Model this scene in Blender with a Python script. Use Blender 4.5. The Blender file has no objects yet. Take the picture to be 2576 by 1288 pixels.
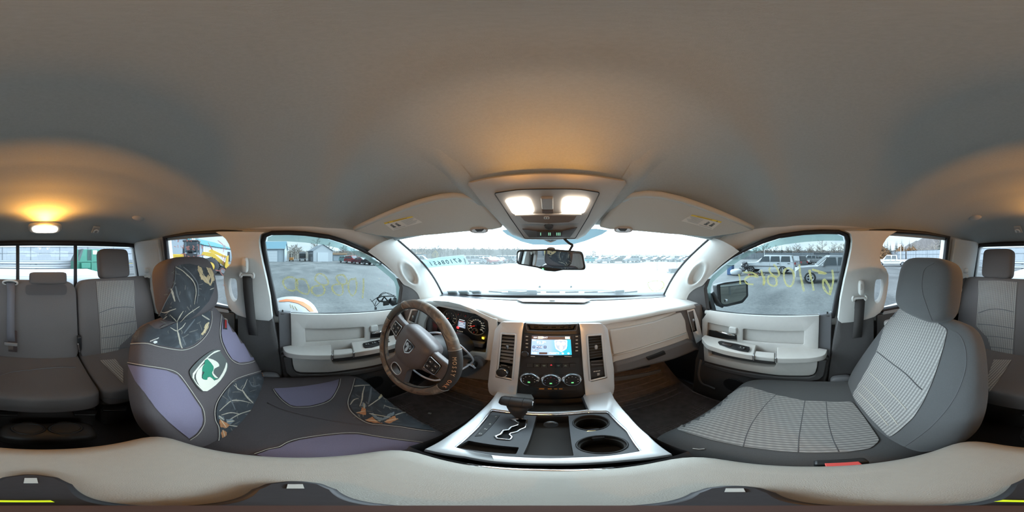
import bpy, bmesh, math, random
from math import sin, cos, pi, sqrt, radians as R
from mathutils import Vector as V, Matrix, noise
from mathutils.bvhtree import BVHTree
from mathutils.geometry import delaunay_2d_cdt
random.seed(7)
SC = bpy.context.scene
COL = SC.collection

# ---------------------------------------------------------------- camera: a 360 degree camera on a stand over the armrest
# truck frame: x to the right, y to the front, z up, metres; the lens is the origin of heights
CAM = V((0.014, 0.0, 0.0))
U0, V0, KPX = 1395.5, 644.0, 2 * pi / 2576.0
cd = bpy.data.cameras.new('camera')
cd.type = 'PANO'
try:
    cd.panorama_type = 'EQUIRECTANGULAR'
except Exception:
    cd.cycles.panorama_type = 'EQUIRECTANGULAR'
cd.clip_start = 0.01
cd.clip_end = 2000
cam = bpy.data.objects.new('camera', cd)
COL.objects.link(cam)
cam.location = CAM
cam.rotation_euler = (pi / 2, 0, (U0 - 1288) * KPX)
SC.camera = cam

# ---------------------------------------------------------------- exposure
SC.view_settings.view_transform = 'Standard'
SC.view_settings.look = 'None'
SC.view_settings.gamma = 1
SC.view_settings.use_curve_mapping = False
SC.view_settings.exposure = 1.08
SC.cycles.max_bounces = 8
SC.cycles.diffuse_bounces = 5
SC.cycles.glossy_bounces = 3
SC.cycles.transmission_bounces = 4
SC.cycles.transparent_max_bounces = 12
SC.cycles.caustics_reflective = False
SC.cycles.caustics_refractive = False
SC.cycles.sample_clamp_indirect = 6.0

# ---------------------------------------------------------------- sky: bright overcast, low sun behind cloud ahead of the truck
SKY_BASE, SKY_FRONT = 0.75, 6.5
OVER_W, DOME_W = 0.50, 9.0        # watts of the cab lamps
w = bpy.data.worlds.new('overcast_sky')
SC.world = w
w.use_nodes = True
nt = w.node_tree
nt.nodes.clear()
def wn(t, **k):
    n = nt.nodes.new(t)
    for a, b in k.items():
        setattr(n, a, b)
    return n
out = wn('ShaderNodeOutputWorld'); bg = wn('ShaderNodeBackground')
tc = wn('ShaderNodeTexCoord')
sep = wn('ShaderNodeSeparateXYZ')
nt.links.new(tc.outputs['Generated'], sep.inputs[0])
mp = wn('ShaderNodeMapping'); mp.inputs['Scale'].default_value = (1.0, 1.0, 3.2)
nt.links.new(tc.outputs['Generated'], mp.inputs[0])
nz = wn('ShaderNodeTexNoise'); nz.inputs['Scale'].default_value = 3.0; nz.inputs['Detail'].default_value = 6
nt.links.new(mp.outputs[0], nz.inputs['Vector'])
cr = wn('ShaderNodeValToRGB')
cr.color_ramp.elements[0].position = .34; cr.color_ramp.elements[0].color = (.52, .68, .84, 1)
cr.color_ramp.elements[1].position = .66; cr.color_ramp.elements[1].color = (.84, .97, 1.0, 1)
nt.links.new(nz.outputs['Fac'], cr.inputs[0])
mr = wn('ShaderNodeMapRange'); mr.interpolation_type = 'SMOOTHSTEP'   # brighter towards the front
mr.inputs['From Min'].default_value = 0.1; mr.inputs['From Max'].default_value = 1.0
mr.inputs['To Min'].default_value = SKY_BASE; mr.inputs['To Max'].default_value = SKY_BASE + SKY_FRONT
nt.links.new(sep.outputs['Y'], mr.inputs['Value'])
nt.links.new(cr.outputs['Color'], bg.inputs['Color'])
nt.links.new(mr.outputs['Result'], bg.inputs['Strength'])
nt.links.new(bg.outputs[0], out.inputs[0])
sd = bpy.data.lights.new('sun_through_cloud', 'SUN')
sd.energy = 0.6; sd.angle = R(25); sd.color = (1, .95, .88)
so = bpy.data.objects.new('sun_through_cloud', sd); COL.objects.link(so)
so.rotation_euler = (R(-58), 0, R(8))

# ================================================================= helpers
def ray(u, v):
    """direction of a point measured in the photograph (its panorama is equirectangular)"""
    az = (u - U0) * KPX; el = (V0 - v) * KPX
    return V((sin(az) * cos(el), cos(az) * cos(el), sin(el)))
def at(u, v, p0, n):
    """that measured point on the plane through p0 with normal n"""
    d = ray(u, v); n = V(n); return CAM + d * ((V(p0) - CAM).dot(n) / d.dot(n))
def atx(u, v, x): return at(u, v, (x, 0, 0), (1, 0, 0))
def aty(u, v, y): return at(u, v, (0, y, 0), (0, 1, 0))
def atz(u, v, z): return at(u, v, (0, 0, z), (0, 0, 1))
def atr(u, v, r): return CAM + ray(u, v) * r
def onto(u, v, tree):
    h = tree.ray_cast(CAM, ray(u, v))
    return (h[0], h[1]) if h[0] is not None else (None, None)

def spline(pts, n=6, closed=False):
    """Catmull-Rom through points (tuples or Vectors)"""
    P = [V(p) for p in pts]; m = len(P); out = []
    rng = m if closed else m - 1
    for i in range(rng):
        if closed:
            a, b, c, d = P[(i-1) % m], P[i], P[(i+1) % m], P[(i+2) % m]
        else:
            b, c = P[i], P[i+1]
            a = P[i-1] if i else b + (b - c); d = P[i+2] if i + 2 < m else c + (c - b)
        for k in range(n):
            t = k / n
            out.append(.5 * ((2*b) + (c-a)*t + (2*a-5*b+4*c-d)*t*t + (3*b-a-3*c+d)*t**3))
    if not closed: out.append(P[-1].copy())
    return out
def rounded(pts, r, n=5):
    """polygon with its corners rounded to radius r (any dimension)"""
    P = [V(p) for p in pts]; m = len(P); out = []
    for i in range(m):
        a, b, c = P[i-1], P[i], P[(i+1) % m]
        rr = r[i] if isinstance(r, (list, tuple)) else r
        da, dc = (a-b), (c-b)
        ra = min(rr, da.length*.45, dc.length*.45)
        p, q = b + da.normalized()*ra, b + dc.normalized()*ra
        for k in range(n+1):
            t = k/n
            out.append((1-t)**2*p + 2*t*(1-t)*b + t*t*q)
    return out

MATS = {}
def mat(name, col, rough=.7, metal=0.0, noise_scale=0, noise_amt=.0, bump=0, bump_scale=400, emit=None, strength=1.0, spec=.5, coat=0, sheen=0):
    if name in MATS: return MATS[name]
    m = bpy.data.materials.new(name); m.use_nodes = True
    t = m.node_tree; b = t.nodes['Principled BSDF']
    b.inputs['Base Color'].default_value = (*col, 1)
    b.inputs['Roughness'].default_value = rough
    b.inputs['Metallic'].default_value = metal
    b.inputs['Specular IOR Level'].default_value = spec
    b.inputs['Coat Weight'].default_value = coat
    b.inputs['Sheen Weight'].default_value = sheen
    tcn = None
    if noise_amt or bump:
        tcn = t.nodes.new('ShaderNodeTexCoord')
    if noise_amt:
        n = t.nodes.new('ShaderNodeTexNoise'); n.inputs['Scale'].default_value = noise_scale; n.inputs['Detail'].default_value = 4
        t.links.new(tcn.outputs['Object'], n.inputs['Vector'])
        mx = t.nodes.new('ShaderNodeMix'); mx.data_type = 'RGBA'
        mx.inputs[6].default_value = (*[max(0, c*(1-noise_amt)) for c in col], 1)
        mx.inputs[7].default_value = (*[min(1, c*(1+noise_amt)) for c in col], 1)
        t.links.new(n.outputs['Fac'], mx.inputs[0]); t.links.new(mx.outputs[2], b.inputs['Base Color'])
    if bump:
        n2 = t.nodes.new('ShaderNodeTexNoise'); n2.inputs['Scale'].default_value = bump_scale; n2.inputs['Detail'].default_value = 2
        t.links.new(tcn.outputs['Object'], n2.inputs['Vector'])
        bp = t.nodes.new('ShaderNodeBump'); bp.inputs['Strength'].default_value = bump; bp.inputs['Distance'].default_value = .002
        t.links.new(n2.outputs['Fac'], bp.inputs['Height']); t.links.new(bp.outputs[0], b.inputs['Normal'])
    if emit:
        b.inputs['Emission Color'].default_value = (*emit, 1); b.inputs['Emission Strength'].default_value = strength
    MATS[name] = m
    return m
def glass(name, tint, refl=.06, rough=.0, haze=0.0, hazecol=(.7, .75, .75)):
    """thin window glass: tinted straight-through light plus a mirror share, optional pale haze mixed in"""
    if name in MATS: return MATS[name]
    m = bpy.data.materials.new(name); m.use_nodes = True; t = m.node_tree; t.nodes.clear()
    o = t.nodes.new('ShaderNodeOutputMaterial'); tr = t.nodes.new('ShaderNodeBsdfTransparent'); gl = t.nodes.new('ShaderNodeBsdfGlossy')
    tr.inputs[0].default_value = (*tint, 1); gl.inputs['Roughness'].default_value = rough
    mx = t.nodes.new('ShaderNodeMixShader'); lw = t.nodes.new('ShaderNodeLayerWeight'); lw.inputs[0].default_value = .25
    mr = t.nodes.new('ShaderNodeMapRange'); mr.inputs['To Min'].default_value = refl * .5; mr.inputs['To Max'].default_value = min(.6, refl * 6)
    t.links.new(lw.outputs['Facing'], mr.inputs['Value'])
    pw = t.nodes.new('ShaderNodeMath'); pw.operation = 'POWER'; pw.inputs[1].default_value = 3
    t.links.new(lw.outputs['Facing'], pw.inputs[0]); t.links.new(pw.outputs[0], mr.inputs['Value'])
    t.links.new(mr.outputs[0], mx.inputs[0]); t.links.new(tr.outputs[0], mx.inputs[1]); t.links.new(gl.outputs[0], mx.inputs[2])
    last = mx
    if haze:
        df = t.nodes.new('ShaderNodeBsdfDiffuse'); df.inputs[0].default_value = (*hazecol, 1)
        tl = t.nodes.new('ShaderNodeBsdfTranslucent'); tl.inputs[0].default_value = (*hazecol, 1)
        ad = t.nodes.new('ShaderNodeMixShader'); ad.inputs[0].default_value = .5
        t.links.new(df.outputs[0], ad.inputs[1]); t.links.new(tl.outputs[0], ad.inputs[2])
        m2 = t.nodes.new('ShaderNodeMixShader'); m2.inputs[0].default_value = haze
        t.links.new(mx.outputs[0], m2.inputs[1]); t.links.new(ad.outputs[0], m2.inputs[2]); last = m2
    t.links.new(last.outputs[0], o.inputs[0])
    MATS[name] = m
    return m

def tag(o, label=None, cat=None, group=None, kind=None):
    if label: o['label'] = label
    if cat: o['category'] = cat
    if group: o['group'] = group
    if kind: o['kind'] = kind
    return o
def thing(name, label, cat, loc=(0, 0, 0), group=None):
    o = bpy.data.objects.new(name, None); COL.objects.link(o); o.location = V(loc)
    o.empty_display_size = .05
    return tag(o, label, cat, group)
def world_of(o):
    M = Matrix.LocRotScale(o.location, o.rotation_euler, o.scale)
    return M if o.parent is None else world_of(o.parent) @ o.matrix_parent_inverse @ M
def adopt(o, parent):
    if parent is not None:
        o.parent = parent; o.matrix_parent_inverse = world_of(parent).inverted()
    return o
def mesh(name, verts, faces, m, parent=None, smooth=40, solid=0, bev=0, seg=2, sub=0, kind=None, label=None, off=-1):
    me = bpy.data.meshes.new(name)
    me.from_pydata([tuple(v) for v in verts], [], faces)
    me.validate(); me.update()
    bm = bmesh.new(); bm.from_mesh(me); bmesh.ops.recalc_face_normals(bm, faces=bm.faces); bm.to_mesh(me); bm.free()
    return link(name, me, m, parent, smooth, solid, bev, seg, sub, kind, label, off)
def link(name, me, m, parent=None, smooth=40, solid=0, bev=0, seg=2, sub=0, kind=None, label=None, off=-1):
    if m is not None and not me.materials: me.materials.append(m)
    if smooth:
        me.polygons.foreach_set('use_smooth', [True] * len(me.polygons))
        if smooth < 180: me.set_sharp_from_angle(angle=R(smooth))
    o = bpy.data.objects.new(name, me); COL.objects.link(o)
    if solid:
        s = o.modifiers.new('s', 'SOLIDIFY'); s.thickness = solid; s.offset = off
    if bev:
        b = o.modifiers.new('b', 'BEVEL'); b.width = bev; b.segments = seg; b.limit_method = 'ANGLE'; b.angle_limit = R(35); b.harden_normals = False
    if sub:
        s = o.modifiers.new('u', 'SUBSURF'); s.levels = sub; s.render_levels = sub
    adopt(o, parent)
    if kind: o['kind'] = kind
    if label: o['label'] = label
    return o

class MB:
    """collects simple solids that make ONE mesh"""
    def __init__(s): s.v = []; s.f = []
    def add(s, vs, fs):
        k = len(s.v); s.v += [V(p) for p in vs]; s.f += [tuple(i + k for i in f) for f in fs]; return s
    def box(s, c, size, rot=None):
        c = V(c); hx, hy, hz = [a / 2 for a in size]; M = rot or Matrix.Identity(3)
        vs = [c + M @ V((x, y, z)) for x in (-hx, hx) for y in (-hy, hy) for z in (-hz, hz)]
        return s.add(vs, [(0, 1, 3, 2), (4, 6, 7, 5), (0, 4, 5, 1), (2, 3, 7, 6), (0, 2, 6, 4), (1, 5, 7, 3)])
    def tube(s, path, r, n=8, closed=False, caps=True):
        P = [V(p) for p in path]; m = len(P); rings = []; up = None
        for i, p in enumerate(P):
            if closed: t = P[(i+1) % m] - P[i-1]
            else: t = P[min(i+1, m-1)] - P[max(i-1, 0)]
            t.normalize()
            if up is None:
                up = V((0, 0, 1)) if abs(t.z) < .9 else V((1, 0, 0))
            a = up - t * up.dot(t)
            if a.length < 1e-6: a = t.orthogonal()
            a.normalize(); b = t.cross(a); up = a
            rr = r[i] if isinstance(r, (list, tuple)) else r
            rings.append([p + (a * cos(2*pi*k/n) + b * sin(2*pi*k/n)) * rr for k in range(n)])
        return s.loft(rings, closed_ring=True, closed_len=closed, caps=caps and not closed)
    def loft(s, rings, closed_ring=True, closed_len=False, caps=True):
        n = len(rings[0]); m = len(rings); vs = [p for r in rings for p in r]; fs = []
        for i in range(m if closed_len else m - 1):
            for k in range(n if closed_ring else n - 1):
                fs.append((i*n+k, i*n+(k+1) % n, ((i+1) % m)*n+(k+1) % n, ((i+1) % m)*n+k))
        if caps and closed_ring: fs += [tuple(range(n))[::-1], tuple((m-1)*n+k for k in range(n))]
        return s.add(vs, fs)
    def lathe(s, prof, c, axis, n=24):
        """profile of (radius, along) turned about axis through c"""
        ax = V(axis).normalized(); a = ax.orthogonal().normalized(); b = ax.cross(a); c = V(c)
        return s.loft([[c + ax*h + (a*cos(2*pi*k/n) + b*sin(2*pi*k/n))*r for k in range(n)] for r, h in prof])
    def sell(s, c, rad, e1=.4, e2=.4, rot=None, nu=24, nv=16):
        """superellipsoid: a rounded cushion"""
        sp = lambda w, e: math.copysign(abs(w)**e, w)
        M = rot or Matrix.Identity(3); c = V(c); rings = []
        for i in range(nv + 1):
            ph = -pi/2 + pi*i/nv; ph = max(-pi/2+.02, min(pi/2-.02, ph))
            rings.append([c + M @ V((rad[0]*sp(cos(ph), e1)*sp(cos(2*pi*k/nu), e2), rad[1]*sp(cos(ph), e1)*sp(sin(2*pi*k/nu), e2), rad[2]*sp(sin(ph), e1))) for k in range(nu)])
        return s.loft(rings)
    def prism(s, pts, vec):
        n = len(pts); v = V(vec); P = [V(p) for p in pts]
        return s.add(P + [p + v for p in P], [tuple(range(n))[::-1], tuple(range(n, 2*n))] + [(k, (k+1) % n, n+(k+1) % n, n+k) for k in range(n)])
    def build(s, name, m, parent=None, **k): return mesh(name, s.v, s.f, m, parent, **k)

def tree_of(*objs):
    vs, fs = [], []
    for o in objs:
        k = len(vs); vs += [v.co.copy() for v in o.data.vertices]; fs += [tuple(i + k for i in p.vertices) for p in o.data.polygons]
    return BVHTree.FromPolygons(vs, fs)
def inside(p, poly):
    x, y = p[0], p[1]; c = False; j = len(poly) - 1
    for i in range(len(poly)):
        a, b = poly[i], poly[j]
        if (a[1] > y) != (b[1] > y) and x < (b[0]-a[0])*(y-a[1])/(b[1]-a[1]) + a[0]: c = not c
        j = i
    return c
def fill2d(outer, holes=(), step=0):
    """triangles of a 2D polygon with holes and optional inner grid points"""
    vs = []; es = []
    for loop in [outer] + list(holes):
        k = len(vs); n = len(loop); vs += [V((p[0], p[1])) for p in loop]; es += [(k+i, k+(i+1) % n) for i in range(n)]
    if step:
        x0, x1 = min(p[0] for p in outer), max(p[0] for p in outer); y0, y1 = min(p[1] for p in outer), max(p[1] for p in outer)
        y = y0 + step * .5; r = 0
        while y < y1:
            x = x0 + step * (.5 + .5*(r % 2))
            while x < x1:
                if inside((x, y), outer) and not any(inside((x, y), h) for h in holes): vs.append(V((x, y)))
                x += step
            y += step; r += 1
    res = delaunay_2d_cdt(vs, es, [], 0, 1e-7)
    ov, of = res[0], res[2]; fs = []
    for f in of:
        c = (sum(ov[i].x for i in f)/len(f), sum(ov[i].y for i in f)/len(f))
        if inside(c, outer) and not any(inside(c, h) for h in holes): fs.append(tuple(f))
    used = sorted({i for f in fs for i in f}); mp_ = {a: b for b, a in enumerate(used)}
    return [ov[i] for i in used], [tuple(mp_[i] for i in f) for f in fs]
def decal(name, px, tree, m, parent, off=.002, step=8, holes=(), **k):
    """a sewn or printed panel: its measured outline laid onto the surface it belongs to"""
    dn_ = []
    for i in range(len(px)):
        a, b = V((px[i][0], px[i][1])), V((px[(i+1) % len(px)][0], px[(i+1) % len(px)][1])); k_ = max(1, int((b-a).length/(step*.6)))
        dn_ += [a.lerp(b, q/k_) for q in range(k_)]
    vs, fs = fill2d(dn_, holes, step); out = []
    for p in vs:
        q, n = onto(p.x, p.y, tree)
        if q is None:
            out.append(None)
        else:
            if n.dot(ray(p.x, p.y)) > 0: n = -n
            out.append(q + n * off)
    fs = [f for f in fs if all(out[i] is not None for i in f)]
    out = [o if o is not None else V((0, 0, 0)) for o in out]
    used = sorted({i for f in fs for i in f}); mp_ = {a: b for b, a in enumerate(used)}
    return mesh(name, [out[i] for i in used], [tuple(mp_[i] for i in f) for f in fs], m, parent, **k)
def seam(name, px, tree, m, parent, r=.0015, off=.0015, n=4, closed=False, **k):
    P = []
    for p in px:
        q, nn = onto(p[0], p[1], tree)
        if q is None: continue
        if nn.dot(ray(p[0], p[1])) > 0: nn = -nn
        P.append(q + nn * off)
    if len(P) < 2: return None
    return MB().tube(P, r, n, closed).build(name, m, parent, **k)
def ribbon(P, N, w, name, m, parent, **k):
    """flat painted or printed stroke: points, surface normals, half width (number or list)"""
    n = len(P); L = []; Rr = []
    for i in range(n):
        t = (P[min(i+1, n-1)] - P[max(i-1, 0)]).normalized(); s = N[i].cross(t).normalized(); h = w[i] if isinstance(w, list) else w
        L.append(P[i] - s*h); Rr.append(P[i] + s*h)
    return mesh(name, L + Rr, [(i, i+1, n+i+1, n+i) for i in range(n-1)], m, parent, smooth=180, **k)
def stroke(name, px, tree, m, parent, w=.002, off=.004, taper=True):
    P, N = [], []
    for p in px:
        q, nn = onto(p[0], p[1], tree)
        if q is None: continue
        if nn.dot(ray(p[0], p[1])) > 0: nn = -nn
        P.append(q + nn*off); N.append(nn)
    n = len(P)
    if n < 2: return None
    ws = [w*(.45 + .9*sin(pi*(.12 + .8*i/(n-1)))*(.8 + .4*noise.noise(V((i*.7, px[0][0], px[0][1]))))) for i in range(n)] if taper else w
    return ribbon(P, N, ws, name, m, parent)
def jag(pts, amp, n=3, seed=0):
    """outline with a ragged edge"""
    rnd = random.Random(seed); out = []; m_ = len(pts)
    for i in range(m_):
        a, b = V((pts[i][0], pts[i][1])), V((pts[(i+1) % m_][0], pts[(i+1) % m_][1])); out.append(tuple(a)); d = b - a
        nn = V((-d.y, d.x)); nn = nn.normalized() if nn.length else nn
        for k in range(1, n):
            out.append(tuple(a + d*(k/n) + nn*rnd.uniform(-1, 1)*amp))
    return out
def panel(name, outer, fn, m, parent=None, holes=(), solid=.004, step=0, **k):
    """sheet with holes: outline points (2D) carried to 3D by fn"""
    vs, fs = fill2d(outer, holes, step)
    return mesh(name, [fn(p.x, p.y) for p in vs], fs, m, parent, solid=solid, **k)
def slab(name, pts, vec, m, parent=None, bev=.004, seg=2, **k):
    return MB().prism(pts, vec).build(name, m, parent, bev=bev, seg=seg, **k)
def text(name, s, loc, right, up, size, m, parent=None, extrude=.0003, align='CENTER', squeeze=1.0, bold=0):
    c = bpy.data.curves.new(name, 'FONT'); c.body = s; c.size = size; c.align_x = align; c.align_y = 'CENTER'; c.extrude = extrude
    c.resolution_u = 2; c.offset = bold * size * .6
    r = V(right).normalized(); u_ = V(up); u_ = (u_ - r * u_.dot(r)).normalized(); n = r.cross(u_)
    M = Matrix((r * squeeze, u_, n)).transposed().to_4x4(); M.translation = V(loc)
    t = bpy.data.objects.new(name + '_tmp', c); COL.objects.link(t)
    dg = bpy.context.evaluated_depsgraph_get(); me = bpy.data.meshes.new_from_object(t.evaluated_get(dg))
    bpy.data.objects.remove(t); bpy.data.curves.remove(c)
    me.transform(M); me.materials.clear()
    return link(name, me, m, parent, smooth=0)
def rotm(rx=0, ry=0, rz=0):
    return (Matrix.Rotation(R(rz), 3, 'Z') @ Matrix.Rotation(R(ry), 3, 'Y') @ Matrix.Rotation(R(rx), 3, 'X'))
def smooth(a, b, x):
    t = max(0, min(1, (x - a) / (b - a))); return t*t*(3-2*t)
def mix(a, b, t): return a + (b - a) * t
# ================================================================= materials of the cab
TRIM = mat('light_trim', (.62, .60, .57), .62, noise_scale=60, noise_amt=.04, bump=.15, bump_scale=900)
TRIM2 = mat('pillar_trim', (.66, .655, .63), .6, noise_scale=60, noise_amt=.03, bump=.1, bump_scale=900)
HEAD = mat('headliner_cloth', (.365, .395, .395), .95, noise_scale=220, noise_amt=.10, bump=.25, bump_scale=1200)
DARK = mat('dark_trim', (.085, .080, .080), .6, noise_scale=80, noise_amt=.1, bump=.2, bump_scale=900)
DARK2 = mat('slate_trim', (.17, .17, .18), .55, noise_scale=80, noise_amt=.06, bump=.2, bump_scale=900)
BLACK = mat('black_plastic', (.018, .018, .019), .45)
RUBBER = mat('black_rubber', (.014, .013, .015), .6)
CARPET = mat('dark_carpet', (.06, .05, .047), .98, noise_scale=300, noise_amt=.4, bump=.6, bump_scale=700)
SILVER = mat('satin_silver', (.74, .77, .80), .36, metal=.45, noise_scale=300, noise_amt=.03)
CHROME = mat('chrome', (.85, .85, .87), .08, metal=1)
WHITEP = mat('white_print', (.75, .75, .72), .6)
GLASS = glass('side_glass', (.62, .70, .72), .05)
WSGLASS = glass('windshield_glass', (.90, .95, .96), .03, haze=.17, hazecol=(.72, .84, .86))  # haze mixed into the glass stands in for veiling glare from the sky
RGLASS = glass('rear_glass', (.82, .86, .90), .04)

# ---------------------------------------------------------------- cab shell
def SXZ(z): return .80 if z < -.3 else .80 - .25 * (z + .3)
def onside(u, v, s, inset=0.0):
    """measured point on the (leaning) side of the cab; s = -1 left, 1 right"""
    return at(u, v, (s * (.80 - inset), 0, -.3), (s, 0, .25))
def yz(u, v, inset=0.0):
    p = onside(u, v, -1, inset); return (p.y, p.z)

WIN_F = [yz(*p) for p in [(671, 628), (668, 607), (671, 595), (685, 589.5), (727, 589), (766, 591), (825, 599), (863, 611), (902, 628), (941, 647.6),
        (970, 669), (999, 694), (1011, 710), (1012, 725), (1009, 760), (1004, 773), (995, 777), (922, 784.5), (825, 788), (731, 786.5), (702, 784.5), (694.6, 744.7), (683, 690)]]
WIN_R = [yz(*p) for p in [(420, 598), (473, 590.7), (560, 586), (604, 586), (612, 640), (618, 700), (626, 766), (577, 771), (525, 761), (470, 752), (446, 746), (429, 670)]]
def grow(poly, d):
    n = len(poly); cx = sum(p[0] for p in poly)/n; cz = sum(p[1] for p in poly)/n; out = []
    for i in range(n):
        a, b = V(poly[i-1]), V(poly[(i+1) % n]); t = (b - a).normalized(); nn = V((-t[1], t[0]))
        p = V(poly[i])
        if nn.dot(p - V((cx, cz))) < 0: nn = -nn
        out.append(tuple(p + nn * d))
    return out
WIN_F2, WIN_R2 = grow(WIN_F, .016), grow(WIN_R, .016)
for s, side in ((-1, 'left'), (1, 'right')):
    fn = lambda y, z, s=s: V((s * SXZ(z), y, z))
    outl = [(-1.16, -.36), (-1.16, -.3), (-1.16, .13), (.33, .13), (.42, .105), (.47, .085), (.70, -.10), (.955, -.30), (1.0, -.36)]
    wl = panel('wall_' + side, outl, fn, TRIM2, holes=[WIN_F2, WIN_R2], solid=.05, off=1 if s > 0 else 1, kind='structure', smooth=30)
    wl.modifiers['s'].offset = 1
    ll = panel('trim_%d' % (10 if s < 0 else 11), [(-1.16, -1.08), (-1.16, -.355), (1.0, -.355), (1.02, -1.08)], fn, DARK, solid=.05, kind='structure', label='dark lower side lining of the cab, %s side' % ('driver' if s < 0 else 'passenger'))
    ll.modifiers['s'].offset = 1
    # door window frames (black seals) and panes
    for k, (a, b, nm) in enumerate(((WIN_F2, WIN_F, 'front'), (WIN_R2, WIN_R, 'rear'))):
        root = thing('window_%d' % ({('left', 'front'): 1, ('right', 'front'): 2, ('left', 'rear'): 3, ('right', 'rear'): 4}[(side, nm)]), None, None, fn(a[0][0], a[0][1]))
        root['kind'] = 'structure'
        root['label'] = '%s door window of the cab on the %s' % (nm, 'driver side' if s < 0 else 'passenger side')
        fr = panel('window_seal', grow(b, .017), lambda y, z, s=s: V((s * (SXZ(z) + .004), y, z)), RUBBER, root, holes=[b], solid=.03)
        panel('pane', grow(b, .004), lambda y, z, s=s: V((s * (SXZ(z) + .018), y, z)), GLASS if k == 0 else RGLASS, root, solid=0)
        if k == 0:
            # smoked rain visor along the top edge, outside the pane
            top = [yz(*p) for p in [(669, 606), (671, 595), (685, 589.5), (727, 589), (766, 591), (825, 599), (863, 611), (902, 628), (941, 647.6), (970, 669), (999, 694), (1011, 710), (1012, 725), (1009, 757)]]
            low = [yz(p[0], p[1], -.045) for p in [(669, 607), (673, 607), (684, 607), (720, 607), (766, 610), (815, 616), (850, 624), (883, 634), (922, 653), (951, 673), (980, 697), (991, 708), (996, 722), (997, 764)]]
            vs = [V((s * (SXZ(z) + .030), y, z)) for y, z in top] + [V((s * (SXZ(z) + .045), y, z)) for y, z in low]
            n = len(top)
            mesh('rain_visor', vs, [(i, i+1, n+i+1, n+i) for i in range(n-1)], glass('smoked_visor', (.42, .55, .53), .03, haze=.35, hazecol=(.40, .50, .48)), root)

# ---------------------------------------------------------------- headliner
ZC = [(-1.10, .10), (-1.02, .15), (-.93, .216), (-.905, .232), (-.87, .240), (-.6, .264), (-.42, .266), (-.31, .2535), (-.285, .255), (-.23, .268), (-.17, .279), (-.1, .282), (.04, .282), (.07, .279), (.105, .266), (.125, .2615), (.15, .262), (.2, .258), (.26, .246), (.30, .232), (.345, .208), (.37, .197), (.45, .162), (.62, .125)]
def zc(y):
    if y <= ZC[0][0]: return ZC[0][1]
    for (a, za), (b, zb) in zip(ZC, ZC[1:]):
        if y <= b:
            return mix(za, zb, (y - a) / (b - a))
    return ZC[-1][1]
def yhead(x): return .62 - .33 * x * x
def zhead(x): return .125 - .10 * x * x
def ceil_pt(s, y):
    """s in -1..1 across; y along"""
    x = .705 * s; pr = max(0, 1 - abs(s) ** 3.2) ** .6
    e = .098
    if y < -.87: e = mix(.098, .09, (-.87 - y) / .23)
    z = e + (zc(y) - e) * pr
    return V((x, y, z))
rows = []; NS, NY = 48, 90
for j in range(NY + 1):
    r = []
    for i in range(NS + 1):
        s = -1 + 2 * i / NS
        s = math.copysign(1 - (1 - abs(s)) ** 1.35, s)
        x = .705 * s; yf = min(yhead(x), .62); t = j / NY
        y = mix(-1.10, yf, t)
        # the front of the lining follows the curved header
        p = ceil_pt(s, y if y < .2 else mix(.2, .62, (y - .2) / max(.05, yf - .2)))
        p.y = y
        if y > .2:
            k = ((y - .2) / (yf - .2)); zb = mix(p.z, zhead(x), smooth(.75, 1, k)); p.z = zb
        r.append(p)
    rows.append(r)
ce = MB().loft(rows, closed_ring=False, caps=False).build('ceiling', HEAD, kind='structure', smooth=180, solid=.02)
ce.modifiers['s'].offset = 1
CEIL = tree_of(ce)
rf = MB(); rf.box((0, -.2, .36), (1.5, 2.0, .03)); rf.build('roof_panel', mat('roof_paint', (.5, .5, .5), .4), kind='structure')

# rear wall with the three-pane sliding window
yr = -1.115
rw_o = [(-.80, -1.08), (.80, -1.08), (.80, -.3), (.71, .14), (-.71, .14), (-.80, -.3)]
rw_h = rounded([(-.735, -.26), (.735, -.26), (.685, .073), (-.685, .073)], .03)
rw_h = [(p[0], p[1]) for p in rw_h]
wr = panel('wall_rear', rw_o, lambda x, z: V((x, yr - .01, z)), TRIM2, holes=[rw_h], solid=.04, kind='structure', smooth=30, off=1)
root = thing('window_5', 'sliding rear window with three panes behind the back seat', None, (0, yr, -.26)); root['kind'] = 'structure'
panel('window_seal', rounded2 := [(p[0], p[1]) for p in rounded([(-.75, -.275), (.75, -.275), (.705, .10), (-.705, .10)], .02)], lambda x, z: V((x, yr + .004, z)), RUBBER, root, holes=[[(p[0]*.985, p[1]) for p in rw_h]], solid=.02)
panel('pane', rw_h, lambda x, z: V((x, yr - .02, z)), RGLASS, root, solid=0)
for xx in (.187, -.213):
    MB().box((xx, yr - .004, -.09), (.022, .022, .345)).build('window_divider', RUBBER, root, bev=.002)
panel('header_band', [(-.705, .072), (.705, .072), (.70, .104), (-.70, .104)], lambda x, z: V((x, yr + .012, z)), mat('brown_band', (.07, .055, .05), .7), root, solid=.01)

# floor, tunnel, firewall
MB().box((0, -.1, -1.09), (1.64, 2.3, .06)).build('floor', CARPET, kind='structure')
fw = MB(); fw.loft([[V((-.80, 1.0, -1.08)), V((.80, 1.0, -1.08))], [V((-.80, 1.12, -.85)), V((.80, 1.12, -.85))], [V((-.80, 1.15, -.33)), V((.80, 1.15, -.33))]], closed_ring=False, caps=False)
fw.build('wall_front', DARK, kind='structure', solid=.03)

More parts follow.
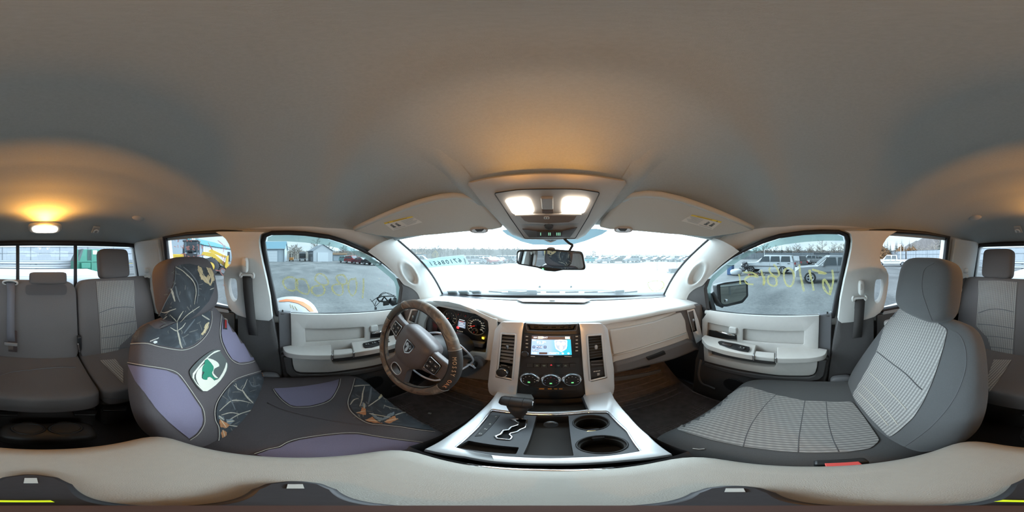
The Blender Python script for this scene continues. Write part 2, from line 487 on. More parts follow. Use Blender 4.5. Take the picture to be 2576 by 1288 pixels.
# ---------------------------------------------------------------- windshield and its pillars
def wtop(x): return V((x, yhead(x) + .01, zhead(x) + .012))
def wbot(x): x2 = x * 1.10; return V((x2, 1.12 - .32 * x2 * x2, -.285 - .03 * x2 * x2))
rows = []
for j in range(13):
    t = j / 12; rows.append([wtop(-.68 + 1.36 * i / 32).lerp(wbot(-.68 + 1.36 * i / 32), t) + V((0, .035 * sin(pi * t), .02 * sin(pi * t))) for i in range(33)])
ws_root = thing('window_6', 'wide curved windshield above the dashboard', None, (0, 1.1, -.28)); ws_root['kind'] = 'structure'
wsg = MB().loft(rows, closed_ring=False, caps=False).build('pane', WSGLASS, ws_root, smooth=180)
WS = tree_of(wsg)
_g = MB().loft([[wtop(-.80 + 1.6 * i / 40).lerp(wbot(-.80 + 1.6 * i / 40), -.05 + 1.1 * j / 14) + V((0, .035 * sin(pi * j / 14), .02 * sin(pi * j / 14))) for i in range(41)] for j in range(15)], closed_ring=False, caps=False)
WSX = BVHTree.FromPolygons(_g.v, _g.f)      # the same glass, carried a little past its edge
# black edge seal down each side and along the base
for s in (-1, 1):
    MB().tube([rows[j][0 if s < 0 else -1] + V((0, -.004, 0)) for j in range(13)], .006, 6).build('edge_seal', RUBBER, ws_root)
MB().tube([p + V((0, -.01, .003)) for p in rows[-1]], .011, 6).build('edge_seal', RUBBER, ws_root)
# dotted shade band under the overhead console with the shield emblem
FRIT = glass('dotted_shade_band', (.012, .017, .020), .03, haze=.55, hazecol=(.27, .38, .42))
decal('shade_band', [(1262, 578), (1290, 574), (1500, 574), (1530, 578), (1515, 588), (1470, 606), (1440, 614), (1390, 615.5), (1340, 614), (1310, 606), (1275, 589)], WS, FRIT, ws_root, off=.003, step=12)

for s, side in ((-1, 'left'), (1, 'right')):
    # A pillar trim: between the glass edge and the door seal, swelling inwards into a grab handle
    A = [rows[j][0] + V((0, -.012, 0)) for j in range(13)]
    dcur = spline([onside(u, v, -1, .035) for u, v in [(925, 633), (950, 651), (976, 672), (1000, 697), (1016, 716), (1034, 724), (1050, 738), (1058, 757), (1064, 778)]], 4)
    B = []
    for j in range(13):
        f = j / 12 * (len(dcur) - 1); k = min(int(f), len(dcur) - 2); B.append(dcur[k].lerp(dcur[k+1], f - k))
    A = spline(A, 4); B = spline(B, 4); grid = []
    n = len(A)
    for j in range(n):
        row = []
        for i in range(29):
            t = i / 28; p = A[j].lerp(B[j], t)
            inw = V((.80, -.55, .25)).normalized()
            p += inw * (.030 * sin(pi * min(1, t * 1.02)) ** .8)
            # hollow of the grab handle
            d = p - CAM; az = math.atan2(d.x, d.y); el = math.atan2(d.z, sqrt(d.x**2 + d.y**2)); pu, pv = U0 + az / KPX, V0 - el / KPX
            du, dv = pu - 1030, pv - 689
            e = sqrt(((du*.83 - dv*.56) / 13.5) ** 2 + ((du*.56 + dv*.83) / 29) ** 2)
            p += -inw * .042 * (1 - smooth(.72, 1.08, e)) + inw * .006 * smooth(.85, 1.1, e) * (1 - smooth(1.1, 1.5, e))
            row.append(V((p.x * -s, p.y, p.z)))
        grid.append(row)
    MB().loft(grid, closed_ring=False, caps=False).build('trim_%d' % (1 if s < 0 else 2), TRIM2, kind='structure', smooth=180, label='windshield pillar trim with hollow grab handle, %s side' % ('driver' if s < 0 else 'passenger'))
    # dark sail panel below the pillar, in front of the door
    sp = [onside(u, v, -1, .03) for u, v in [(1003, 700), (1016, 713), (1036, 722), (1052, 737), (1060, 757), (1068, 800), (1050, 815), (1000, 800), (1006, 772), (1012, 725)]]
    slab('door_sail', [V((p.x * -s, p.y, p.z)) for p in sp], (s * .03, 0, 0), DARK, bev=.004, kind='structure')

    # B pillar trim with a see-through grab handle, upper light part and lower dark part
    mir = lambda p, s=s: V((p.x * -s, p.y, p.z))
    bp = lambda u, v, s=s: mir(onside(u, v, -1, .045))
    up_o = [(546, 583), (562, 592), (571, 600), (579, 613), (584, 629), (587, 646), (583, 662), (572, 673), (566, 687), (566, 708), (570, 737), (577, 768), (586, 779), (600, 789), (619, 795), (653, 801), (678, 803), (686, 797), (680, 745), (672, 704), (662, 660), (655, 625), (653, 606), (656, 590), (668, 583)]
    hole = [(p[0], p[1]) for p in spline([(580, 700), (588, 698), (596, 700), (599, 715), (600, 745), (594, 756), (585, 748), (579, 725)], 3, True)]
    root = thing('trim_%d' % (3 if s < 0 else 4), 'door pillar trim with see-through grab handle, %s side' % ('driver' if s < 0 else 'passenger'), None, bp(640, 800)); root['kind'] = 'structure'
    o = panel('upper_cover', up_o, lambda u, v, s=s: mir(onside(u, v, -1, .045), s), TRIM2, root, holes=[hole], solid=.03, bev=.006, step=0)
    o.modifiers['s'].offset = 0
    lo = [(600, 786), (619, 792), (653, 798), (678, 800), (687, 796), (697, 850), (706, 910), (714, 985), (700, 1010), (640, 1000), (600, 900)]
    o = panel('lower_cover', lo, lambda u, v, s=s: mir(onside(u, v, -1, .040) if v < 802 else atx(u, v, -.765), s), DARK, root, solid=.03, bev=.005, step=40)
    o.modifiers['s'].offset = 0
    mesh('loop_ridge', *(lambda m_: (m_.v, m_.f))(MB().tube([bp(u, v) + V((-s * .004, 0, 0)) for u, v in spline([(580, 698), (588, 695), (597, 697), (601, 715), (602, 747), (594, 760), (584, 750), (577, 725)], 3, True)], .004, 6, True)), TRIM2, root)
    # slotted height rail pocket above the belt guide
    MB().tube([bp(u, v) + V((-s * .012, 0, 0)) for u, v in spline([(603, 690), (605, 650), (611, 640), (621, 638), (630, 644), (637, 665), (648, 720)], 5)], .0025, 6).build('rail_edge', TRIM, root)
    # C pillar trim beside the back window
    cp = [V((s * (SXZ(z) - .035), y, z)) for y, z in [(-.80, .11), (-1.09, .11), (-1.09, -.45), (-.85, -.45), (-.825, -.25)]]
    slab('trim_%d' % (5 if s < 0 else 6), cp, (s * .03, 0, 0), TRIM2, bev=.006, kind='structure', label='rear corner pillar trim, %s side' % ('driver' if s < 0 else 'passenger'))
    slab('trim_%d' % (7 if s < 0 else 8), [V((s * .70, -1.06, .12)), V((s * .775, -1.06, -.35)), V((s * .73, -1.112, -.35)), V((s * .68, -1.112, .12))], (s * .03, 0, 0), TRIM2, bev=.004, kind='structure', label='narrow trim between rear window and corner pillar, %s side' % ('driver' if s < 0 else 'passenger'))
# ================================================================= seat cloth
GREY = mat('grey_seat_cloth', (.082, .082, .084), .95, noise_scale=500, noise_amt=.18, bump=.3, bump_scale=1500, sheen=.15)
GREYR = mat('grey_rear_cloth', (.115, .10, .096), .95, noise_scale=500, noise_amt=.18, bump=.3, bump_scale=1500)
STITCH = mat('grey_stitch', (.10, .10, .105), .9)
CREAM = mat('cream_stitch', (.55, .52, .46), .9)
def rib_cloth(name, pitch, dash, light, dark):
    m = bpy.data.materials.new(name); m.use_nodes = True; t = m.node_tree; b = t.nodes['Principled BSDF']; b.inputs['Roughness'].default_value = .95
    tc_ = t.nodes.new('ShaderNodeTexCoord'); sp_ = t.nodes.new('ShaderNodeSeparateXYZ'); t.links.new(tc_.outputs['Object'], sp_.inputs[0])
    def M(op, a, b_=None):
        n = t.nodes.new('ShaderNodeMath'); n.operation = op
        for i, q in enumerate((a, b_)):
            if q is None: continue
            if isinstance(q, (int, float)): n.inputs[i].default_value = q
            else: t.links.new(q, n.inputs[i])
        return n.outputs[0]
    def w01(x, p):
        n = t.nodes.new('ShaderNodeMath'); n.operation = 'MULTIPLY_ADD'; t.links.new(M('SINE', M('MULTIPLY', x, 2*pi/p)), n.inputs[0]); n.inputs[1].default_value = .5; n.inputs[2].default_value = .5; return n.outputs[0]
    along = M('SUBTRACT', M('MULTIPLY', sp_.outputs['Z'], .9), M('MULTIPLY', sp_.outputs['Y'], .8))
    stripe = w01(sp_.outputs['X'], pitch); dash_ = w01(M('ADD', along, M('MULTIPLY', sp_.outputs['X'], .3)), dash)
    f = M('MULTIPLY', M('POWER', stripe, .8), M('ADD', M('MULTIPLY', dash_, .30), .70))
    mx = t.nodes.new('ShaderNodeMix'); mx.data_type = 'RGBA'; mx.inputs[6].default_value = (*dark, 1); mx.inputs[7].default_value = (*light, 1)
    t.links.new(f, mx.inputs[0]); t.links.new(mx.outputs[2], b.inputs['Base Color'])
    bp = t.nodes.new('ShaderNodeBump'); bp.inputs['Strength'].default_value = .5; bp.inputs['Distance'].default_value = .003
    t.links.new(f, bp.inputs['Height']); t.links.new(bp.outputs[0], b.inputs['Normal'])
    return m
RIB = rib_cloth('ribbed_seat_cloth', .0115, .014, (.37, .355, .335), (.16, .155, .152))
RIBR = rib_cloth('ribbed_rear_cloth', .0115, .013, (.34, .31, .275), (.13, .12, .115))
COVER = mat('black_seat_cover', (.085, .072, .076), .8, noise_scale=400, noise_amt=.2, bump=.3, bump_scale=1500)
LILAC = mat('lilac_grey_mesh', (.185, .165, .24), .85, noise_scale=600, noise_amt=.15, bump=.3, bump_scale=1800)

def camo(name, base, wash=(.10, .115, .125)):
    """dark woodland print: cloudy slate ground with faint bark streaks"""
    m = bpy.data.materials.new(name); m.use_nodes = True; t = m.node_tree; b = t.nodes['Principled BSDF']; b.inputs['Roughness'].default_value = .85
    tc_ = t.nodes.new('ShaderNodeTexCoord'); n = t.nodes.new('ShaderNodeTexNoise'); n.inputs['Scale'].default_value = 14; n.inputs['Detail'].default_value = 8; n.inputs['Distortion'].default_value = 1.2
    t.links.new(tc_.outputs['Object'], n.inputs['Vector']); r = t.nodes.new('ShaderNodeValToRGB'); e = r.color_ramp.elements
    e[0].position = .35; e[0].color = (*base, 1); e[1].position = .72; e[1].color = (*wash, 1)
    x = e.new(.60); x.color = (*[c * 1.5 for c in base], 1)
    t.links.new(n.outputs['Fac'], r.inputs[0]); t.links.new(r.outputs[0], b.inputs['Base Color'])
    return m
CAMO = camo('woodland_print', (.030, .034, .040))
LEAF = mat('tan_leaf_print', (.50, .38, .22), .85, noise_scale=60, noise_amt=.5)
LEAFO = mat('rust_leaf_print', (.45, .20, .09), .85, noise_scale=70, noise_amt=.5)
LEAFG = mat('slate_leaf_print', (.17, .20, .22), .85, noise_scale=60, noise_amt=.4)
TWIG = mat('pale_twig_print', (.42, .38, .31), .85, noise_scale=90, noise_amt=.4)
TWIGF = mat('faint_twig_print', (.13, .125, .115), .85, noise_scale=90, noise_amt=.5)
LEAFV = mat('leaf_vein', (.62, .52, .36), .85)
TWIGD = mat('grey_twig_print', (.12, .13, .14), .85)

# ---------------------------------------------------------------- front seats
def sgn(w, e): return math.copysign(abs(w) ** e, w)
SB0, SB1 = V((0, -.125, -.70)), V((0, -.375, -.205))          # foot and top of the backrest's front line
def back_rings(cx, grow_=0.0):
    ax = (SB1 - SB0).normalized(); nf = V((0, ax.z, -ax.y))    # nf: out of the front face
    L = (SB1 - SB0).length; rings = []
    prof = [(-.01, .10, .03), (.0, .19, .055), (.03, .235, .075), (.12, .265, .09), (.25, .278, .097), (.42, .276, .097), (.6, .262, .092), (.76, .24, .083), (.88, .218, .072), (.95, .195, .06), (.99, .165, .042), (1.005, .12, .02)]
    for t, hw, hd in prof:
        hw += grow_; hd += grow_; c = SB0 + ax * (L * t) + V((cx, 0, 0)) - nf * .055
        r = []
        for k in range(48):
            a = 2*pi*k/48; x = hw * sgn(cos(a), .62); d = hd * sgn(sin(a), .62)
            d *= .66 if d > 0 else 1.28
            if d > 0: d *= 1 - .26 * (1 - min(1, (x / (hw*.80)) ** 2)) * smooth(0, .2, t) * (1 - smooth(.8, 1, t))
            r.append(c + V((x, 0, 0)) + nf * d)
        rings.append(r)
    # densify along the height
    out = []
    for k in range(48):
        out.append(spline([r[k] for r in rings], 4))
    return [[out[k][j] for k in range(48)] for j in range(len(out[0]))]
def cushion_rings(cx, grow_=0.0):
    rings = []
    prof = [(-.21, .17, .02, -.735), (-.20, .24, .075, -.745), (-.15, .262, .095, -.745), (0, .272, .108, -.745), (.13, .272, .112, -.75), (.22, .264, .106, -.755), (.275, .248, .088, -.765), (.305, .225, .055, -.78), (.318, .19, .025, -.79)]
    for y, hw, hd, z in prof:
        hw += grow_; hd += grow_; r = []
        for k in range(48):
            a = 2*pi*k/48; x = hw * sgn(cos(a), .62); d = hd * sgn(sin(a), .62)
            if d > 0:
                d *= 1 - .24 * (1 - min(1, (x / (hw*.80)) ** 2)) * (1 - smooth(.1, .3, y))
            r.append(V((cx + x, y, z + d)))
        rings.append(r)
    out = [spline([r[k] for r in rings], 5) for k in range(48)]
    return [[out[k][j] for k in range(48)] for j in range(len(out[0]))]

def front_seat(name, label, s, body, grow_=0.0):
    cx = .463 * s
    root = thing(name, label, 'car seat', (cx, -.1, -1.06))
    b = MB().loft(back_rings(cx, grow_)).build('backrest', body, root, smooth=180)
    c = MB().loft(cushion_rings(cx, grow_)).build('seat_cushion', body, root, smooth=180)
    rot = rotm(12)
    h = MB().sell((cx, -.383, -.118), (.140 + grow_*.6, .060 + grow_*.6, .110 + grow_*.5), .5, .55, rot, 40, 24).build('headrest', body, root, smooth=180)
    for dx in (-.06, .06):
        MB().tube([V((cx + dx, -.385, -.30)), V((cx + dx, -.385, -.16))], .006, 10).build('headrest_post', CHROME, h)
    MB().box((cx, .03, -.90), (.42, .42, .14)).build('seat_base', DARK, root, bev=.02)
    for dx in (-.19, .19):
        MB().box((cx + dx, .03, -1.02), (.05, .5, .07)).build('floor_rail', BLACK, root, bev=.008)
    # recliner lever cover at the outer hinge
    MB().sell((cx + s * .262, -.135, -.70), (.022, .05, .045), .6, .6).build('hinge_cover', DARK2, root, smooth=180)
    return root, b, c, h

PS, PB, PC, PH = front_seat('front_seat', 'grey cloth front seat with ribbed cloth panels, empty, opposite the steering wheel', 1, GREY)
DS, DB, DC, DH = front_seat('front_seat', 'front seat behind the steering wheel under a black, lilac and woodland print cover', -1, COVER, .006)
PBt, PCt, PHt = tree_of(PB), tree_of(PC), tree_of(PH)
DBt, DCt, DHt = tree_of(DB), tree_of(DC), tree_of(DH)

# passenger seat: ribbed panels, seams
bk = [(2251, 775), (2290, 781), (2340, 800), (2384, 829), (2378, 860), (2364, 910), (2347, 960), (2325, 1010), (2300, 1050), (2262, 1085), (2240, 1100), (2215, 1075), (2190, 1050), (2165, 1020), (2145, 995), (2165, 960), (2190, 915), (2208, 880), (2220, 840), (2233, 800)]
decal('ribbed_panel', [(p.x, p.y) for p in rounded(bk, 8, 2)], PBt, RIB, PB, off=.003, step=9, smooth=180)
for line, mm, rr in (([(2208, 885), (2240, 910), (2280, 940), (2310, 970), (2322, 980)], STITCH, .0022), ([(2190, 937), (2230, 975), (2265, 1010), (2283, 1030)], CREAM, .0016), ([(2172, 968), (2205, 1000), (2240, 1040), (2262, 1068)], CREAM, .0016), ([(2160, 985), (2195, 1020), (2238, 1070)], CREAM, .0016)):
    seam('seam', [(p.x, p.y) for p in spline(line, 4)], PBt, mm, PB, rr, off=.004, n=5, smooth=180)
seam('seam', [(p.x, p.y) for p in spline([(2384, 826), (2415, 845), (2430, 890), (2424, 945), (2395, 1010), (2340, 1075), (2265, 1130), (2235, 1146)], 5)], PBt, STITCH, PB, .0014, off=.0008)
ck = [(1862, 976), (1880, 972), (1950, 993), (2020, 1008), (2090, 1011), (2143, 1011), (2170, 1045), (2213, 1108), (2190, 1128), (2130, 1138), (2040, 1140), (1960, 1135), (1870, 1124), (1790, 1107), (1735, 1091), (1702, 1080), (1752, 1046), (1810, 1010)]
decal('ribbed_panel', [(p.x, p.y) for p in rounded(ck, 8, 2)], PCt, RIB, PC, off=.003, step=9, smooth=180)
for line in ([(1953, 993), (1925, 1020), (1895, 1060), (1878, 1095), (1870, 1124)], [(2025, 1008), (2018, 1050), (2010, 1100), (2008, 1138)], [(2078, 1011), (2083, 1060), (2095, 1105), (2110, 1137)]):
    seam('seam', [(p.x, p.y) for p in spline(line, 4)], PCt, STITCH, PC, .0024, off=.0015, n=5, smooth=180)
seam('seam', [(p.x, p.y) for p in spline([(2351, 661), (2325, 680), (2320, 730), (2335, 780), (2345, 806)], 5)], PHt, STITCH, PH, .0016, off=.0004)
# bits of lint lying on the cushion
o = seam('straw', [(1745, 1128), (1760, 1130), (1774, 1129)], PCt, WHITEP, None, .0016, off=.003)
if o: tag(o, 'pale bit of straw lying on the grey front seat cushion beside the console', 'litter')

# ---------------------------------------------------------------- driver seat cover: sewn panels and prints
def P2(pts, n=4): return [(p.x, p.y) for p in spline(pts, n, True)]
def L2(pts, n=4): return [(p.x, p.y) for p in spline(pts, n)]
# crop 4 (300,780; 3.3905) coordinates -> photo pixels
def c4(pts): return [(300 + x / 3.3905, 780 + y / 3.3905) for x, y in pts]
def c5(pts): return [(640 + x / 4.954, 900 + y / 4.954) for x, y in pts]
def c6(pts): return [(340 + x / 5.854, 640 + y / 5.854) for x, y in pts]
lil1 = c4([(78, 464), (200, 482), (400, 515), (490, 555), (560, 640), (630, 750), (690, 840), (705, 930), (695, 985), (650, 1050), (590, 1092), (500, 1020), (412, 945), (308, 830), (222, 705), (142, 600)])
decal('lilac_panel', lil1, DBt, LILAC, DB, off=.003, step=7, smooth=180)
seam('stitch', L2(c4([(40, 440), (200, 468), (410, 505), (500, 545), (575, 640), (645, 745), (705, 840), (720, 930), (708, 990), (660, 1060), (598, 1105)])), DBt, CREAM, DB, .0011, off=.0035)
lil2 = c4([(885, 60), (920, 60), (960, 120), (1060, 240), (1150, 350), (1192, 410), (1100, 440), (1020, 448), (960, 420), (920, 360), (880, 270), (868, 200), (875, 110)])
decal('lilac_panel', lil2, DBt, LILAC, DB, off=.003, step=7, smooth=180)
seam('stitch', L2(c4([(870, 40), (860, 110), (855, 200), (870, 280), (912, 370), (960, 432), (1020, 460), (1110, 452), (1195, 418)])), DBt, CREAM, DB, .0011, off=.0035)
cam1 = c4([(65, 270), (130, 190), (250, 120), (300, 160), (350, 165), (480, 110), (620, 60), (690, 20), (775, 10), (775, 90), (750, 170), (700, 240), (630, 295), (550, 325), (470, 322), (330, 298), (240, 272), (150, 270)])
decal('woodland_panel', cam1, DBt, CAMO, DB, off=.003, step=7, smooth=180)
seam('stitch', L2(c4([(58, 296), (150, 285), (240, 286), (330, 312), (470, 338), (555, 340), (640, 308), (712, 248), (762, 175), (786, 90), (785, 10)])), DBt, CREAM, DB, .0011, off=.0035)
cam2 = c4([(980, 610), (1060, 575), (1160, 545), (1215, 530), (1255, 500), (1270, 560), (1278, 660), (1260, 850), (1220, 980), (1170, 1080), (1130, 1150), (1060, 1205), (960, 1200), (860, 1180), (820, 1150), (850, 1100), (850, 1000), (825, 940), (818, 860), (840, 780), (900, 690)])
decal('woodland_panel', cam2, DBt, CAMO, DB, off=.003, step=7, smooth=180)
seam('stitch', L2(c4([(1250, 505), (1160, 532), (1060, 562), (970, 600), (890, 685), (828, 780), (806, 860), (812, 940), (838, 1000), (838, 1100), (810, 1150)])), DBt, CREAM, DB, .0011, off=.0035)
# twigs and leaves of the print
def twigs(lines, tree, par, m=None, r=.002, conv=c4):
    for ln in lines: stroke('twig_print', L2(conv(ln), 6), tree, m or TWIG, par, r*.85, off=.0038)
twigs([[(430, 150), (470, 175), (490, 180)], [(560, 110), (530, 150), (490, 178)], [(488, 90), (490, 180)]], DBt, DB, None, .0018)
twigs([[(490, 178), (505, 240), (515, 290), (530, 328)]], DBt, DB, None, .004)
twigs([[(700, 45), (740, 70), (765, 85)]], DBt, DB, None, .004)
rb_ = random.Random(5)
for (tr_, pr_, cx0, cy0, sx, sy, nn, cv) in ((DBt, DB, 1050, 850, 160, 260, 26, c4), (DBt, DB, 560, 180, 160, 80, 14, c4), (DCt, DC, 1600, 640, 330, 160, 24, c5), (DHt, DH, 760, 560, 280, 330, 26, c6)):
    for _ in range(nn):
        x0, y0 = cx0 + rb_.uniform(-1, 1)*sx, cy0 + rb_.uniform(-1, 1)*sy; a = rb_.uniform(0, 6.28); L_ = rb_.uniform(25, 80)
        stroke('faint_twig', L2(cv([(x0, y0), (x0 + L_*.5*cos(a) + rb_.uniform(-8, 8), y0 + L_*.5*sin(a)), (x0 + L_*cos(a), y0 + L_*sin(a) + rb_.uniform(-8, 8))]), 3), tr_, TWIGF, pr_, rb_.uniform(.0008, .002), off=.0034)
twigs([[(545, 200), (600, 130), (640, 80)], [(530, 230), (560, 300)]], DBt, DB, TWIGD, .003)
twigs([[(970, 640), (1020, 680), (1060, 700)], [(1085, 590), (1060, 650), (1040, 680)], [(985, 625), (1000, 670), (1030, 682)]], DBt, DB, None, .002)
twigs([[(1040, 680), (1080, 740), (1135, 795)]], DBt, DB, None, .0045)
twigs([[(845, 860), (900, 810), (955, 772), (1040, 775), (1120, 795)], [(930, 935), (1010, 890), (1100, 860), (1150, 845), (1250, 850)], [(860, 895), (940, 875), (1010, 885)], [(920, 980), (1000, 992), (1060, 990)]], DBt, DB, None, .0022)
twigs([[(980, 850), (950, 780), (920, 730)], [(1100, 600), (1130, 650), (1190, 640)]], DBt, DB, TWIGD, .003)
def leaf_print(pts, tree, par, m, conv=c4, off=.0042):
    px = conv(pts); decal('leaf_print', jag(px, 1.1, 4, int(px[0][0])), tree, m, par, off=off, step=5)
    c = (sum(p[0] for p in px)/len(px), sum(p[1] for p in px)/len(px)); f = max(px, key=lambda p: (p[0]-c[0])**2 + (p[1]-c[1])**2); g = (2*c[0]-f[0], 2*c[1]-f[1])
    stroke('leaf_vein', [(mix(f[0], g[0], t/6), mix(f[1], g[1], t/6)) for t in range(6)], tree, LEAFV, par, .0012, off=off + .0006)
leaf_print([(1085, 940), (1130, 945), (1160, 925), (1165, 965), (1215, 960), (1205, 1000), (1170, 1040), (1115, 1055), (1120, 1010), (1060, 985), (1095, 970)], DBt, DB, LEAF)
leaf_print([(1105, 895), (1150, 880), (1240, 900), (1235, 935), (1170, 920), (1120, 915)], DBt, DB, LEAF)
leaf_print([(745, 110), (760, 105), (755, 150), (730, 190), (710, 215), (690, 210), (715, 170), (725, 130)], DBt, DB, LEAF)
leaf_print([(850, 930), (900, 960), (930, 980), (900, 1005), (855, 1000), (840, 960)], DBt, DB, LEAFO)
leaf_print([(870, 1020), (905, 1040), (900, 1080), (865, 1090), (855, 1050)], DBt, DB, LEAFO)
leaf_print([(820, 1150), (870, 1140), (915, 1150), (900, 1170), (850, 1175)], DBt, DB, LEAFO)
leaf_print([(900, 930), (950, 930), (970, 945), (930, 975), (900, 965)], DBt, DB, LEAFG)
leaf_print([(835, 900), (880, 910), (885, 940), (840, 930)], DBt, DB, LEAFG)
leaf_print([(890, 1085), (940, 1105), (930, 1140), (880, 1130)], DBt, DB, LEAFG)
leaf_print([(1210, 535), (1240, 545), (1235, 570), (1215, 560)], DBt, DB, LEAFO)
# emblem patch: tree on a rounded plaque
PATCHD = mat('patch_dark', (.085, .095, .09), .7); PATCHC = mat('patch_cream', (.72, .70, .60), .7); PATCHG = mat('patch_green', (.015, .22, .13), .7)
decal('emblem_patch', P2(c4([(590, 535), (610, 490), (690, 410), (780, 350), (840, 340), (865, 375), (905, 430), (922, 480), (900, 540), (840, 620), (770, 675), (715, 695), (675, 675), (620, 605)]), 3), DBt, PATCHD, DB, off=.005, step=6)
decal('emblem_ring', P2(c4([(610, 575), (640, 510), (720, 420), (800, 355), (845, 345), (850, 350), (795, 372), (740, 415), (650, 520), (625, 585), (690, 665), (750, 655), (840, 580), (890, 490), (900, 450), (910, 462), (900, 520), (850, 600), (770, 670), (700, 690)]), 2), DBt, PATCHC, DB, off=.006, step=6)
decal('emblem_field', P2(c4([(640, 560), (660, 510), (720, 455), (700, 500), (690, 560), (700, 590), (760, 570), (800, 600), (830, 590), (790, 635), (730, 668), (685, 662), (650, 610)]), 2), DBt, PATCHC, DB, off=.0062, step=6)
decal('emblem_crown', P2(c4([(735, 410), (790, 425), (830, 450), (840, 480), (800, 500), (790, 540), (830, 580), (800, 575), (775, 530), (790, 480), (750, 430)]), 2), DBt, PATCHC, DB, off=.0064, step=6)
decal('emblem_tree', P2(c4([(745, 425), (765, 450), (790, 480), (790, 510), (775, 540), (785, 565), (805, 580), (835, 582), (800, 590), (800, 605), (770, 575), (740, 570), (735, 595), (700, 590), (695, 560), (712, 530), (692, 520), (700, 480), (715, 460), (715, 430)]), 2), DBt, PATCHG, DB, off=.0068, step=5)
# red brand tab and small print
decal('brand_tab', c4([(882, 85), (908, 88), (912, 170), (880, 165)]), DBt, BLACK, DB, off=.006, step=6)
RED = mat('red_thread', (.55, .03, .03), .7)
for k in range(7):
    y = 92 + k * 9.5
    seam('tab_letter', c4([(890, y), (904, y + 1), (904, y + 6), (891, y + 5)]), DBt, RED, DB, .0009, off=.0075)
for k in range(10):
    seam('small_print', c4([(262 + k*7.2, 272 - k*3), (265 + k*7.2, 262 - k*3)]), DBt, WHITEP, DB, .0008, off=.005)
decal('small_mark', c4([(284, 275), (300, 264), (318, 266), (318, 280), (298, 288)]), DBt, WHITEP, DB, off=.005, step=5)

# cushion
l1 = c5([(245, 385), (400, 378), (600, 360), (800, 330), (950, 300), (1055, 272), (1040, 350), (1000, 440), (950, 510), (860, 560), (700, 600), (530, 608), (450, 595), (350, 520), (280, 440)])
decal('lilac_panel', l1, DCt, LILAC, DC, off=.003, step=7, smooth=180)
seam('stitch', L2(c5([(235, 395), (270, 450), (345, 535), (450, 608), (540, 622), (710, 614), (880, 568), (965, 515), (1015, 440), (1058, 350), (1075, 265)])), DCt, CREAM, DC, .0011, off=.0035)
l2 = c5([(30, 1205), (180, 1150), (320, 1125), (420, 1070), (560, 1030), (800, 990), (1080, 960), (1280, 958), (1460, 985), (1700, 1020), (2070, 1062), (2000, 1115), (1700, 1180), (1300, 1230), (700, 1260), (200, 1250)])
decal('lilac_panel', l2, DCt, LILAC, DC, off=.003, step=8, smooth=180)
seam('stitch', L2(c5([(5, 1195), (170, 1140), (310, 1110), (410, 1055), (550, 1012), (800, 972), (1080, 942), (1290, 940), (1470, 970), (1700, 1005), (2085, 1052)])), DCt, CREAM, DC, .0011, off=.0035)
cm = c5([(1265, 265), (1340, 280), (1430, 330), (1600, 450), (1800, 590), (1960, 700), (2120, 800), (2230, 910), (2020, 885), (1820, 850), (1600, 825), (1450, 810), (1330, 755), (1230, 670), (1190, 600), (1190, 520), (1230, 400)])
decal('woodland_panel', cm, DCt, CAMO, DC, off=.003, step=7, smooth=180)
seam('stitch', L2(c5([(1248, 262), (1215, 400), (1172, 520), (1172, 610), (1215, 685), (1320, 770), (1440, 825), (1600, 840), (1820, 865), (2020, 898), (2235, 925)])), DCt, CREAM, DC, .0011, off=.0035)
twigs([[(1240, 360), (1340, 350), (1450, 345)]], DCt, DC, None, .0045, c5)
twigs([[(1370, 360), (1350, 440), (1340, 530), (1315, 610)], [(1420, 610), (1490, 560), (1570, 500), (1600, 460)], [(1195, 590), (1240, 530), (1300, 510)], [(1600, 510), (1700, 545), (1790, 590)], [(1610, 600), (1720, 635), (1880, 655)], [(1750, 720), (1840, 690), (1910, 680)]], DCt, DC, None, .0024, c5)
twigs([[(1450, 370), (1440, 480), (1420, 580)]], DCt, DC, TWIGD, .004, c5)
leaf_print([(1340, 620), (1390, 640), (1390, 720), (1340, 710), (1270, 690), (1320, 680)], DCt, DC, LEAFO, c5)
leaf_print([(1380, 780), (1470, 740), (1500, 770), (1540, 805), (1600, 825), (1480, 815)], DCt, DC, LEAFO, c5)
leaf_print([(1620, 800), (1680, 760), (1750, 730), (1760, 765), (1800, 770), (1740, 795), (1680, 825)], DCt, DC, LEAFO, c5)
leaf_print([(1330, 600), (1350, 560), (1390, 580), (1400, 610), (1370, 640)], DCt, DC, LEAFG, c5)
leaf_print([(1430, 700), (1480, 690), (1530, 740), (1600, 760), (1680, 700), (1740, 680), (1740, 710), (1640, 770), (1560, 800), (1500, 760)], DCt, DC, LEAFG, c5)
leaf_print([(1540, 510), (1560, 460), (1600, 450), (1610, 470), (1570, 500)], DCt, DC, LEAF, c5)
# a soft fold across the cover
seam('fold', L2(c5([(165, 560), (350, 640), (600, 710), (900, 770), (1200, 820), (1400, 838), (1560, 840)])), DCt, COVER, DC, .0045, off=-.0015, n=8, smooth=180)

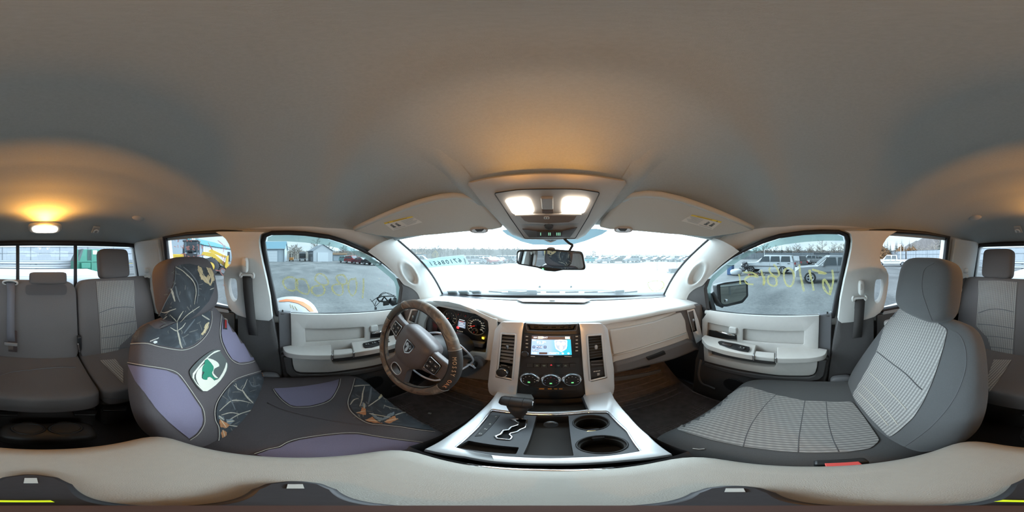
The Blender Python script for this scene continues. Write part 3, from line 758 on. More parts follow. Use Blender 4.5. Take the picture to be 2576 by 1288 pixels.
# headrest
decal('woodland_panel', c6([(585, 190), (680, 150), (800, 140), (920, 165), (1050, 210), (1130, 270), (1165, 400), (1150, 540), (1080, 690), (960, 820), (880, 895), (780, 960), (680, 1000), (600, 1010), (450, 1010), (330, 960), (395, 830), (470, 680), (540, 520), (578, 380)]), DHt, CAMO, DH, off=.002, step=7, smooth=180)
seam('stitch', L2(c6([(588, 180), (580, 380), (540, 520), (470, 670), (395, 830), (325, 965)])), DHt, TWIGD, DH, .0013, off=.003)
twigs([[(590, 190), (680, 240), (760, 310), (830, 380), (870, 460), (885, 560), (870, 660), (858, 735)]], DHt, DH, None, .0022, c6)
twigs([[(530, 505), (550, 570), (585, 690)]], DHt, DH, None, .003, c6)
twigs([[(390, 840), (450, 850), (530, 820), (600, 795)], [(610, 1000), (650, 910), (700, 830)], [(650, 1000), (740, 900), (850, 820), (935, 765)], [(520, 880), (570, 930), (610, 975)], [(1090, 520), (1150, 495)], [(480, 900), (420, 945)]], DHt, DH, None, .0018, c6)
twigs([[(590, 470), (610, 580), (650, 700)], [(700, 190), (800, 280), (900, 420), (915, 560), (895, 720)]], DHt, DH, TWIGD, .003, c6)
leaf_print([(920, 170), (960, 190), (985, 240), (980, 300), (1040, 340), (1060, 300), (1100, 330), (1080, 400), (1100, 460), (1050, 430), (1000, 390), (960, 370), (940, 300), (910, 220)], DHt, DH, LEAF, c6, .003)
leaf_print([(1040, 190), (1100, 200), (1140, 270), (1160, 380), (1130, 400), (1110, 470), (1095, 440), (1110, 360), (1090, 310), (1060, 260)], DHt, DH, LEAF, c6, .003)

# ---------------------------------------------------------------- rear bench, split 40/60
def rear_block(x0, x1, y0, y1, z0, z1, name, m, par, lean=0.0, e=.12, ybase=0):
    c = ((x0+x1)/2, (y0+y1)/2, (z0+z1)/2)
    return MB().sell(c, ((x1-x0)/2, (y1-y0)/2, (z1-z0)/2), .22, .16, rotm(lean), 48, 28).build(name, m, par, smooth=180)
def rear_seat(label, x0, x1, inserts, heads, gname):
    root = thing('rear_seat', label, 'rear seat', ((x0+x1)/2, -.75, -1.06))
    cx, hw = (x0+x1)/2, (x1-x0)/2
    b = rear_block(x0, x1, -1.058, -.922, -.70, -.150, 'backrest', GREYR, root, lean=10)
    c = rear_block(x0, x1, -.985, -.515, -.765, -.635, 'seat_cushion', GREYR, root, lean=3)
    for hx, hz, w_, h_ in heads:
        h = MB().sell((hx, -1.035 if h_ > .06 else -1.01, hz), (w_, .045, h_), .3, .35, rotm(10), 32, 20).build('headrest', GREYR, root, smooth=180)
        for dx in (-.05, .05):
            MB().tube([V((hx+dx, -1.05, hz - h_ - .08)), V((hx+dx, -1.045, hz))], .006, 8).build('headrest_post', CHROME, h)
    return root, b, c
RS1, RB1, RC1 = rear_seat('narrow part of the grey rear bench, one tall headrest, behind the covered driver seat', -.745, -.197, 1, [(-.463, -.055, .112, .102)], '')
RS2, RB2, RC2 = rear_seat('wide part of the grey rear bench, with low middle headrest and hanging lap belt', -.190, .745, 2, [(.475, -.055, .112, .102), (-.018, -.140, .115, .038)], '')
RB1t, RC1t, RB2t, RC2t = tree_of(RB1), tree_of(RC1), tree_of(RB2), tree_of(RC2)
decal('ribbed_panel', [(242, 708), (290, 706), (336, 705), (338, 740), (340, 790), (345, 830), (300, 870), (295, 903), (255, 905), (252, 840), (247, 770)], RB1t, RIBR, RB1, off=.003, step=8, smooth=180)
for ln in ([(249, 787), (280, 776), (310, 772), (336, 773)], [(254, 823), (300, 814), (343, 807)], [(255, 850), (300, 845), (330, 840)], [(255, 879), (290, 875), (320, 872)]):
    seam('seam', L2(ln), RB1t, STITCH, RB1, .0022, off=.003, n=5)
decal('ribbed_panel', [(2462, 706), (2510, 706), (2560, 710), (2556, 760), (2553, 820), (2548, 900), (2500, 896), (2485, 850), (2456, 820), (2460, 770)], RB2t, RIBR, RB2, off=.003, step=8, smooth=180)
for ln in ([(2462, 787), (2490, 778), (2520, 778), (2551, 785)], [(2460, 815), (2500, 818), (2551, 826)], [(2480, 845), (2510, 847), (2550, 853)], [(2490, 872), (2520, 875), (2550, 880)]):
    seam('seam', L2(ln), RB2t, STITCH, RB2, .0022, off=.003, n=5)
decal('ribbed_panel', [(250, 907), (290, 904), (310, 930), (310, 965), (295, 950), (270, 925)], RC1t, RIBR, RC1, off=.003, step=8, smooth=180)
decal('ribbed_panel', [(2500, 905), (2545, 906), (2530, 930), (2510, 960), (2490, 985), (2480, 960)], RC2t, RIBR, RC2, off=.003, step=8, smooth=180)
for ln, tr, pr in (([(220, 950), (245, 985), (255, 1000), (320, 1002)], RC1t, RC1), ([(0, 945), (40, 935), (140, 925), (190, 925)], RC2t, RC2)):
    seam('seam', L2(ln), tr, STITCH, pr, .0025, off=.002)
# seam between middle and outer place, recess pad behind the low headrest
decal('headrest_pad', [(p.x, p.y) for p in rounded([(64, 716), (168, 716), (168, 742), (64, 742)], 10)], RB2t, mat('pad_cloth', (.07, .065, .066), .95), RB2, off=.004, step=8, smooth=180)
# base of the bench, flap trays
for x0, x1, par in ((-.72, -.20, RS1), (-.18, .72, RS2)):
    MB().box(((x0+x1)/2, -.75, -.90), (x1-x0, .38, .26)).build('bench_base', mat('bench_base', (.03, .026, .024), .9), par, bev=.02)
for u0, u1, v0, v1, par in ((183, 245, 1035, 1047, RS2), (255, 320, 1022, 1036, RS1), (-10, 48, 1038, 1048, RS2)):
    pts = [atz(u0, v0, -.80), atz(u1, v0, -.80), atz(u1 - 4, v1, -.80), atz(u0 + 4, v1, -.80)]
    slab('pull_flap', pts, (0, 0, .015), BLACK, par, bev=.003)
# ================================================================= front and rear doors
def well(pts, vec, m, name, parent, **k):
    """open recess: walls and bottom behind an outline"""
    n = len(pts); P = [V(p) for p in pts]; Q = [p + V(vec) for p in P]
    fs = [(i, (i+1) % n, n+(i+1) % n, n+i) for i in range(n)] + [tuple(range(n, 2*n))]
    return mesh(name, P + Q, fs, m, parent, **k)
SWITCH = mat('switch_black', (.012, .012, .014), .3)
for s, side in ((-1, 'driver'), (1, 'passenger')):
    mir = lambda p, s=s: V((p.x * -s, p.y, p.z))
    L = lambda u, v, x, mir=mir: mir(atx(u, v, -x))
    root = thing('door_%d' % (1 if s < 0 else 2), '%s door lining in light grey with dark lower edge' % side, None, L(860, 950, .75)); root['kind'] = 'structure'
    out = V((s, 0, 0))
    # upper panel with two recesses
    o2 = [(731, 788), (780, 790), (825, 790.5), (870, 789.5), (922, 786.5), (1000, 777.5), (1016, 800), (1016, 915), (735, 915)]
    inset = [(p[0], p[1]) for p in rounded([(765, 825), (917, 820.5), (918, 851), (870, 856), (820, 858.5), (767, 861)], 4, 3)]
    hrec = [(p[0], p[1]) for p in rounded([(931, 820), (1004, 806), (1006, 846), (929, 855)], 3, 3)]
    o = panel('upper_panel', o2, lambda u, v, L=L: L(u, v, .762), TRIM, root, holes=[inset, hrec], solid=.012, bev=.004); o.modifiers['s'].offset = 0
    slab('panel_back', [L(u, v, .776) for u, v in [(738, 800), (1010, 790), (1010, 900), (738, 900)]], out * .02, TRIM, root, bev=0)
    # rolled top edge under the glass
    MB().tube([L(u, v, .772) for u, v in [(733, 793), (780, 795), (825, 795.5), (870, 794.5), (922, 791.5), (1008, 782)]], .0135, 12).build('sill_roll', TRIM, root, smooth=180)
    MB().tube([L(u, v, .760) for u, v in inset], .0035, 6, True).build('panel_bead', TRIM, root, smooth=180)
    MB().tube([L(u, v, .758) for u, v in hrec], .0025, 6, True).build('handle_bezel', TRIM, root, smooth=180)
    # sill gasket
    MB().tube([L(u, v, .785) for u, v in [(702, 785.5), (731, 788), (825, 789.5), (922, 786), (1004, 776)]], .006, 6).build('sill_gasket', RUBBER, root)
    # lock pull and inner handle
    hk = slab('handle_cover', [L(u, v, .745) for u, v in [(p[0], p[1]) for p in rounded([(933, 821), (951, 818), (952, 829), (950, 833), (933, 835)], 3, 3)]], out * .025, TRIM2, root, bev=.004)
    MB().tube([L(u, v, x) for u, v, x in [(936, 838, .755), (950, 836, .735), (958, 834, .733), (968, 832, .74), (985, 828, .755)]], [.006, .006, .005, .005, .004], 8).build('door_handle', CHROME, root, smooth=180)
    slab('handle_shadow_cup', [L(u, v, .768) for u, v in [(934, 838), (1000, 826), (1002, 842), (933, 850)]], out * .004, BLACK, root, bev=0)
    # rear edge strip (dark) with lock knob
    slab('edge_strip', [L(u, v, .768) for u, v in [(700, 784), (732, 787), (736, 905), (745, 1000), (708, 1000)]], out * .03, DARK2, root, bev=.004)
    MB().lathe([(.0005, 0), (.004, 0), (.0045, .012), (.004, .022), (.0005, .024)], L(711, 790, .775), (0, 0, 1), 10).build('lock_knob', BLACK, root)
    MB().lathe([(.012, 0), (.012, .003), (.004, .005)], L(711, 789.5, .775), (0, 0, 1), 14).build('lock_collar', DARK, root)
    # arm rest: rear pad, pull bar, front pad with switches (lying on heights)
    A = lambda u, v, z, mir=mir: mir(atz(u, v, z))
    dn = V((0, 0, -.030))
    rp = rounded([A(711, 872, -.475), A(716, 886, -.478), A(745, 892, -.478), (A(834, 893.5, -.478)), A(832, 862, -.475), A(760, 862, -.475)], [.006, .03, .03, .008, .004, .004])
    slab('armrest_pad', rp, dn, TRIM, root, bev=.010, seg=3)
    pb = [A(837, 893, -.482), A(890, 887, -.480), A(886, 875, -.480), A(837, 879, -.482)]
    slab('pull_bar', pb, V((0, 0, -.028)), TRIM, root, bev=.007, seg=3)
    fp = [A(891, 887, -.476), A(960, 875, -.470), A(1004, 862, -.465), A(1018, 845, -.462), A(1010, 838, -.462), A(884, 861, -.472)]
    slab('armrest_pad', rounded(fp, [.006, .02, .02, .01, .004, .006]), dn, TRIM, root, bev=.009, seg=3)
    for (u, v) in ((836, 893), (890, 887)):
        slab('chrome_clip', [A(u - 1.6, v + .6, -.4765), A(u + 1.6, v + .6, -.4765), A(u + .8, v - 17, -.4765), A(u - 2.4, v - 17, -.4765)], V((0, 0, -.032)), CHROME if True else TRIM, root, bev=.002)
    # switch plate
    sw = [A(u, v, -.4665) for u, v in ([(913, 863), (930, 859), (960, 853), (984, 848), (987, 853), (984, 859), (960, 867), (935, 873), (918, 874), (914, 870)] if s < 0 else [(900, 866), (930, 859), (964, 853), (975, 851), (978, 856), (973, 862), (950, 869), (920, 875), (903, 877), (899, 872)])]
    plate = slab('switch_plate', sw, V((0, 0, -.006)), SWITCH, root, bev=.0015)
    if s < 0:
        for k in range(4):
            c = A(924 + k * 16, 866.5 - k * 3.6, -.4655)
            MB().box(c, (.017, .024, .006), rotm(0, 0, 0)).build('window_switch', BLACK, plate, bev=.002)
            for dy in (-.006, .006):
                MB().box(c + V((0, dy, .0033)), (.004, .003, .0006)).build('switch_mark', WHITEP, plate, smooth=0)
    else:
        c = A(918, 869, -.4655)
        MB().box(c, (.022, .03, .006)).build('window_switch', BLACK, plate, bev=.002)
        for dy in (-.008, .008):
            MB().box(c + V((0, dy, .0033)), (.005, .003, .0006)).build('switch_mark', WHITEP, plate, smooth=0)
        MB().box(A(955, 861, -.4652), (.020, .05, .005)).build('blank_switch', mat('brown_gloss', (.03, .018, .016), .2), plate, bev=.002)
    # lower pocket panel, light, with an open dark pocket
    lo = [(734.5, 897), (736, 915), (740, 929), (746, 934.5), (756, 937), (790, 937.5), (830, 936.5), (886, 929), (964, 914.5), (1012, 903), (1014, 862), (960, 876), (890, 889), (835, 896)]
    pk = [(834, 899.5), (836, 911), (840, 916.5), (855, 916.5), (886, 913), (957, 901), (1000, 891), (1003, 872), (960, 882), (890, 893)]
    o = panel('pocket_panel', lo, lambda u, v, L=L: L(u, v, .712), TRIM, root, holes=[pk], solid=.04, bev=.003); o.modifiers['s'].offset = 1 if s < 0 else 1
    well([L(u, v, .716) for u, v in pk], out * .05, mat('pocket_brown', (.030, .018, .016), .6), 'map_pocket', root)
    # dark lower lining
    dk = [(706, 893), (734, 890), (890, 880), (1020, 850), (1035, 900), (1040, 960), (1045, 1010), (730, 1010), (722, 990), (712, 940)]
    slab('lower_lining', [L(u, v, .742) for u, v in dk], out * .04, DARK, root, bev=.006)
    lip = [(712, 900), (734, 900), (737, 926), (744, 938), (756, 942), (830, 941), (890, 934), (1012, 908), (1016, 914), (890, 945), (830, 952), (750, 952), (730, 948), (719, 938)]
    slab('lower_bumper', [L(u, v, .722) for u, v in lip], out * .03, DARK, root, bev=.006)
    # speaker ring low at the front of the door
    sp = MB(); c = L(938, 963, .735)
    for rr in (.058, .045, .03, .014): sp.tube([c + V((0, rr*cos(2*pi*k/20), rr*sin(2*pi*k/20))) for k in range(20)], .004, 6, True)
    sp.build('speaker_grille', mat('speaker_grey', (.09, .085, .085), .5), root)
    MB().lathe([(.0005, -.004), (.060, -.004), (.062, .0), (.06, .004)], c, (-s, 0, 0), 24).build('speaker_plate', BLACK, root)
    # kick panel edge trim at the front foot of the door
    MB().tube([L(u, v, .742) for u, v in spline([(1020, 900), (1026, 935), (1018, 958), (1000, 966), (985, 972)], 4)], .008, 8).build('foot_trim', DARK2, root, smooth=180)

    # rear door: dark lining under the glass and pale sill strip
    root = thing('door_%d' % (3 if s < 0 else 4), 'rear door lining on the %s side, mostly hidden by the front seat' % side, None, (s * .77, -.5, -.6)); root['kind'] = 'structure'
    slab('dark_lining', [V((s * .775, y, z)) for y, z in [(-.33, -.315), (-.85, -.315), (-.85, -1.0), (-.33, -1.0)]], out * .02, DARK, root, bev=.004)
    slab('sill_strip', [V((s * .772, y, z)) for y, z in [(-.36, -.292), (-.84, -.275), (-.84, -.315), (-.36, -.318)]], out * .03, mat('sill_grey', (.42, .43, .44), .4), root, bev=.006)
    MB().sell((s * .765, -.40, -.37), (.02, .035, .02), .6, .6).build('pull_cup', TRIM, root, smooth=180)

# ================================================================= seat belts
WEB = mat('belt_webbing', (.062, .057, .055), .85, noise_scale=900, noise_amt=.25)
WEBG = mat('belt_webbing_grey', (.13, .12, .13), .85, noise_scale=900, noise_amt=.2)
def strap(path, width, wdir, m, name, parent, th=.0018):
    rings = []
    for p, w_, d in path:
        d = V(d).normalized()
        rings.append([p - d*w_/2, p + d*w_/2])
    o = MB().loft(rings, closed_ring=False, caps=False).build(name, m, parent, smooth=180, solid=th); return o
for s, side, du, dv in ((-1, 'driver', 0, 0), (1, 'passenger', 12, 54)):
    q = lambda u, v, inset=.085, s=s: (lambda p: V((p.x * -s, p.y, p.z)))(onside(u, v, -1, inset))
    root = thing('seat_belt', 'black front seat belt hanging from the door pillar on the %s side' % ('steering wheel' if s < 0 else 'empty grey seat'), 'seat belt', q(650, 985))
    yv = V((0, 1, 0))
    c = q(617 + du, 667 + dv)
    MB().sell(c, (.016, .0135, .033), .6, .7).build('guide_cover', TRIM2, root, smooth=180)
    MB().sell(c + V((-s * .012, .006, .006)), (.006, .005, .014), .7, .7).build('release_button', TRIM, root, smooth=180)
    r = q(621 + du, 693 + dv)
    ring = [r + V((-s*.002, y, z)) for y, z in [(-.026, .012), (-.031, .004), (-.029, -.008), (-.024, -.004), (-.020, .002), (.020, .002), (.024, -.004), (.029, -.008), (.031, .004), (.026, .012)]]
    MB().tube(spline(ring, 3), .0058, 8).build('belt_ring', TRIM2, root, smooth=180)
    if s < 0: pts = [(622, 691, .075), (624, 730, .08), (631, 800, .08), (639, 853, .078)]
    else: pts = [(632, 745, .085), (635, 800, .08), (641, 860, .078)]
    strap([(q(u, v, i), .046, yv) for u, v, i in pts], 0, None, WEB, 'webbing', root)
    e = q(pts[-1][0], pts[-1][1] + 2, .078)
    MB().box(e, (.014, .056, .022), rotm(6)).build('tongue', mat('tongue_slate', (.22, .22, .23), .45), root, bev=.004)
    MB().box(e + V((0, 0, -.024)), (.004, .02, .03), rotm(6)).build('tongue_blade', CHROME, root, bev=.001)
    strap([(q(pts[-1][0] + 1, pts[-1][1] + 2, .076), .046, yv), (q(650, 905, .07), .046, yv), (q(660, 1000, .06), .046, yv)], 0, None, WEB, 'lower_webbing', root)
    MB().tube([q(pts[0][0] + 10, pts[0][1], .06), q(pts[0][0] + 18, pts[0][1] + 50, .055), q(646 + du * .3, 790, .05)], .003, 6).build('return_webbing', BLACK, root)
    # rear corner belt
    q2 = lambda u, v, inset=.055, s=s: (lambda p: V((p.x * -s, p.y, p.z)))(onside(u, v, -1, inset))
    root = thing('seat_belt', 'rear seat belt at the corner pillar behind the %s' % ('covered driver seat' if s < 0 else 'plain grey front seat'), 'seat belt', q2(372, 780))
    slab('recess', [q2(u, v, .042) for u, v in [(358, 676), (367, 666), (376, 667), (382, 680), (380, 700), (388, 770), (362, 770), (359, 700)]], (s*.006, 0, 0), TRIM, root, bev=.003)
    MB().sell(q2(369, 680), (.020, .016, .020), .7, .7).build('guide_cover', TRIM2, root, smooth=180)
    r = q2(371, 693, .07)
    t = V((s * .15, 1, 0)).normalized()
    MB().tube(spline([r + t*a + V((0, 0, b)) for a, b in [(-.026, .006), (-.030, -.006), (-.022, -.014), (0, -.010), (.022, -.014), (.030, -.006), (.026, .006)]], 3), .005, 8).build('belt_ring', TRIM2, root, smooth=180)
    strap([(q2(371, 697, .062), .046, t), (q2(374, 740, .06), .046, t), (q2(378, 800, .06), .046, t)], 0, None, WEB, 'webbing', root)
def onb(u, v):
    h = onto(u, v, RB2t)[0]
    return h if h is not None else aty(u, v, -.985)
# middle rear belt laid over the bench back
root = thing('seat_belt', 'grey lap and shoulder belt hanging in front of the wide rear backrest', 'seat belt', onb(30, 860) + V((0, .02, 0)))
xx = V((1, 0, 0))
bp_ = [(28, 713), (29, 740), (28, 790), (28, 840), (29, 858)]
strap([(onb(u, v) + V((0, .012, .006)), w_, xx) for (u, v), w_ in zip(bp_, (.052, .046, .046, .046, .046))], 0, None, WEBG, 'webbing', root)
e = onb(29, 864) + V((0, .02, .006))
MB().box(e, (.075, .012, .022)).build('tongue', mat('tongue_grey', (.20, .18, .17), .5), root, bev=.004)
MB().box(e + V((0, 0, -.026)), (.028, .004, .034)).build('tongue_blade', CHROME, root, bev=.001)
strap([(onb(u, v) + V((0, .008, 0)), .050, xx) for u, v in [(32, 830), (33, 880), (35, 916)]], 0, None, mat('belt_brown', (.05, .032, .03), .85), 'lower_webbing', root)
tb = onb(26, 716) + V((0, .004, .012))
MB().tube([tb + V((.045*cos(2*pi*k/20), .0 + .012*sin(2*pi*k/20), .016*sin(2*pi*k/20))) for k in range(20)], .006, 8, True).build('belt_bezel', TRIM, root, smooth=180)
MB().sell(tb + V((0, -.004, 0)), (.036, .012, .010), .6, .6).build('belt_slot', BLACK, root, smooth=180)
# buckles
root = thing('belt_buckle', 'black belt buckle with red button beside the grey front seat cushion', 'buckle', (.178, -.03, -.70))
MB().box((.178, -.032, -.585), (.020, .058, .09), rotm(0, 8)).build('body', BLACK, root, bev=.004)
MB().box((.172, -.032, -.539), (.014, .036, .006), rotm(0, 8)).build('red_button', mat('red_button', (.75, .10, .09), .4), root, bev=.001)
MB().box((.186, -.032, -.66), (.008, .03, .08), rotm(0, 8)).build('stalk', BLACK, root)
root = thing('belt_buckle', 'black buckle with bright latch sunk in the gap of the rear bench', 'buckle', (-.195, -.905, -.66))
p = onto(203, 880, RB1t)[0] or V((-.2, -.93, -.55))
MB().box((-.193, -.905, -.555), (.022, .03, .13), rotm(-10, 4)).build('body', BLACK, root, bev=.005)
MB().box((-.186, -.886, -.575), (.008, .008, .08), rotm(-10, 10)).build('latch', CHROME, root, bev=.002)
# ================================================================= dashboard
PAD = mat('dash_pad', (.72, .72, .70), .55, noise_scale=60, noise_amt=.03, bump=.2, bump_scale=900)
dash = thing('dashboard', 'wide grey dashboard with light top pad under the windshield', 'dashboard', (0, .9, -.62))
def bumpx(x): return smooth(-.74, -.60, x) * (1 - smooth(-.33, -.16, x))
def edge_y(x): return .685 - .05 * smooth(.5, .78, abs(x))
rows = []
for j in range(25):
    t = j / 24; r = []
    for i in range(97):
        x = -.775 + 1.55 * i / 96
        yb = 1.125 - .30 * x * x; yf = edge_y(x)
        y = mix(yf, yb, t); z = -.290 - .012 * t + .034 * bumpx(x) * (1 - smooth(.25, .8, t)) + .012 * sin(pi * t)
        r.append(V((x, y, z)))
    rows.append(r)
# rounded nose of the pad turning down
nose = []
for k in range(7):
    a = pi/2 * (k+1) / 7
    nose.append([V((p.x, p.y - .022 * sin(a), p.z - .022 * (1 - cos(a)))) for p in rows[0]])
tp = MB().loft(nose[::-1] + rows, closed_ring=False, caps=False).build('top_pad', PAD, dash, smooth=180, solid=.01)
tp.modifiers['s'].offset = 1
TOPt = tree_of(tp)
# dark cowl strip along the glass, speaker grille
rr2 = [[V((x, 1.125 - .30*x*x + dy, -.298 + dz)) for x in [-.72 + 1.44*i/32 for i in range(33)]] for dy, dz in ((-.10, .012), (-.03, .008), (.02, .008))]
MB().loft(rr2, closed_ring=False, caps=False).build('cowl_strip', DARK2, dash, smooth=180)
decal('speaker_grille', [(1296, 757), (1315, 764), (1470, 766), (1490, 758), (1468, 754.5), (1320, 754)], TOPt, DARK2, dash, off=.012, step=8)
sb = aty(1389, 758, .985)
MB().box(sb + V((0, 0, -.005)), (.15, .03, .018)).build('sensor_base', DARK, dash, bev=.004)
MB().sell(sb + V((0, -.006, .007)), (.017, .012, .008), .6, .6).build('light_sensor', WHITEP, dash, smooth=180)
# planes of the faces
DP, DN = (0, .672, -.29), (0, -1, .15)
def D(u, v, d=0.0): return at(u, v, (0, .672 + d, -.29), DN)
def onD(pts, d=0.0): return [D(u, v, d) for u, v in pts]
fwd = V((0, 1, 0))
# passenger face: upper pad part, glove box doors, dark roll underneath
pf = [(1518, 806), (1600, 806), (1690, 786), (1738, 760), (1757, 790), (1765, 858), (1740, 868), (1541, 925), (1500, 930)]
slab('passenger_face', onD(pf, .004), fwd * .05, PAD, dash, bev=.006)
gu = [(p.x, p.y) for p in rounded([(1534, 831), (1590, 822), (1650, 809), (1713, 785), (1724, 806), (1728, 836), (1640, 866), (1543, 893)], 4, 3)]
glv = slab('glove_box_door', onD(gu, -.010), fwd * .02, PAD, dash, bev=.004)
gl2 = [(p.x, p.y) for p in rounded([(1543, 896), (1640, 869), (1728, 839), (1730, 853), (1640, 884), (1541, 915)], 3, 3)]
slab('glove_box_sill', onD(gl2, -.004), fwd * .02, PAD, dash, bev=.003)
MB().tube(onD([(1545, 894), (1640, 867), (1726, 838)], -.016), .004, 8).build('glove_box_ledge', PAD, dash, smooth=180)
lowp = [(1541, 914), (1640, 885), (1732, 853), (1768, 862), (1760, 880), (1700, 905), (1620, 925), (1541, 945)]
slab('knee_roll', onD(lowp, -.018), fwd * .10, DARK2, dash, bev=.02, seg=3)
slab('glove_box_latch', onD([(1627, 900), (1672, 883), (1676, 891), (1632, 907)], -.026), fwd * .012, BLACK, dash, bev=.002)
# end cap and side vents
for s in (-1, 1):
    mir = lambda p, s=s: V((p.x * s, p.y, p.z))
    ec = [mir(V(p)) for p in [(.62, .672, -.29), (.69, .655, -.29), (.76, .598, -.295), (.80, .598, -.295), (.80, .85, -.295), (.62, .85, -.29)]]
    MB().prism(ec, (0, 0, -.33)).build('end_cap', DARK2, dash, bev=.01)
def vent(px_frame, px_open, plane, name, nsl, knob, ax=(1, 0, 0), frame=SILVER, slatm=None, vertical=False, depth=.035, into=None):
    into = into or V((0, .8, 0))
    fr = panel(name, px_frame, lambda u, v: plane(u, v, -.006), frame, dash, holes=[px_open], solid=.012, bev=.002); fr.modifiers['s'].offset = 0
    well([plane(u, v, -.004) for u, v in px_open], into * depth, BLACK, 'vent_duct', fr)
    a, b, c, d = px_open[:4]
    for k in range(nsl):
        t = (k + .5) / nsl
        l = plane(mix(a[0], d[0], t), mix(a[1], d[1], t), .004); r = plane(mix(b[0], c[0], t), mix(b[1], c[1], t), .004)
        ac = (r - l); m = MB(); w_ = ac.normalized(); up = V((0, -.5, .85)); dpt = V((0, .016, .006))
        m.add([l, r, r + dpt, l + dpt, l + V((0, 0, .003)), r + V((0, 0, .003)), r + dpt + V((0, 0, .003)), l + dpt + V((0, 0, .003))], [(0, 1, 2, 3), (4, 7, 6, 5), (0, 4, 5, 1), (1, 5, 6, 2), (2, 6, 7, 3), (3, 7, 4, 0)])
        m.build('slat', slatm or mat('vent_slat', (.16, .17, .18), .35), fr, smooth=0)
    if knob:
        MB().sell(plane(knob[0], knob[1], -.006), (.005, .008, .010), .7, .7).build('vent_tab', CHROME, fr, smooth=180)
    return fr
E = lambda u, v, d=0.0: at(u, v, V((.725, .626, -.42)) - V((-.6, -.8, .1)).normalized()*(d - .004), (-.6, -.8, .1))
onE = lambda pts, d=0.0: [E(u, v, d) for u, v in pts]
EL = lambda u, v, d=0.0: at(u, v, V((-.725, .626, -.42)) - V((.6, -.8, .1)).normalized()*(d - .004), (.6, -.8, .1))
vent([(1727, 780), (1746, 776), (1757, 805), (1768, 851), (1751, 864), (1741, 830)], [(1731, 785), (1743, 781), (1753, 832), (1744, 836)], E, 'side_vent', 7, (1744, 805))
slab('side_vent_blank', onE([(1745, 838), (1754, 834), (1763, 849), (1752, 858)], -.006), fwd * .01, BLACK, dash, bev=.002)
vent([(1034, 778), (1057, 776), (1046, 819), (1023, 810)], [(1038, 781), (1053, 780), (1043, 812), (1029, 806)], EL, 'side_vent', 7, (1039, 797))
for k in range(6):
    MB().box(D(1716 + k*4.5, 771.5 - k*1.2, .0) + V((0, .02, .012)), (.008, .03, .006)).build('defrost_slot', BLACK, dash)

# driver face with the cluster opening
df = [(1020, 772), (1050, 764), (1075, 758), (1100, 756), (1130, 758), (1160, 765), (1190, 776), (1218, 789), (1240, 799), (1252, 802), (1252, 905), (1236, 905), (1180, 898), (1100, 888), (1000, 870)]
op = [(p.x, p.y) for p in rounded([(1086, 778), (1110, 768), (1160, 775), (1196, 788), (1229, 806), (1231, 830), (1223, 888), (1190, 884), (1150, 878), (1066, 862), (1070, 810)], [6, 6, 6, 6, 5, 5, 5, 5, 5, 5, 5], 3)]
o = panel('driver_face', df, lambda u, v: D(u, v, -.004), PAD, dash, holes=[op], solid=.02, bev=.003); o.modifiers['s'].offset = 0
CL = lambda u, v, d=0.0: at(u, v, (0, .735 + d, -.39), (0, -1, .18))
clus = thing('instrument_cluster', 'lit instrument cluster with round gauges behind the steering wheel', 'instrument cluster', D(1160, 860, .06))
well(onD(op, .0), fwd * .075 + V((0, 0, -.004)), BLACK, 'hood', clus)
GB = mat('gauge_black', (.012, .012, .014), .35); GR = mat('gauge_ring', (.55, .5, .42), .35, metal=.4)
NEED = mat('needle_red', (.9, .03, .02), .4, emit=(1, .05, .03), strength=.5)
NUM = mat('gauge_numbers', (.8, .74, .62), .5, emit=(.9, .8, .6), strength=.25)
cn = V((0, -1, .18)).normalized(); cr_ = V((1, 0, 0)); cu = cr_.cross(cn) * -1
cu = V((0, .18, 1)).normalized()
def gauge(u, v, r, a0, a1, n, needle, name, labels=None, d=0.0):
    c = CL(u, v, d); root_ = MB().lathe([(.0005, .002), (r*.93, .002), (r*.97, .006), (r, .003), (r*1.02, -.006)], c, cn, 40).build(name, GR, clus)
    MB().lathe([(.0003, .0028), (r*.90, .0028)], c, cn, 40).build('dial', GB, root_)
    mk = MB()
    for k in range(n):
        a = R(mix(a0, a1, k/(n-1))); dr = cr_*cos(a) + cu*sin(a); tg = cn.cross(dr)
        mk.add([c + cn*.0034 + dr*r*.74 + tg*r*.02, c + cn*.0034 + dr*r*.86 + tg*r*.02, c + cn*.0034 + dr*r*.86 - tg*r*.02, c + cn*.0034 + dr*r*.74 - tg*r*.02], [(0, 1, 2, 3)])
    mk.build('tick_marks', NUM, root_, smooth=0, kind='stuff')
    if labels:
        for k, l in enumerate(labels):
            a = R(mix(a0, a1, k/(len(labels)-1))); dr = cr_*cos(a) + cu*sin(a)
            text('numeral', l, c + cn*.0036 + dr*r*.60, cr_, cu, r*.17, NUM, root_)
    a = R(needle); dr = cr_*cos(a) + cu*sin(a); tg = cn.cross(dr)
    MB().add([c + cn*.006 - tg*r*.035, c + cn*.006 + dr*r*.78, c + cn*.006 + tg*r*.035], [(0, 1, 2)]).build('needle', NEED, root_, smooth=0)
    MB().lathe([(.0003, .009), (r*.12, .008), (r*.13, .003)], c, cn, 16).build('needle_hub', BLACK, root_)
    return root_
gauge(1199, 819, .056, 212, -32, 13, 197, 'speedometer', ['10', '20', '30', '40', '50', '60', '70', '80', '90', '100', '110', '120'])
gauge(1132, 799, .050, 212, -32, 8, 212, 'tachometer', ['0', '1', '2', '3', '4', '5', '6', '7'])
gauge(1156, 788.5, .0165, 150, 30, 5, 240, 'small_gauge', ['C', 'H'])
gauge(1174, 792.5, .0175, 150, 30, 5, 240, 'small_gauge', ['L', 'H'])
gauge(1194, 833, .017, 150, 30, 5, 265, 'fuel_gauge', ['E', 'F'], d=-.008)
SCRB = mat('display_blue', (.02, .03, .05), .3, emit=(.35, .45, .6), strength=.35)
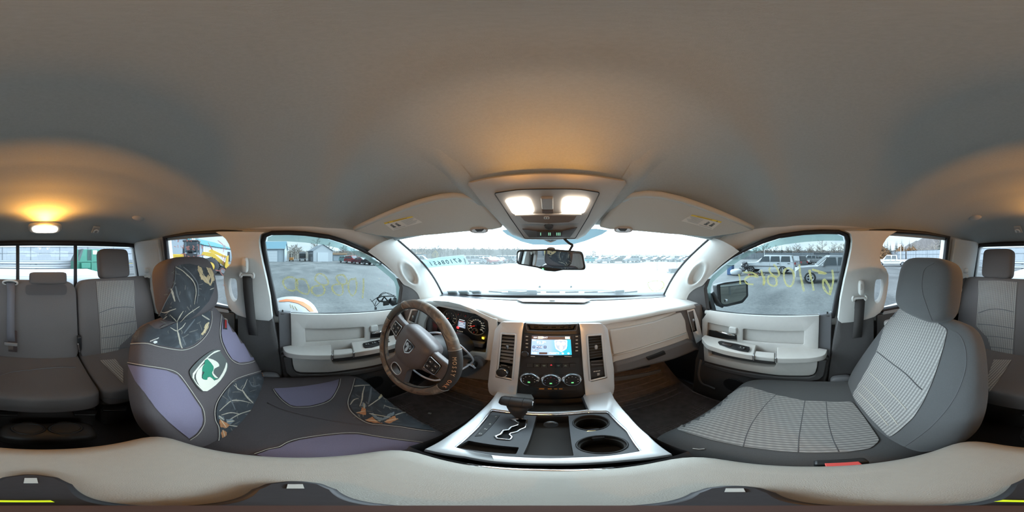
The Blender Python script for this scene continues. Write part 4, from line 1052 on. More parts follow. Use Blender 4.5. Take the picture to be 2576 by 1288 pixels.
dsp = [CL(u, v, -.003) for u, v in [(1154, 800), (1172, 803), (1170, 827), (1151, 822)]]
dp = slab('trip_display', dsp, fwd * .004, SCRB, clus, bev=.001)
for k in range(5):
    a, b = CL(1155, 803 + k*4.1, -.0045), CL(1169 - (k % 3)*2, 806 + k*4.1, -.0045)
    MB().add([a, b, b + V((0, 0, -.0028)), a + V((0, 0, -.0028))], [(0, 1, 2, 3)]).build('display_line', mat('display_text', (.5, .55, .6), .5, emit=(.8, .85, .9), strength=.6) if k != 1 else mat('display_red', (.6, .1, .08), .5, emit=(.9, .2, .15), strength=.5), dp, smooth=0)
LR = mat('lamp_red', (.8, .02, .02), .4, emit=(1, .03, .03), strength=2.0); LA = mat('lamp_amber', (.9, .5, .02), .4, emit=(1, .55, .02), strength=3.0)
MB().box(CL(1151.5, 824, -.006), (.013, .003, .013)).build('warning_lamp', LR, clus, bev=.002)
MB().box(CL(1103, 805.5, -.006), (.011, .003, .006)).build('warning_lamp', LR, clus, bev=.002)
MB().box(CL(1104.5, 820, -.006), (.014, .003, .006)).build('warning_lamp', LR, clus, bev=.002)
MB().box(CL(1215, 850.5, -.006), (.012, .003, .012)).build('warning_lamp', LA, clus, bev=.003)
for k in range(4): text('gear_letter', 'PRND'[k], CL(1151 + k*4, 832.5 + k*.7, -.004), cr_, cu, .008, NUM, clus)
slab('display_shelf', [CL(u, v, -.03) for u, v in [(1178, 860), (1216, 866), (1214, 876), (1176, 870)]], fwd * .03, DARK2, clus, bev=.004)

# lower driver panels, steering column
ld = [(1000, 868), (1100, 886), (1180, 897), (1240, 904), (1242, 930), (1236, 960), (1150, 950), (1000, 915)]
slab('knee_panel', onD(ld, .01), fwd * .08, DARK2, dash, bev=.012)
MB().loft([[V((x, y, z)) for x in (-.78, -.2, .2, .78)] for y, z in ((.66, -.60), (.72, -.66), (.85, -.72), (1.08, -.76))], closed_ring=False, caps=False).build('under_panel', DARK, dash, solid=.01)
for (u, v, m_) in ((1560, 960, DARK),):
    slab('under_edge', [aty(u, v, .7) for u, v in [(1545, 950), (1665, 930), (1660, 938), (1545, 960)]], fwd * .01, DARK2, dash, bev=.002)

# ---------------------------------------------------------------- centre stack
SP = (0, .645, -.287)
SN = V((0, -.353, .11)).normalized()
def S(u, v, d=0.0): return at(u, v, V(SP) - SN * d, SN)
def onS(pts, d=0.0): return [S(u, v, d) for u, v in pts]
back = -SN
st = thing('center_stack', 'black centre stack with radio and dials between two silver vent towers', 'centre stack', (0, .6, -.66))
tl = [(1264, 809), (1320, 810), (1316, 832), (1308, 920), (1300, 997), (1242, 992), (1234, 984), (1231, 967), (1239, 890), (1248, 828)]
vl = [(1261, 839), (1298, 841), (1289, 954), (1249.5, 946)]
tr_ = [(1456, 813), (1512, 813), (1526, 826), (1534, 880), (1541, 925), (1542, 976), (1538, 991), (1530, 995), (1472, 999), (1465, 920), (1459, 834)]
vr = [(1477, 844), (1514, 841.5), (1524.5, 948), (1484, 957.5)]
for nm, o_, hl in (('left', tl, vl), ('right', tr_, vr)):
    t = panel('vent_tower', [(p.x, p.y) for p in rounded(o_, 5, 3)], lambda u, v: S(u, v, -.012), SILVER, st, holes=[hl], solid=.03, bev=.005, seg=3); t.modifiers['s'].offset = 0
    rim = [(p.x, p.y) for p in rounded(hl, 2, 2)]
    MB().tube([S(u, v, -.028) for u, v in rim], .0042, 8, True).build('vent_bezel', SILVER, t, smooth=180)
    well([S(u, v, -.026) for u, v in hl], back * .06, BLACK, 'vent_duct', t)
    a, b, c, d = hl
    f = .70 if nm == 'left' else .56
    nsl = 9
    for k in range(nsl):
        q = (k + .4) / nsl * f
        l = S(mix(a[0], d[0], q) + 1, mix(a[1], d[1], q), -.014); r = S(mix(b[0], c[0], q) - 1, mix(b[1], c[1], q), -.014)
        m = MB(); dz = V((0, 0, .0022)); dpt = V((0, .011, .003))
        m.add([l, r, r + dpt, l + dpt, l + dz, r + dz, r + dpt + dz, l + dpt + dz], [(0, 1, 2, 3), (4, 7, 6, 5), (0, 4, 5, 1), (1, 5, 6, 2), (2, 6, 7, 3), (3, 7, 4, 0)])
        m.build('slat', mat('vent_slat_l', (.30, .33, .36), .35) if nm == 'left' else mat('vent_slat_r', (.10, .11, .12), .3), t, smooth=0)
    q0 = f + .02
    lo_ = [(mix(a[0], d[0], q0) + 1, mix(a[1], d[1], q0)), (mix(b[0], c[0], q0) - 1, mix(b[1], c[1], q0)), (c[0] - .5, c[1] - .5), (d[0] + .5, d[1] - .5)]
    pl = slab('switch_panel', onS(lo_, -.018), back * .01, BLACK, t, bev=.002)
    MB().sell(S((a[0]+b[0])/2 - 3 if nm == 'left' else (a[0]+b[0])/2 + 4, 873, -.018), (.006, .006, .011), .7, .7).build('vent_tab', CHROME if nm == 'left' else SILVER, t, smooth=180)
    if nm == 'left':
        MB().lathe([(.026, .0), (.026, .006), (.023, .012), (.019, .014), (.019, .020), (.0003, .022)], S(1265.5, 935, -.018), SN, 28).build('drive_mode_dial', BLACK, t)
        MB().lathe([(.0215, .0125), (.0215, .0155), (.019, .017)], S(1265.5, 935, -.018), SN, 28).build('dial_ring', CHROME, t)
        for k, (u, v) in enumerate(((1258, 921), (1266, 918.5), (1273, 919.5), (1280, 924))):
            text('dial_mark', ['2H', 'AUTO', '4H', '4L'][k], S(u, v, -.0195), (1, 0, 0), (0, .3, 1), .006, WHITEP, t)
        slab('lever_slot', onS([(1261, 905), (1283, 906), (1282, 911), (1260, 910)], -.021), back * .003, DARK2, t, bev=.001)
    else:
        for v, w_ in ((908, 30), (917, 30)):
            slab('panel_joint', onS([(1487, v), (1518, v - 2), (1518.5, v), (1487.5, v + 2)], -.021), back * .003, DARK2, t, bev=.0008)
        pb_ = slab('airbag_switch', onS([(1483, 925), (1521, 920), (1524, 945), (1486, 953)], -.020), back * .004, mat('airbag_grey', (.03, .03, .033), .4), t, bev=.001)
        for k in range(3): slab('airbag_mark', onS([(1493 + k*6, 934 - k*.8 + (k % 2)*0), (1498 + k*6, 933 - k*.8), (1498 + k*6, 935 - k*.8), (1493 + k*6, 936 - k*.8)], -.0215), back * .0008, WHITEP, t, bev=0)
        for k in range(2): slab('airbag_mark', onS([(1502, 939 + k*3.5), (1509, 938 + k*3.5), (1508, 940 + k*3.5), (1503, 941 + k*3.5)], -.0215), back * .0008, WHITEP, t, bev=0)
# black middle
mid = [(1320, 811), (1456, 813), (1461, 850), (1465, 900), (1472, 1004), (1386, 1008), (1300, 1002), (1306, 930), (1313, 860)]
bin_o = [(1328, 817), (1448, 818), (1443, 829), (1333, 829)]
BLK2 = mat('stack_black', (.028, .027, .028), .42, noise_scale=80, noise_amt=.1)
o = panel('stack_face', mid, lambda u, v: S(u, v, -.006), BLK2, st, holes=[bin_o], solid=.02, bev=.003); o.modifiers['s'].offset = 0
well(onS(bin_o, -.008), back * .03, mat('bin_grey', (.05, .055, .06), .5), 'top_bin', st)
MB().tube(onS([(p.x, p.y) for p in rounded([(1323, 814.5), (1453, 815.5), (1450, 831.5), (1326, 831.5)], 3, 3)], -.017), .0025, 6, True).build('bin_edge', DARK2, st, smooth=180)
text('maker_letters', 'DODGE', S(1388.5, 822.5, .004), (1, 0, 0), (0, .25, 1), .026, mat('letter_grey', (.025, .025, .03), .3), st, extrude=.003, squeeze=1.7)
# radio with screen
rad = slab('radio', onS([(p.x, p.y) for p in rounded([(1316, 838), (1464, 841), (1462, 899), (1314, 896)], 2.5, 3)], -.024), back * .014, mat('radio_black', (.014, .014, .016), .25), st, bev=.002)
scp = [(1338, 845), (1435, 846), (1438.5, 892.5), (1335.5, 891.5)]
def SC2(a, b, d=-.0268):
    """a, b from 0..1 over the screen"""
    u = mix(mix(scp[0][0], scp[1][0], a), mix(scp[3][0], scp[2][0], a), b); v = mix(mix(scp[0][1], scp[1][1], a), mix(scp[3][1], scp[2][1], a), b); return S(u, v, d)
SCR = bpy.data.materials.new('radio_screen'); SCR.use_nodes = True
_t = SCR.node_tree; _b = _t.nodes['Principled BSDF']; _b.inputs['Base Color'].default_value = (.02, .02, .02, 1); _b.inputs['Roughness'].default_value = .15
_g = _t.nodes.new('ShaderNodeTexCoord'); _s = _t.nodes.new('ShaderNodeSeparateXYZ'); _r = _t.nodes.new('ShaderNodeValToRGB'); _m = _t.nodes.new('ShaderNodeMapRange')
_t.links.new(_g.outputs['Object'], _s.inputs[0]); _m.inputs['From Min'].default_value = -.08; _m.inputs['From Max'].default_value = .085
_t.links.new(_s.outputs['X'], _m.inputs['Value']); _t.links.new(_m.outputs[0], _r.inputs[0])
_r.color_ramp.elements[0].color = (.26, .36, .55, 1); _r.color_ramp.elements[0].position = .45; _r.color_ramp.elements[1].color = (.03, .33, .48, 1); _r.color_ramp.elements[1].position = .75
_t.links.new(_r.outputs[0], _b.inputs['Emission Color']); _b.inputs['Emission Strength'].default_value = 1.1
scr = slab('screen', [SC2(0, 0, -.026), SC2(1, 0, -.026), SC2(1, 1, -.026), SC2(0, 1, -.026)], back * .003, SCR, rad, bev=0)
SCW = mat('screen_white', (.8, .8, .8), .4, emit=(.95, .97, 1), strength=1.0); SCD = mat('screen_dark', (.03, .02, .02), .3, emit=(.07, .04, .03), strength=1); SCC = mat('screen_cream', (.8, .7, .5), .4, emit=(.9, .72, .5), strength=.9); SCN = mat('screen_navy', (.03, .05, .1), .3, emit=(.06, .09, .16), strength=1)
def spatch(name, a0, b0, a1, b1, m, d=-.0265): return mesh(name, [SC2(a0, b0, d), SC2(a1, b0, d), SC2(a1, b1, d), SC2(a0, b1, d)], [(0, 1, 2, 3)], m, rad, smooth=0)
spatch('screen_bar', .0, .0, 1, .17, SCD); spatch('screen_tab', .16, .02, .29, .15, SCC, -.0268); spatch('screen_tab', .86, .02, .98, .15, SCC, -.0268)
xs_, zs_ = V((1, 0, 0)), V((0, .3, 1))
def stext(s_, a, b, size, m=SCW): text('screen_text', s_, SC2(a, b, -.0272), xs_, zs_, size, m, rad)
stext('AM', .09, .09, .010); stext('FM', .225, .09, .010, SCD); stext('SAT', .35, .09, .010)
stext('FM', .06, .24, .010); stext('92.3', .22, .36, .016); stext('FM', .33, .33, .008)
for a0, a1, t_ in ((.03, .10, '<'), (.13, .27, 'TUNE'), (.31, .38, '>')):
    spatch('screen_button', a0, .53, a1, .67, SCN); stext(t_, (a0+a1)/2, .60, .008)
spatch('screen_button', .04, .73, .19, .83, SCN); stext('SCAN', .115, .78, .008)
stext('4:20', .08, .93, .011); spatch('screen_bar', .2, .88, .4, .99, SCD); stext('PRESETS', .57, .93, .010)
for a in (.78, .92): 
    mesh('screen_icon', [SC2(a + .028*cos(2*pi*k/12), .93 + .05*sin(2*pi*k/12), -.0268) for k in range(12)], [tuple(range(12))], SCW, rad, smooth=0)
# shield shaped emblem on the screen, on the wheel and on the shade band (white shield, dark twin horns)
def emblem(par, fn, mw, md, d0):
    sh = [(-.46, .5), (-.2, .52), (0, .54), (.2, .52), (.46, .5), (.5, .42), (.46, 0), (.40, -.25), (.2, -.42), (0, -.55), (-.2, -.42), (-.40, -.25), (-.46, 0), (-.5, .42)]
    vs, fs = fill2d(sh); mesh('emblem_shield', [fn(p.x, p.y, d0) for p in vs], fs, mw, par, smooth=0)
    inn = [(x * .82, y * .84 + .01) for x, y in sh]; vs, fs = fill2d(inn); mesh('emblem_ground', [fn(p.x, p.y, d0 + 1) for p in vs], fs, md, par, smooth=0)
    for sg in (-1, 1):
        horn = [(.04, .26), (.10, .34), (.20, .37), (.30, .32), (.34, .20), (.31, .08), (.24, .02), (.17, .04), (.15, .12), (.20, .16), (.16, .22), (.12, .12), (.10, -.02), (.13, -.16), (.10, -.30), (0, -.38), (0, .22)]
        vs, fs = fill2d([(x * sg, y) for x, y in horn][::sg]); mesh('emblem_horn', [fn(p.x, p.y, d0 + 2) for p in vs], fs, mw, par, smooth=0)
emblem(rad, lambda a, b, d: SC2(.745 + a*.33, .52 - b*.62, -.0268 - d*.0002), SCW, mat('screen_grey', (.3, .3, .32), .4, emit=(.35, .42, .5), strength=.8), 1)
for k in range(5):
    for u0, u1, col in ((1321, 1330, 0), (1446, 1456, 1)):
        v = 843 + k*9.0
        if col == 0 and k == 4: continue
        b_ = slab('radio_button', onS([(u0, v), (u1, v + .2), (u1, v + 6.5), (u0, v + 6.3)], -.026), back * .003, BLACK, rad, bev=.0008)
        c = S((u0+u1)/2, v + 3.4, -.0268)
        MB().box(c, (.009 - .002*(k % 2), .001, .0035), rotm(-17)).build('button_mark', WHITEP, rad, smooth=0)
MB().lathe([(.0125, 0), (.0125, .010), (.010, .013), (.0003, .013)], S(1321.5, 889, -.024), SN, 24).build('volume_knob', BLACK, rad)
MB().lathe([(.013, .004), (.013, .008), (.011, .009)], S(1321.5, 889, -.024), SN, 24).build('knob_ring', CHROME, rad)
for u0, u1 in ((1335, 1346), (1380, 1392), (1420, 1438)):
    mesh('radio_print', [S(u0, 895.5, -.0243), S(u1, 896, -.0243), S(u1, 897.6, -.0243), S(u0, 897, -.0243)], [(0, 1, 2, 3)], WHITEP, rad, smooth=0)
# switch row
row = thing
for k in range(7):
    u0 = 1324 + k * 18.0; u1 = u0 + 17.2; dv = 1.2 * sin(pi * (k + .5) / 7)
    b_ = slab('switch_key', onS([(u0, 914 + dv), (u1, 914 + dv), (u1, 924 + dv), (u0, 924 + dv)], -.020), back * .008, mat('key_black', (.020, .020, .021), .4), st, bev=.0015)
    c = S((u0+u1)/2, 919 + dv, -.0207)
    if k == 3:
        mesh('hazard_triangle', [c + xs_*.008 - V((0, .0, .006)), c - xs_*.008 - V((0, 0, .006)), c + V((0, .002, .008))], [(0, 1, 2)], mat('hazard_red', (.7, .03, .05), .4, emit=(1, .05, .08), strength=.3), st, smooth=0)
    elif k in (1, 2, 4, 5):
        for q in range(2): MB().box(c + V(((q - .5)*.0, 0, .002 - .005*q)), (.010 - .003*((k+q) % 2), .0006, .0016)).build('key_mark', mat('mark_green', (.45, .6, .5), .5), st, smooth=0)
# climate dials
for k, (u, v) in enumerate(((1332.5, 953), (1386, 956), (1438.8, 954))):
    c = S(u, v, -.016)
    kn = MB().lathe([(.036, 0), (.035, .006), (.030, .012), (.027, .012)], c, SN, 36).build('climate_dial', CHROME, st)
    MB().lathe([(.0275, .011), (.026, .014), (.0003, .0145)], c, SN, 36).build('dial_face', GB, kn)
    for q in range(7):
        a = R(200 - q * 36.6); p = c + SN*.0152 + (xs_*cos(a) + V((0, .3, 1)).normalized()*sin(a)) * .020
        MB().box(p, (.0035, .0006, .002), rotm(-17)).build('dial_tick', (mat('tick_blue', (.2, .3, .7), .5) if q < 3 else mat('tick_red', (.7, .1, .15), .5)) if k == 1 else WHITEP, kn, smooth=0)
    MB().box(c + SN*.0152 + V((0, -.003, -.010)), (.008, .0006, .006), rotm(-17)).build('dial_symbol', mat('mark_bright_green', (.15, .6, .2), .5, emit=(.2, .8, .3), strength=.4), kn, smooth=0)
    MB().box(c + SN*.0135 + xs_*.0275 + V((0, 0, 0)), (.008, .002, .004)).build('dial_pointer', WHITEP, kn, smooth=0)
# lower pocket door with orange print
slab('lower_tray_door', onS([(1318, 972.5), (1449.5, 973.5), (1451, 983), (1317, 982)], -.018), back * .006, mat('key_black2', (.024, .022, .022), .45), st, bev=.002)
for u0, u1 in ((1356, 1369), (1378, 1388), (1394, 1402), (1406, 1415)):
    mesh('orange_print', [S(u0, 977, -.0187), S(u1, 977, -.0187), S(u1, 979.5, -.0187), S(u0, 979.5, -.0187)], [(0, 1, 2, 3)], mat('print_orange', (.7, .3, .05), .5), st, smooth=0)
for k in range(1): MB().tube(onS([(1307, 940), (1386, 943), (1466, 941)], -.017), .0008, 4).build('face_joint', BLACK, st)
# body behind the stack
MB().loft([[V((-.215, .74, -.29)), V((.215, .74, -.29)), V((.215, .85, -.30)), V((-.215, .85, -.30))], [V((-.215, .66, -.64)), V((.215, .66, -.64)), V((.215, .85, -.70)), V((-.215, .85, -.70))], [V((-.20, .60, -.78)), V((.20, .60, -.78)), V((.20, .85, -.90)), V((-.20, .85, -.90))]]).build('stack_body', DARK2, st, bev=.01)
# ================================================================= steering wheel, column
CAMOW = bpy.data.materials.new('oak_bark_print'); CAMOW.use_nodes = True
_t = CAMOW.node_tree; _b = _t.nodes['Principled BSDF']; _b.inputs['Roughness'].default_value = .55
_c = _t.nodes.new('ShaderNodeTexCoord'); _n = _t.nodes.new('ShaderNodeTexNoise'); _n.inputs['Scale'].default_value = 13; _n.inputs['Detail'].default_value = 7; _n.inputs['Distortion'].default_value = 1.5
_r = _t.nodes.new('ShaderNodeValToRGB'); _e = _r.color_ramp.elements
_e[0].position = .34; _e[0].color = (.05, .042, .037, 1); _e[1].position = .68; _e[1].color = (.36, .23, .13, 1)
_x = _e.new(.45); _x.color = (.20, .14, .10, 1); _x = _e.new(.54); _x.color = (.13, .115, .10, 1); _x = _e.new(.60); _x.color = (.28, .25, .21, 1)
_t.links.new(_c.outputs['Object'], _n.inputs['Vector']); _t.links.new(_n.outputs['Fac'], _r.inputs[0]); _t.links.new(_r.outputs[0], _b.inputs['Base Color'])
WC, TILT, ROLL = V((-.418, .360, -.360)), R(13), R(-20)
wn_ = V((0, -cos(TILT), sin(TILT))); wr0 = V((1, 0, 0)); wu0 = V((0, sin(TILT), cos(TILT)))
wr_ = wr0*cos(ROLL) + wu0*sin(ROLL); wu_ = wu0*cos(ROLL) - wr0*sin(ROLL)
W = lambda a, b, c=0.0: WC + wr_*a + wu_*b + wn_*c
def WP(u, v, c=0.0): return at(u, v, WC + wn_*c, wn_)
wh = thing('steering_wheel', 'steering wheel in a brown bark print cover with a shield emblem on its hub', 'steering wheel', WC)
RR = .181
MB().tube([W(RR*cos(2*pi*k/64), RR*sin(2*pi*k/64)) for k in range(64)], .0185, 14, True).build('rim_cover', CAMOW, wh, smooth=180)
RIMt = None
# plain sleeves of the cover: dark patch with lettering, lower right; seams
def arc(a0, a1, r=.0192, n=18): return [W(RR*cos(R(mix(a0, a1, k/n))), RR*sin(R(mix(a0, a1, k/n)))) for k in range(n+1)]
MB().tube(arc(-11, 41), .0194, 14).build('grip_patch', mat('grip_patch', (.035, .03, .028), .7), wh, smooth=180)
MB().tube(arc(138, 174), .0192, 14).build('grip_patch', mat('grip_green', (.085, .085, .075), .6), wh, smooth=180)
for a in (-11, 41, 138, 174):
    c0 = W(RR*cos(R(a)), RR*sin(R(a))); rad_ = (c0 - WC).normalized()
    MB().tube([c0 + (rad_*cos(2*pi*k/14) + wn_*sin(2*pi*k/14))*.0197 for k in range(14)], .0012, 4, True).build('cover_seam', mat('seam_grey', (.35, .33, .31), .7), wh)
# inner stitched edge
MB().tube([W((RR-.0165)*cos(2*pi*k/64), (RR-.0165)*sin(2*pi*k/64), .009) for k in range(64)], .0025, 5, True).build('inner_stitching', BLACK, wh, smooth=180)
# letters along the patch
LET = mat('letter_tan', (.62, .42, .26), .7); LETG = mat('letter_green', (.45, .55, .28), .7)
for k, ch in enumerate('MOSSY OAK'):
    a = R(33 - k * 4.6); c0 = W(RR*cos(a), RR*sin(a)); rd = (c0 - WC).normalized(); tg = wn_.cross(rd)
    pos = c0 + (wn_*.93 + rd*.35)*.0205
    up_ = (rd*.93 - wn_*.35); rt = up_.cross((wn_*.93 + rd*.35).normalized())
    if ch != ' ': text('cover_letter', ch, pos, rt, up_, .0165, LET if k < 6 else mat('letter_orange', (.75, .36, .2), .7), wh, extrude=.0006)
# hub, spokes
HUBM = mat('hub_leather', (.115, .10, .10), .42, noise_scale=300, noise_amt=.1, bump=.15, bump_scale=1500)
hub_o = [(-.085, .035), (-.075, .065), (-.03, .075), (.03, .075), (.075, .065), (.085, .035), (.082, -.02), (.06, -.062), (.03, -.080), (-.03, -.080), (-.06, -.062), (-.082, -.02)]
hr = []
for sc_, c in ((1.02, -.045), (1.04, -.01), (1.0, .006), (.90, .016), (.62, .022), (.25, .025)):
    hr.append([W(p.x*sc_, p.y*sc_, c) for p in spline([(a, b) for a, b in hub_o], 4, True)])
hub = MB().loft(hr).build('hub', HUBM, wh, smooth=180)
for sg in (-1, 1):
    pts = [(sg*.168, .056), (sg*.07, .060), (sg*.066, -.030), (sg*.092, -.036), (sg*.135, -.018), (sg*.171, -.014)]
    slab('spoke', [W(a, b, .006) for a, b in pts], wn_ * -.03, HUBM, wh, bev=.008, seg=3)
lsp = [(p.x, p.y) for p in rounded([(-.058, -.040), (.058, -.040), (.044, -.09), (.070, -.160), (.050, -.171), (-.050, -.171), (-.070, -.160), (-.044, -.09)], .012, 4)]
lsh = [(.030*sgn(cos(2*pi*k/20), .8), -.128 + .024*sgn(sin(2*pi*k/20), .8)) for k in range(20)]
o = panel('lower_spoke', lsp, lambda a, b: W(a, b, -.004), HUBM, wh, holes=[lsh], solid=.026, bev=.005, seg=3); o.modifiers['s'].offset = 0
MB().tube([W(a, b, .010) for a, b in lsh], .002, 6, True).build('spoke_ring', SILVER, wh, smooth=180)
for sg in (-1, 1):
    pl = [(p.x, p.y) for p in rounded([(sg*.084, .046), (sg*.134, .042), (sg*.136, -.006), (sg*.088, -.010)], .006, 3)]
    sp_ = slab('switch_pod', [W(a, b, .012) for a, b in pl], wn_ * -.008, BLACK, wh, bev=.002)
    MB().tube([W(a, b, .0125) for a, b in pl], .0013, 6, True).build('pod_ring', CHROME if sg > 0 else SILVER, sp_, smooth=180)
    for a, b in ((.098, .031), (.122, .030), (.098, .008), (.122, .008)):
        MB().box(W(sg*a, b, .0135), (.018, .004, .013), Matrix((wr_, wn_, wu_)).transposed()).build('wheel_button', mat('button_grey', (.05, .05, .052), .4), sp_, bev=.002)
        MB().box(W(sg*a, b, .0158), (.005, .0006, .003), Matrix((wr_, wn_, wu_)).transposed()).build('button_mark', WHITEP, sp_, smooth=0)
emblem(hub, lambda a, b, d: W(-.0 + a*.046, .012 + b*.054, .0255 + d*.0006), CHROME, mat('emblem_dark', (.03, .03, .035), .3), 0)
# column shroud and stalk
col_ = thing('steering_column', 'dark steering column shroud with stalk behind the wheel', 'steering column', V((-.418, .62, -.45)))
MB().loft([[V((-.418, 0, 0)) + V((r_*cos(2*pi*k/20), y, z + r_*.9*sin(2*pi*k/20))) for k in range(20)] for r_, y, z in ((.045, .385, -.365), (.062, .42, -.385), (.072, .50, -.42), (.078, .66, -.47))]).build('shroud', mat('shroud_black', (.05, .048, .05), .5), col_, smooth=60)
MB().tube([V((-.46, .43, -.37)), V((-.56, .42, -.345)), V((-.62, .41, -.335))], [.008, .009, .007], 10).build('stalk', BLACK, col_, smooth=180)
MB().tube([V((-.40, .45, -.47)), V((-.36, .42, -.52))], [.012, .010], 10).build('tilt_lever', BLACK, col_, smooth=180)
# ignition with key head and white cord tied to it
ig = thing('ignition_key', 'black key head in the ignition knob right of the steering column', 'key', aty(1196, 913, .60))
kc = aty(1197, 913, .60)
MB().lathe([(.034, .05), (.034, .0), (.026, -.006), (.0003, -.006)], kc + V((0, .0, 0)), (0, 1, -.15), 24).build('ignition_bezel', DARK2, ig, smooth=40)
MB().sell(kc + V((-.006, -.018, .002)), (.020, .018, .016), .6, .6).build('key_head', BLACK, ig, smooth=180)
MB().tube([kc + V((-.006 + .018*cos(2*pi*k/16), -.034, .016*sin(2*pi*k/16))) for k in range(16)], .002, 6, True).build('key_ring', CHROME, ig)
cord = MB()
cp_ = [aty(1080, 838, .48), aty(1100, 837, .46), aty(1118, 842, .45), aty(1140, 855, .48), aty(1170, 880, .53), aty(1190, 904, .565), kc + V((-.006, -.035, .012))]
cord.tube(spline(cp_, 5), .0042, 8)
cord.tube(spline([kc + V((-.006, -.035, .012)), kc + V((-.022, -.038, .002)), aty(1180, 918, .55), aty(1155, 933, .50), aty(1125, 948, .46), aty(1098, 957, .43), aty(1072, 951, .42), aty(1052, 940, .42), aty(1039, 928, .43), aty(1030, 905, .46)], 5), .0042, 8)
cord.tube(spline([kc + V((-.02, -.04, .008)), kc + V((-.004, -.046, .018)), kc + V((.008, -.04, .008)), kc + V((.016, -.036, -.004))], 4), .005, 8)
tag(cord.build('cord', mat('white_cord', (.68, .68, .74), .45), None, smooth=180), 'white cord looped around the steering column and knotted at the key', 'cord')

# ================================================================= centre console
con = thing('center_console', 'floor console with silver surround, shift gate, tray and two cup holders', 'console', (0, .25, -1.06))
CP_, CN_ = (0, .17, -.585), V((0, .10, 1)).normalized()
C = lambda u, v, d=0.0: at(u, v, V(CP_) + CN_*d, CN_)
def onC(pts, d=0.0): return [C(u, v, d) for u, v in pts]
def RP(pts, r, n=3): return [(p.x, p.y) for p in rounded(pts, r, n)]
sur_o = [(1244, 984), (1251, 988), (1234, 1012), (1199, 1045), (1134, 1094), (1066, 1133), (1169, 1151), (1240, 1163), (1386, 1169), (1500, 1166), (1572, 1160), (1692, 1145), (1631, 1097), (1582, 1049), (1545, 1005), (1538, 990), (1532, 984), (1478, 984), (1466, 1001), (1480, 1033), (1400, 1038), (1318, 1037), (1343, 1005), (1330, 984)]
blk_o = RP([(1236, 1032), (1318, 1041), (1400, 1043), (1482, 1037), (1529, 1037), (1577, 1084), (1614, 1137), (1532, 1149), (1450, 1153), (1383, 1155), (1300, 1152), (1234, 1147), (1142, 1127), (1179, 1097), (1214, 1062)], 5)
o = panel('silver_surround', sur_o, lambda u, v: C(u, v, .004), SILVER, con, holes=[blk_o], solid=.02, bev=.003); o.modifiers['s'].offset = 0
MB().tube(onC(blk_o, .010), .0028, 6, True).build('chrome_line', CHROME, con, smooth=180)
binc = RP([(1349, 1048), (1430, 1048), (1443, 1148), (1316, 1145)], 3)
tryl = RP([(1178, 1110), (1306, 1127), (1298, 1144), (1145, 1127)], 3)
cup1c, cup2c = C(1487, 1064.5), C(1514.6, 1119)
def px_of(p):
    d = p - CAM; return (U0 + math.atan2(d.x, d.y) / KPX, V0 - math.atan2(d.z, sqrt(d.x**2 + d.y**2)) / KPX)
cx_ = V((1, 0, 0)); cy_ = V((0, 1, -.10)).normalized()
ring3 = lambda c, r, n=28: [c + cx_*r*cos(2*pi*k/n) + cy_*r*sin(2*pi*k/n) for k in range(n)]
# the plate is cut in plan, so its holes are true circles
pl2 = lambda p: (p.x, p.y)
plate_o = [pl2(p) for p in onC(blk_o)]
zf = lambda x, y: CP_[2] - CN_.y / CN_.z * (y - CP_[1])
CONM = mat('console_slate', (.075, .078, .088), .42, noise_scale=200, noise_amt=.06)
holes3 = [onC(binc), onC(tryl), ring3(cup1c, .0395), ring3(cup2c, .0395)]
gate_px = [(905, 300), (985, 332), (972, 358), (905, 378), (880, 408), (825, 413), (800, 452), (748, 472), (765, 495), (895, 507), (918, 480), (890, 455), (902, 442), (968, 427), (1002, 402), (1048, 385), (1075, 302), (1010, 292), (950, 300)]
gate = [(1060 + x/4.025, 980 + y/4.025) for x, y in gate_px]
holes3.append(onC(gate))
o = panel('black_plate', plate_o, lambda x, y: V((x, y, zf(x, y) + .003)), CONM, con, holes=[[pl2(p) for p in h] for h in holes3], solid=.006, bev=0, smooth=0); o.modifiers['s'].offset = 0
dn = V((0, 0, -1))
BR = mat('well_brown', (.045, .038, .033), .6)
up6 = V((0, 0, .005))
well([p + up6 for p in holes3[0]], dn*.055, BR, 'coin_tray', con)
well([p + up6 for p in holes3[1]], dn*.03, BR, 'small_tray', con)
well([p + up6 for p in holes3[4]], dn*.02, BLACK, 'gate_slot', con)
for k, (c, dp_) in enumerate(((cup1c, .085), (cup2c, .07))):
    n = 28; r0, r1 = .0395, .034
    m = MB(); m.loft([[p + up6 for p in ring3(c, r0)], [p + dn*.012 for p in ring3(c, r0 - .001)], [p + dn*.014 for p in ring3(c, r1 + .001)], [p + dn*dp_ for p in ring3(c, r1)]], caps=False)
    m.add([p + dn*dp_ for p in ring3(c, r1)], [tuple(range(n))]); m.build('cup_holder', BR, con, smooth=30)
    MB().tube([p + V((0, 0, .007)) for p in ring3(c, .0405)], .0022, 6, True).build('cup_rim', BLACK, con, smooth=180)
mid = (cup1c + cup2c)/2
MB().box(mid + V((0, 0, -.012)), (.026, .045, .03)).build('cup_divider', CONM, con, bev=.003)
# coin in the cup holder
o = MB().lathe([(.0003, 0), (.0105, 0), (.0105, .0015), (.0003, .0015)], mid + V((-.006, .006, .0035)), (0, 0, 1), 20).build('coin', mat('brass', (.75, .55, .28), .3, metal=.8), None, smooth=30)
tag(o, 'small brass coloured disc lying between the two cup holders', 'coin')
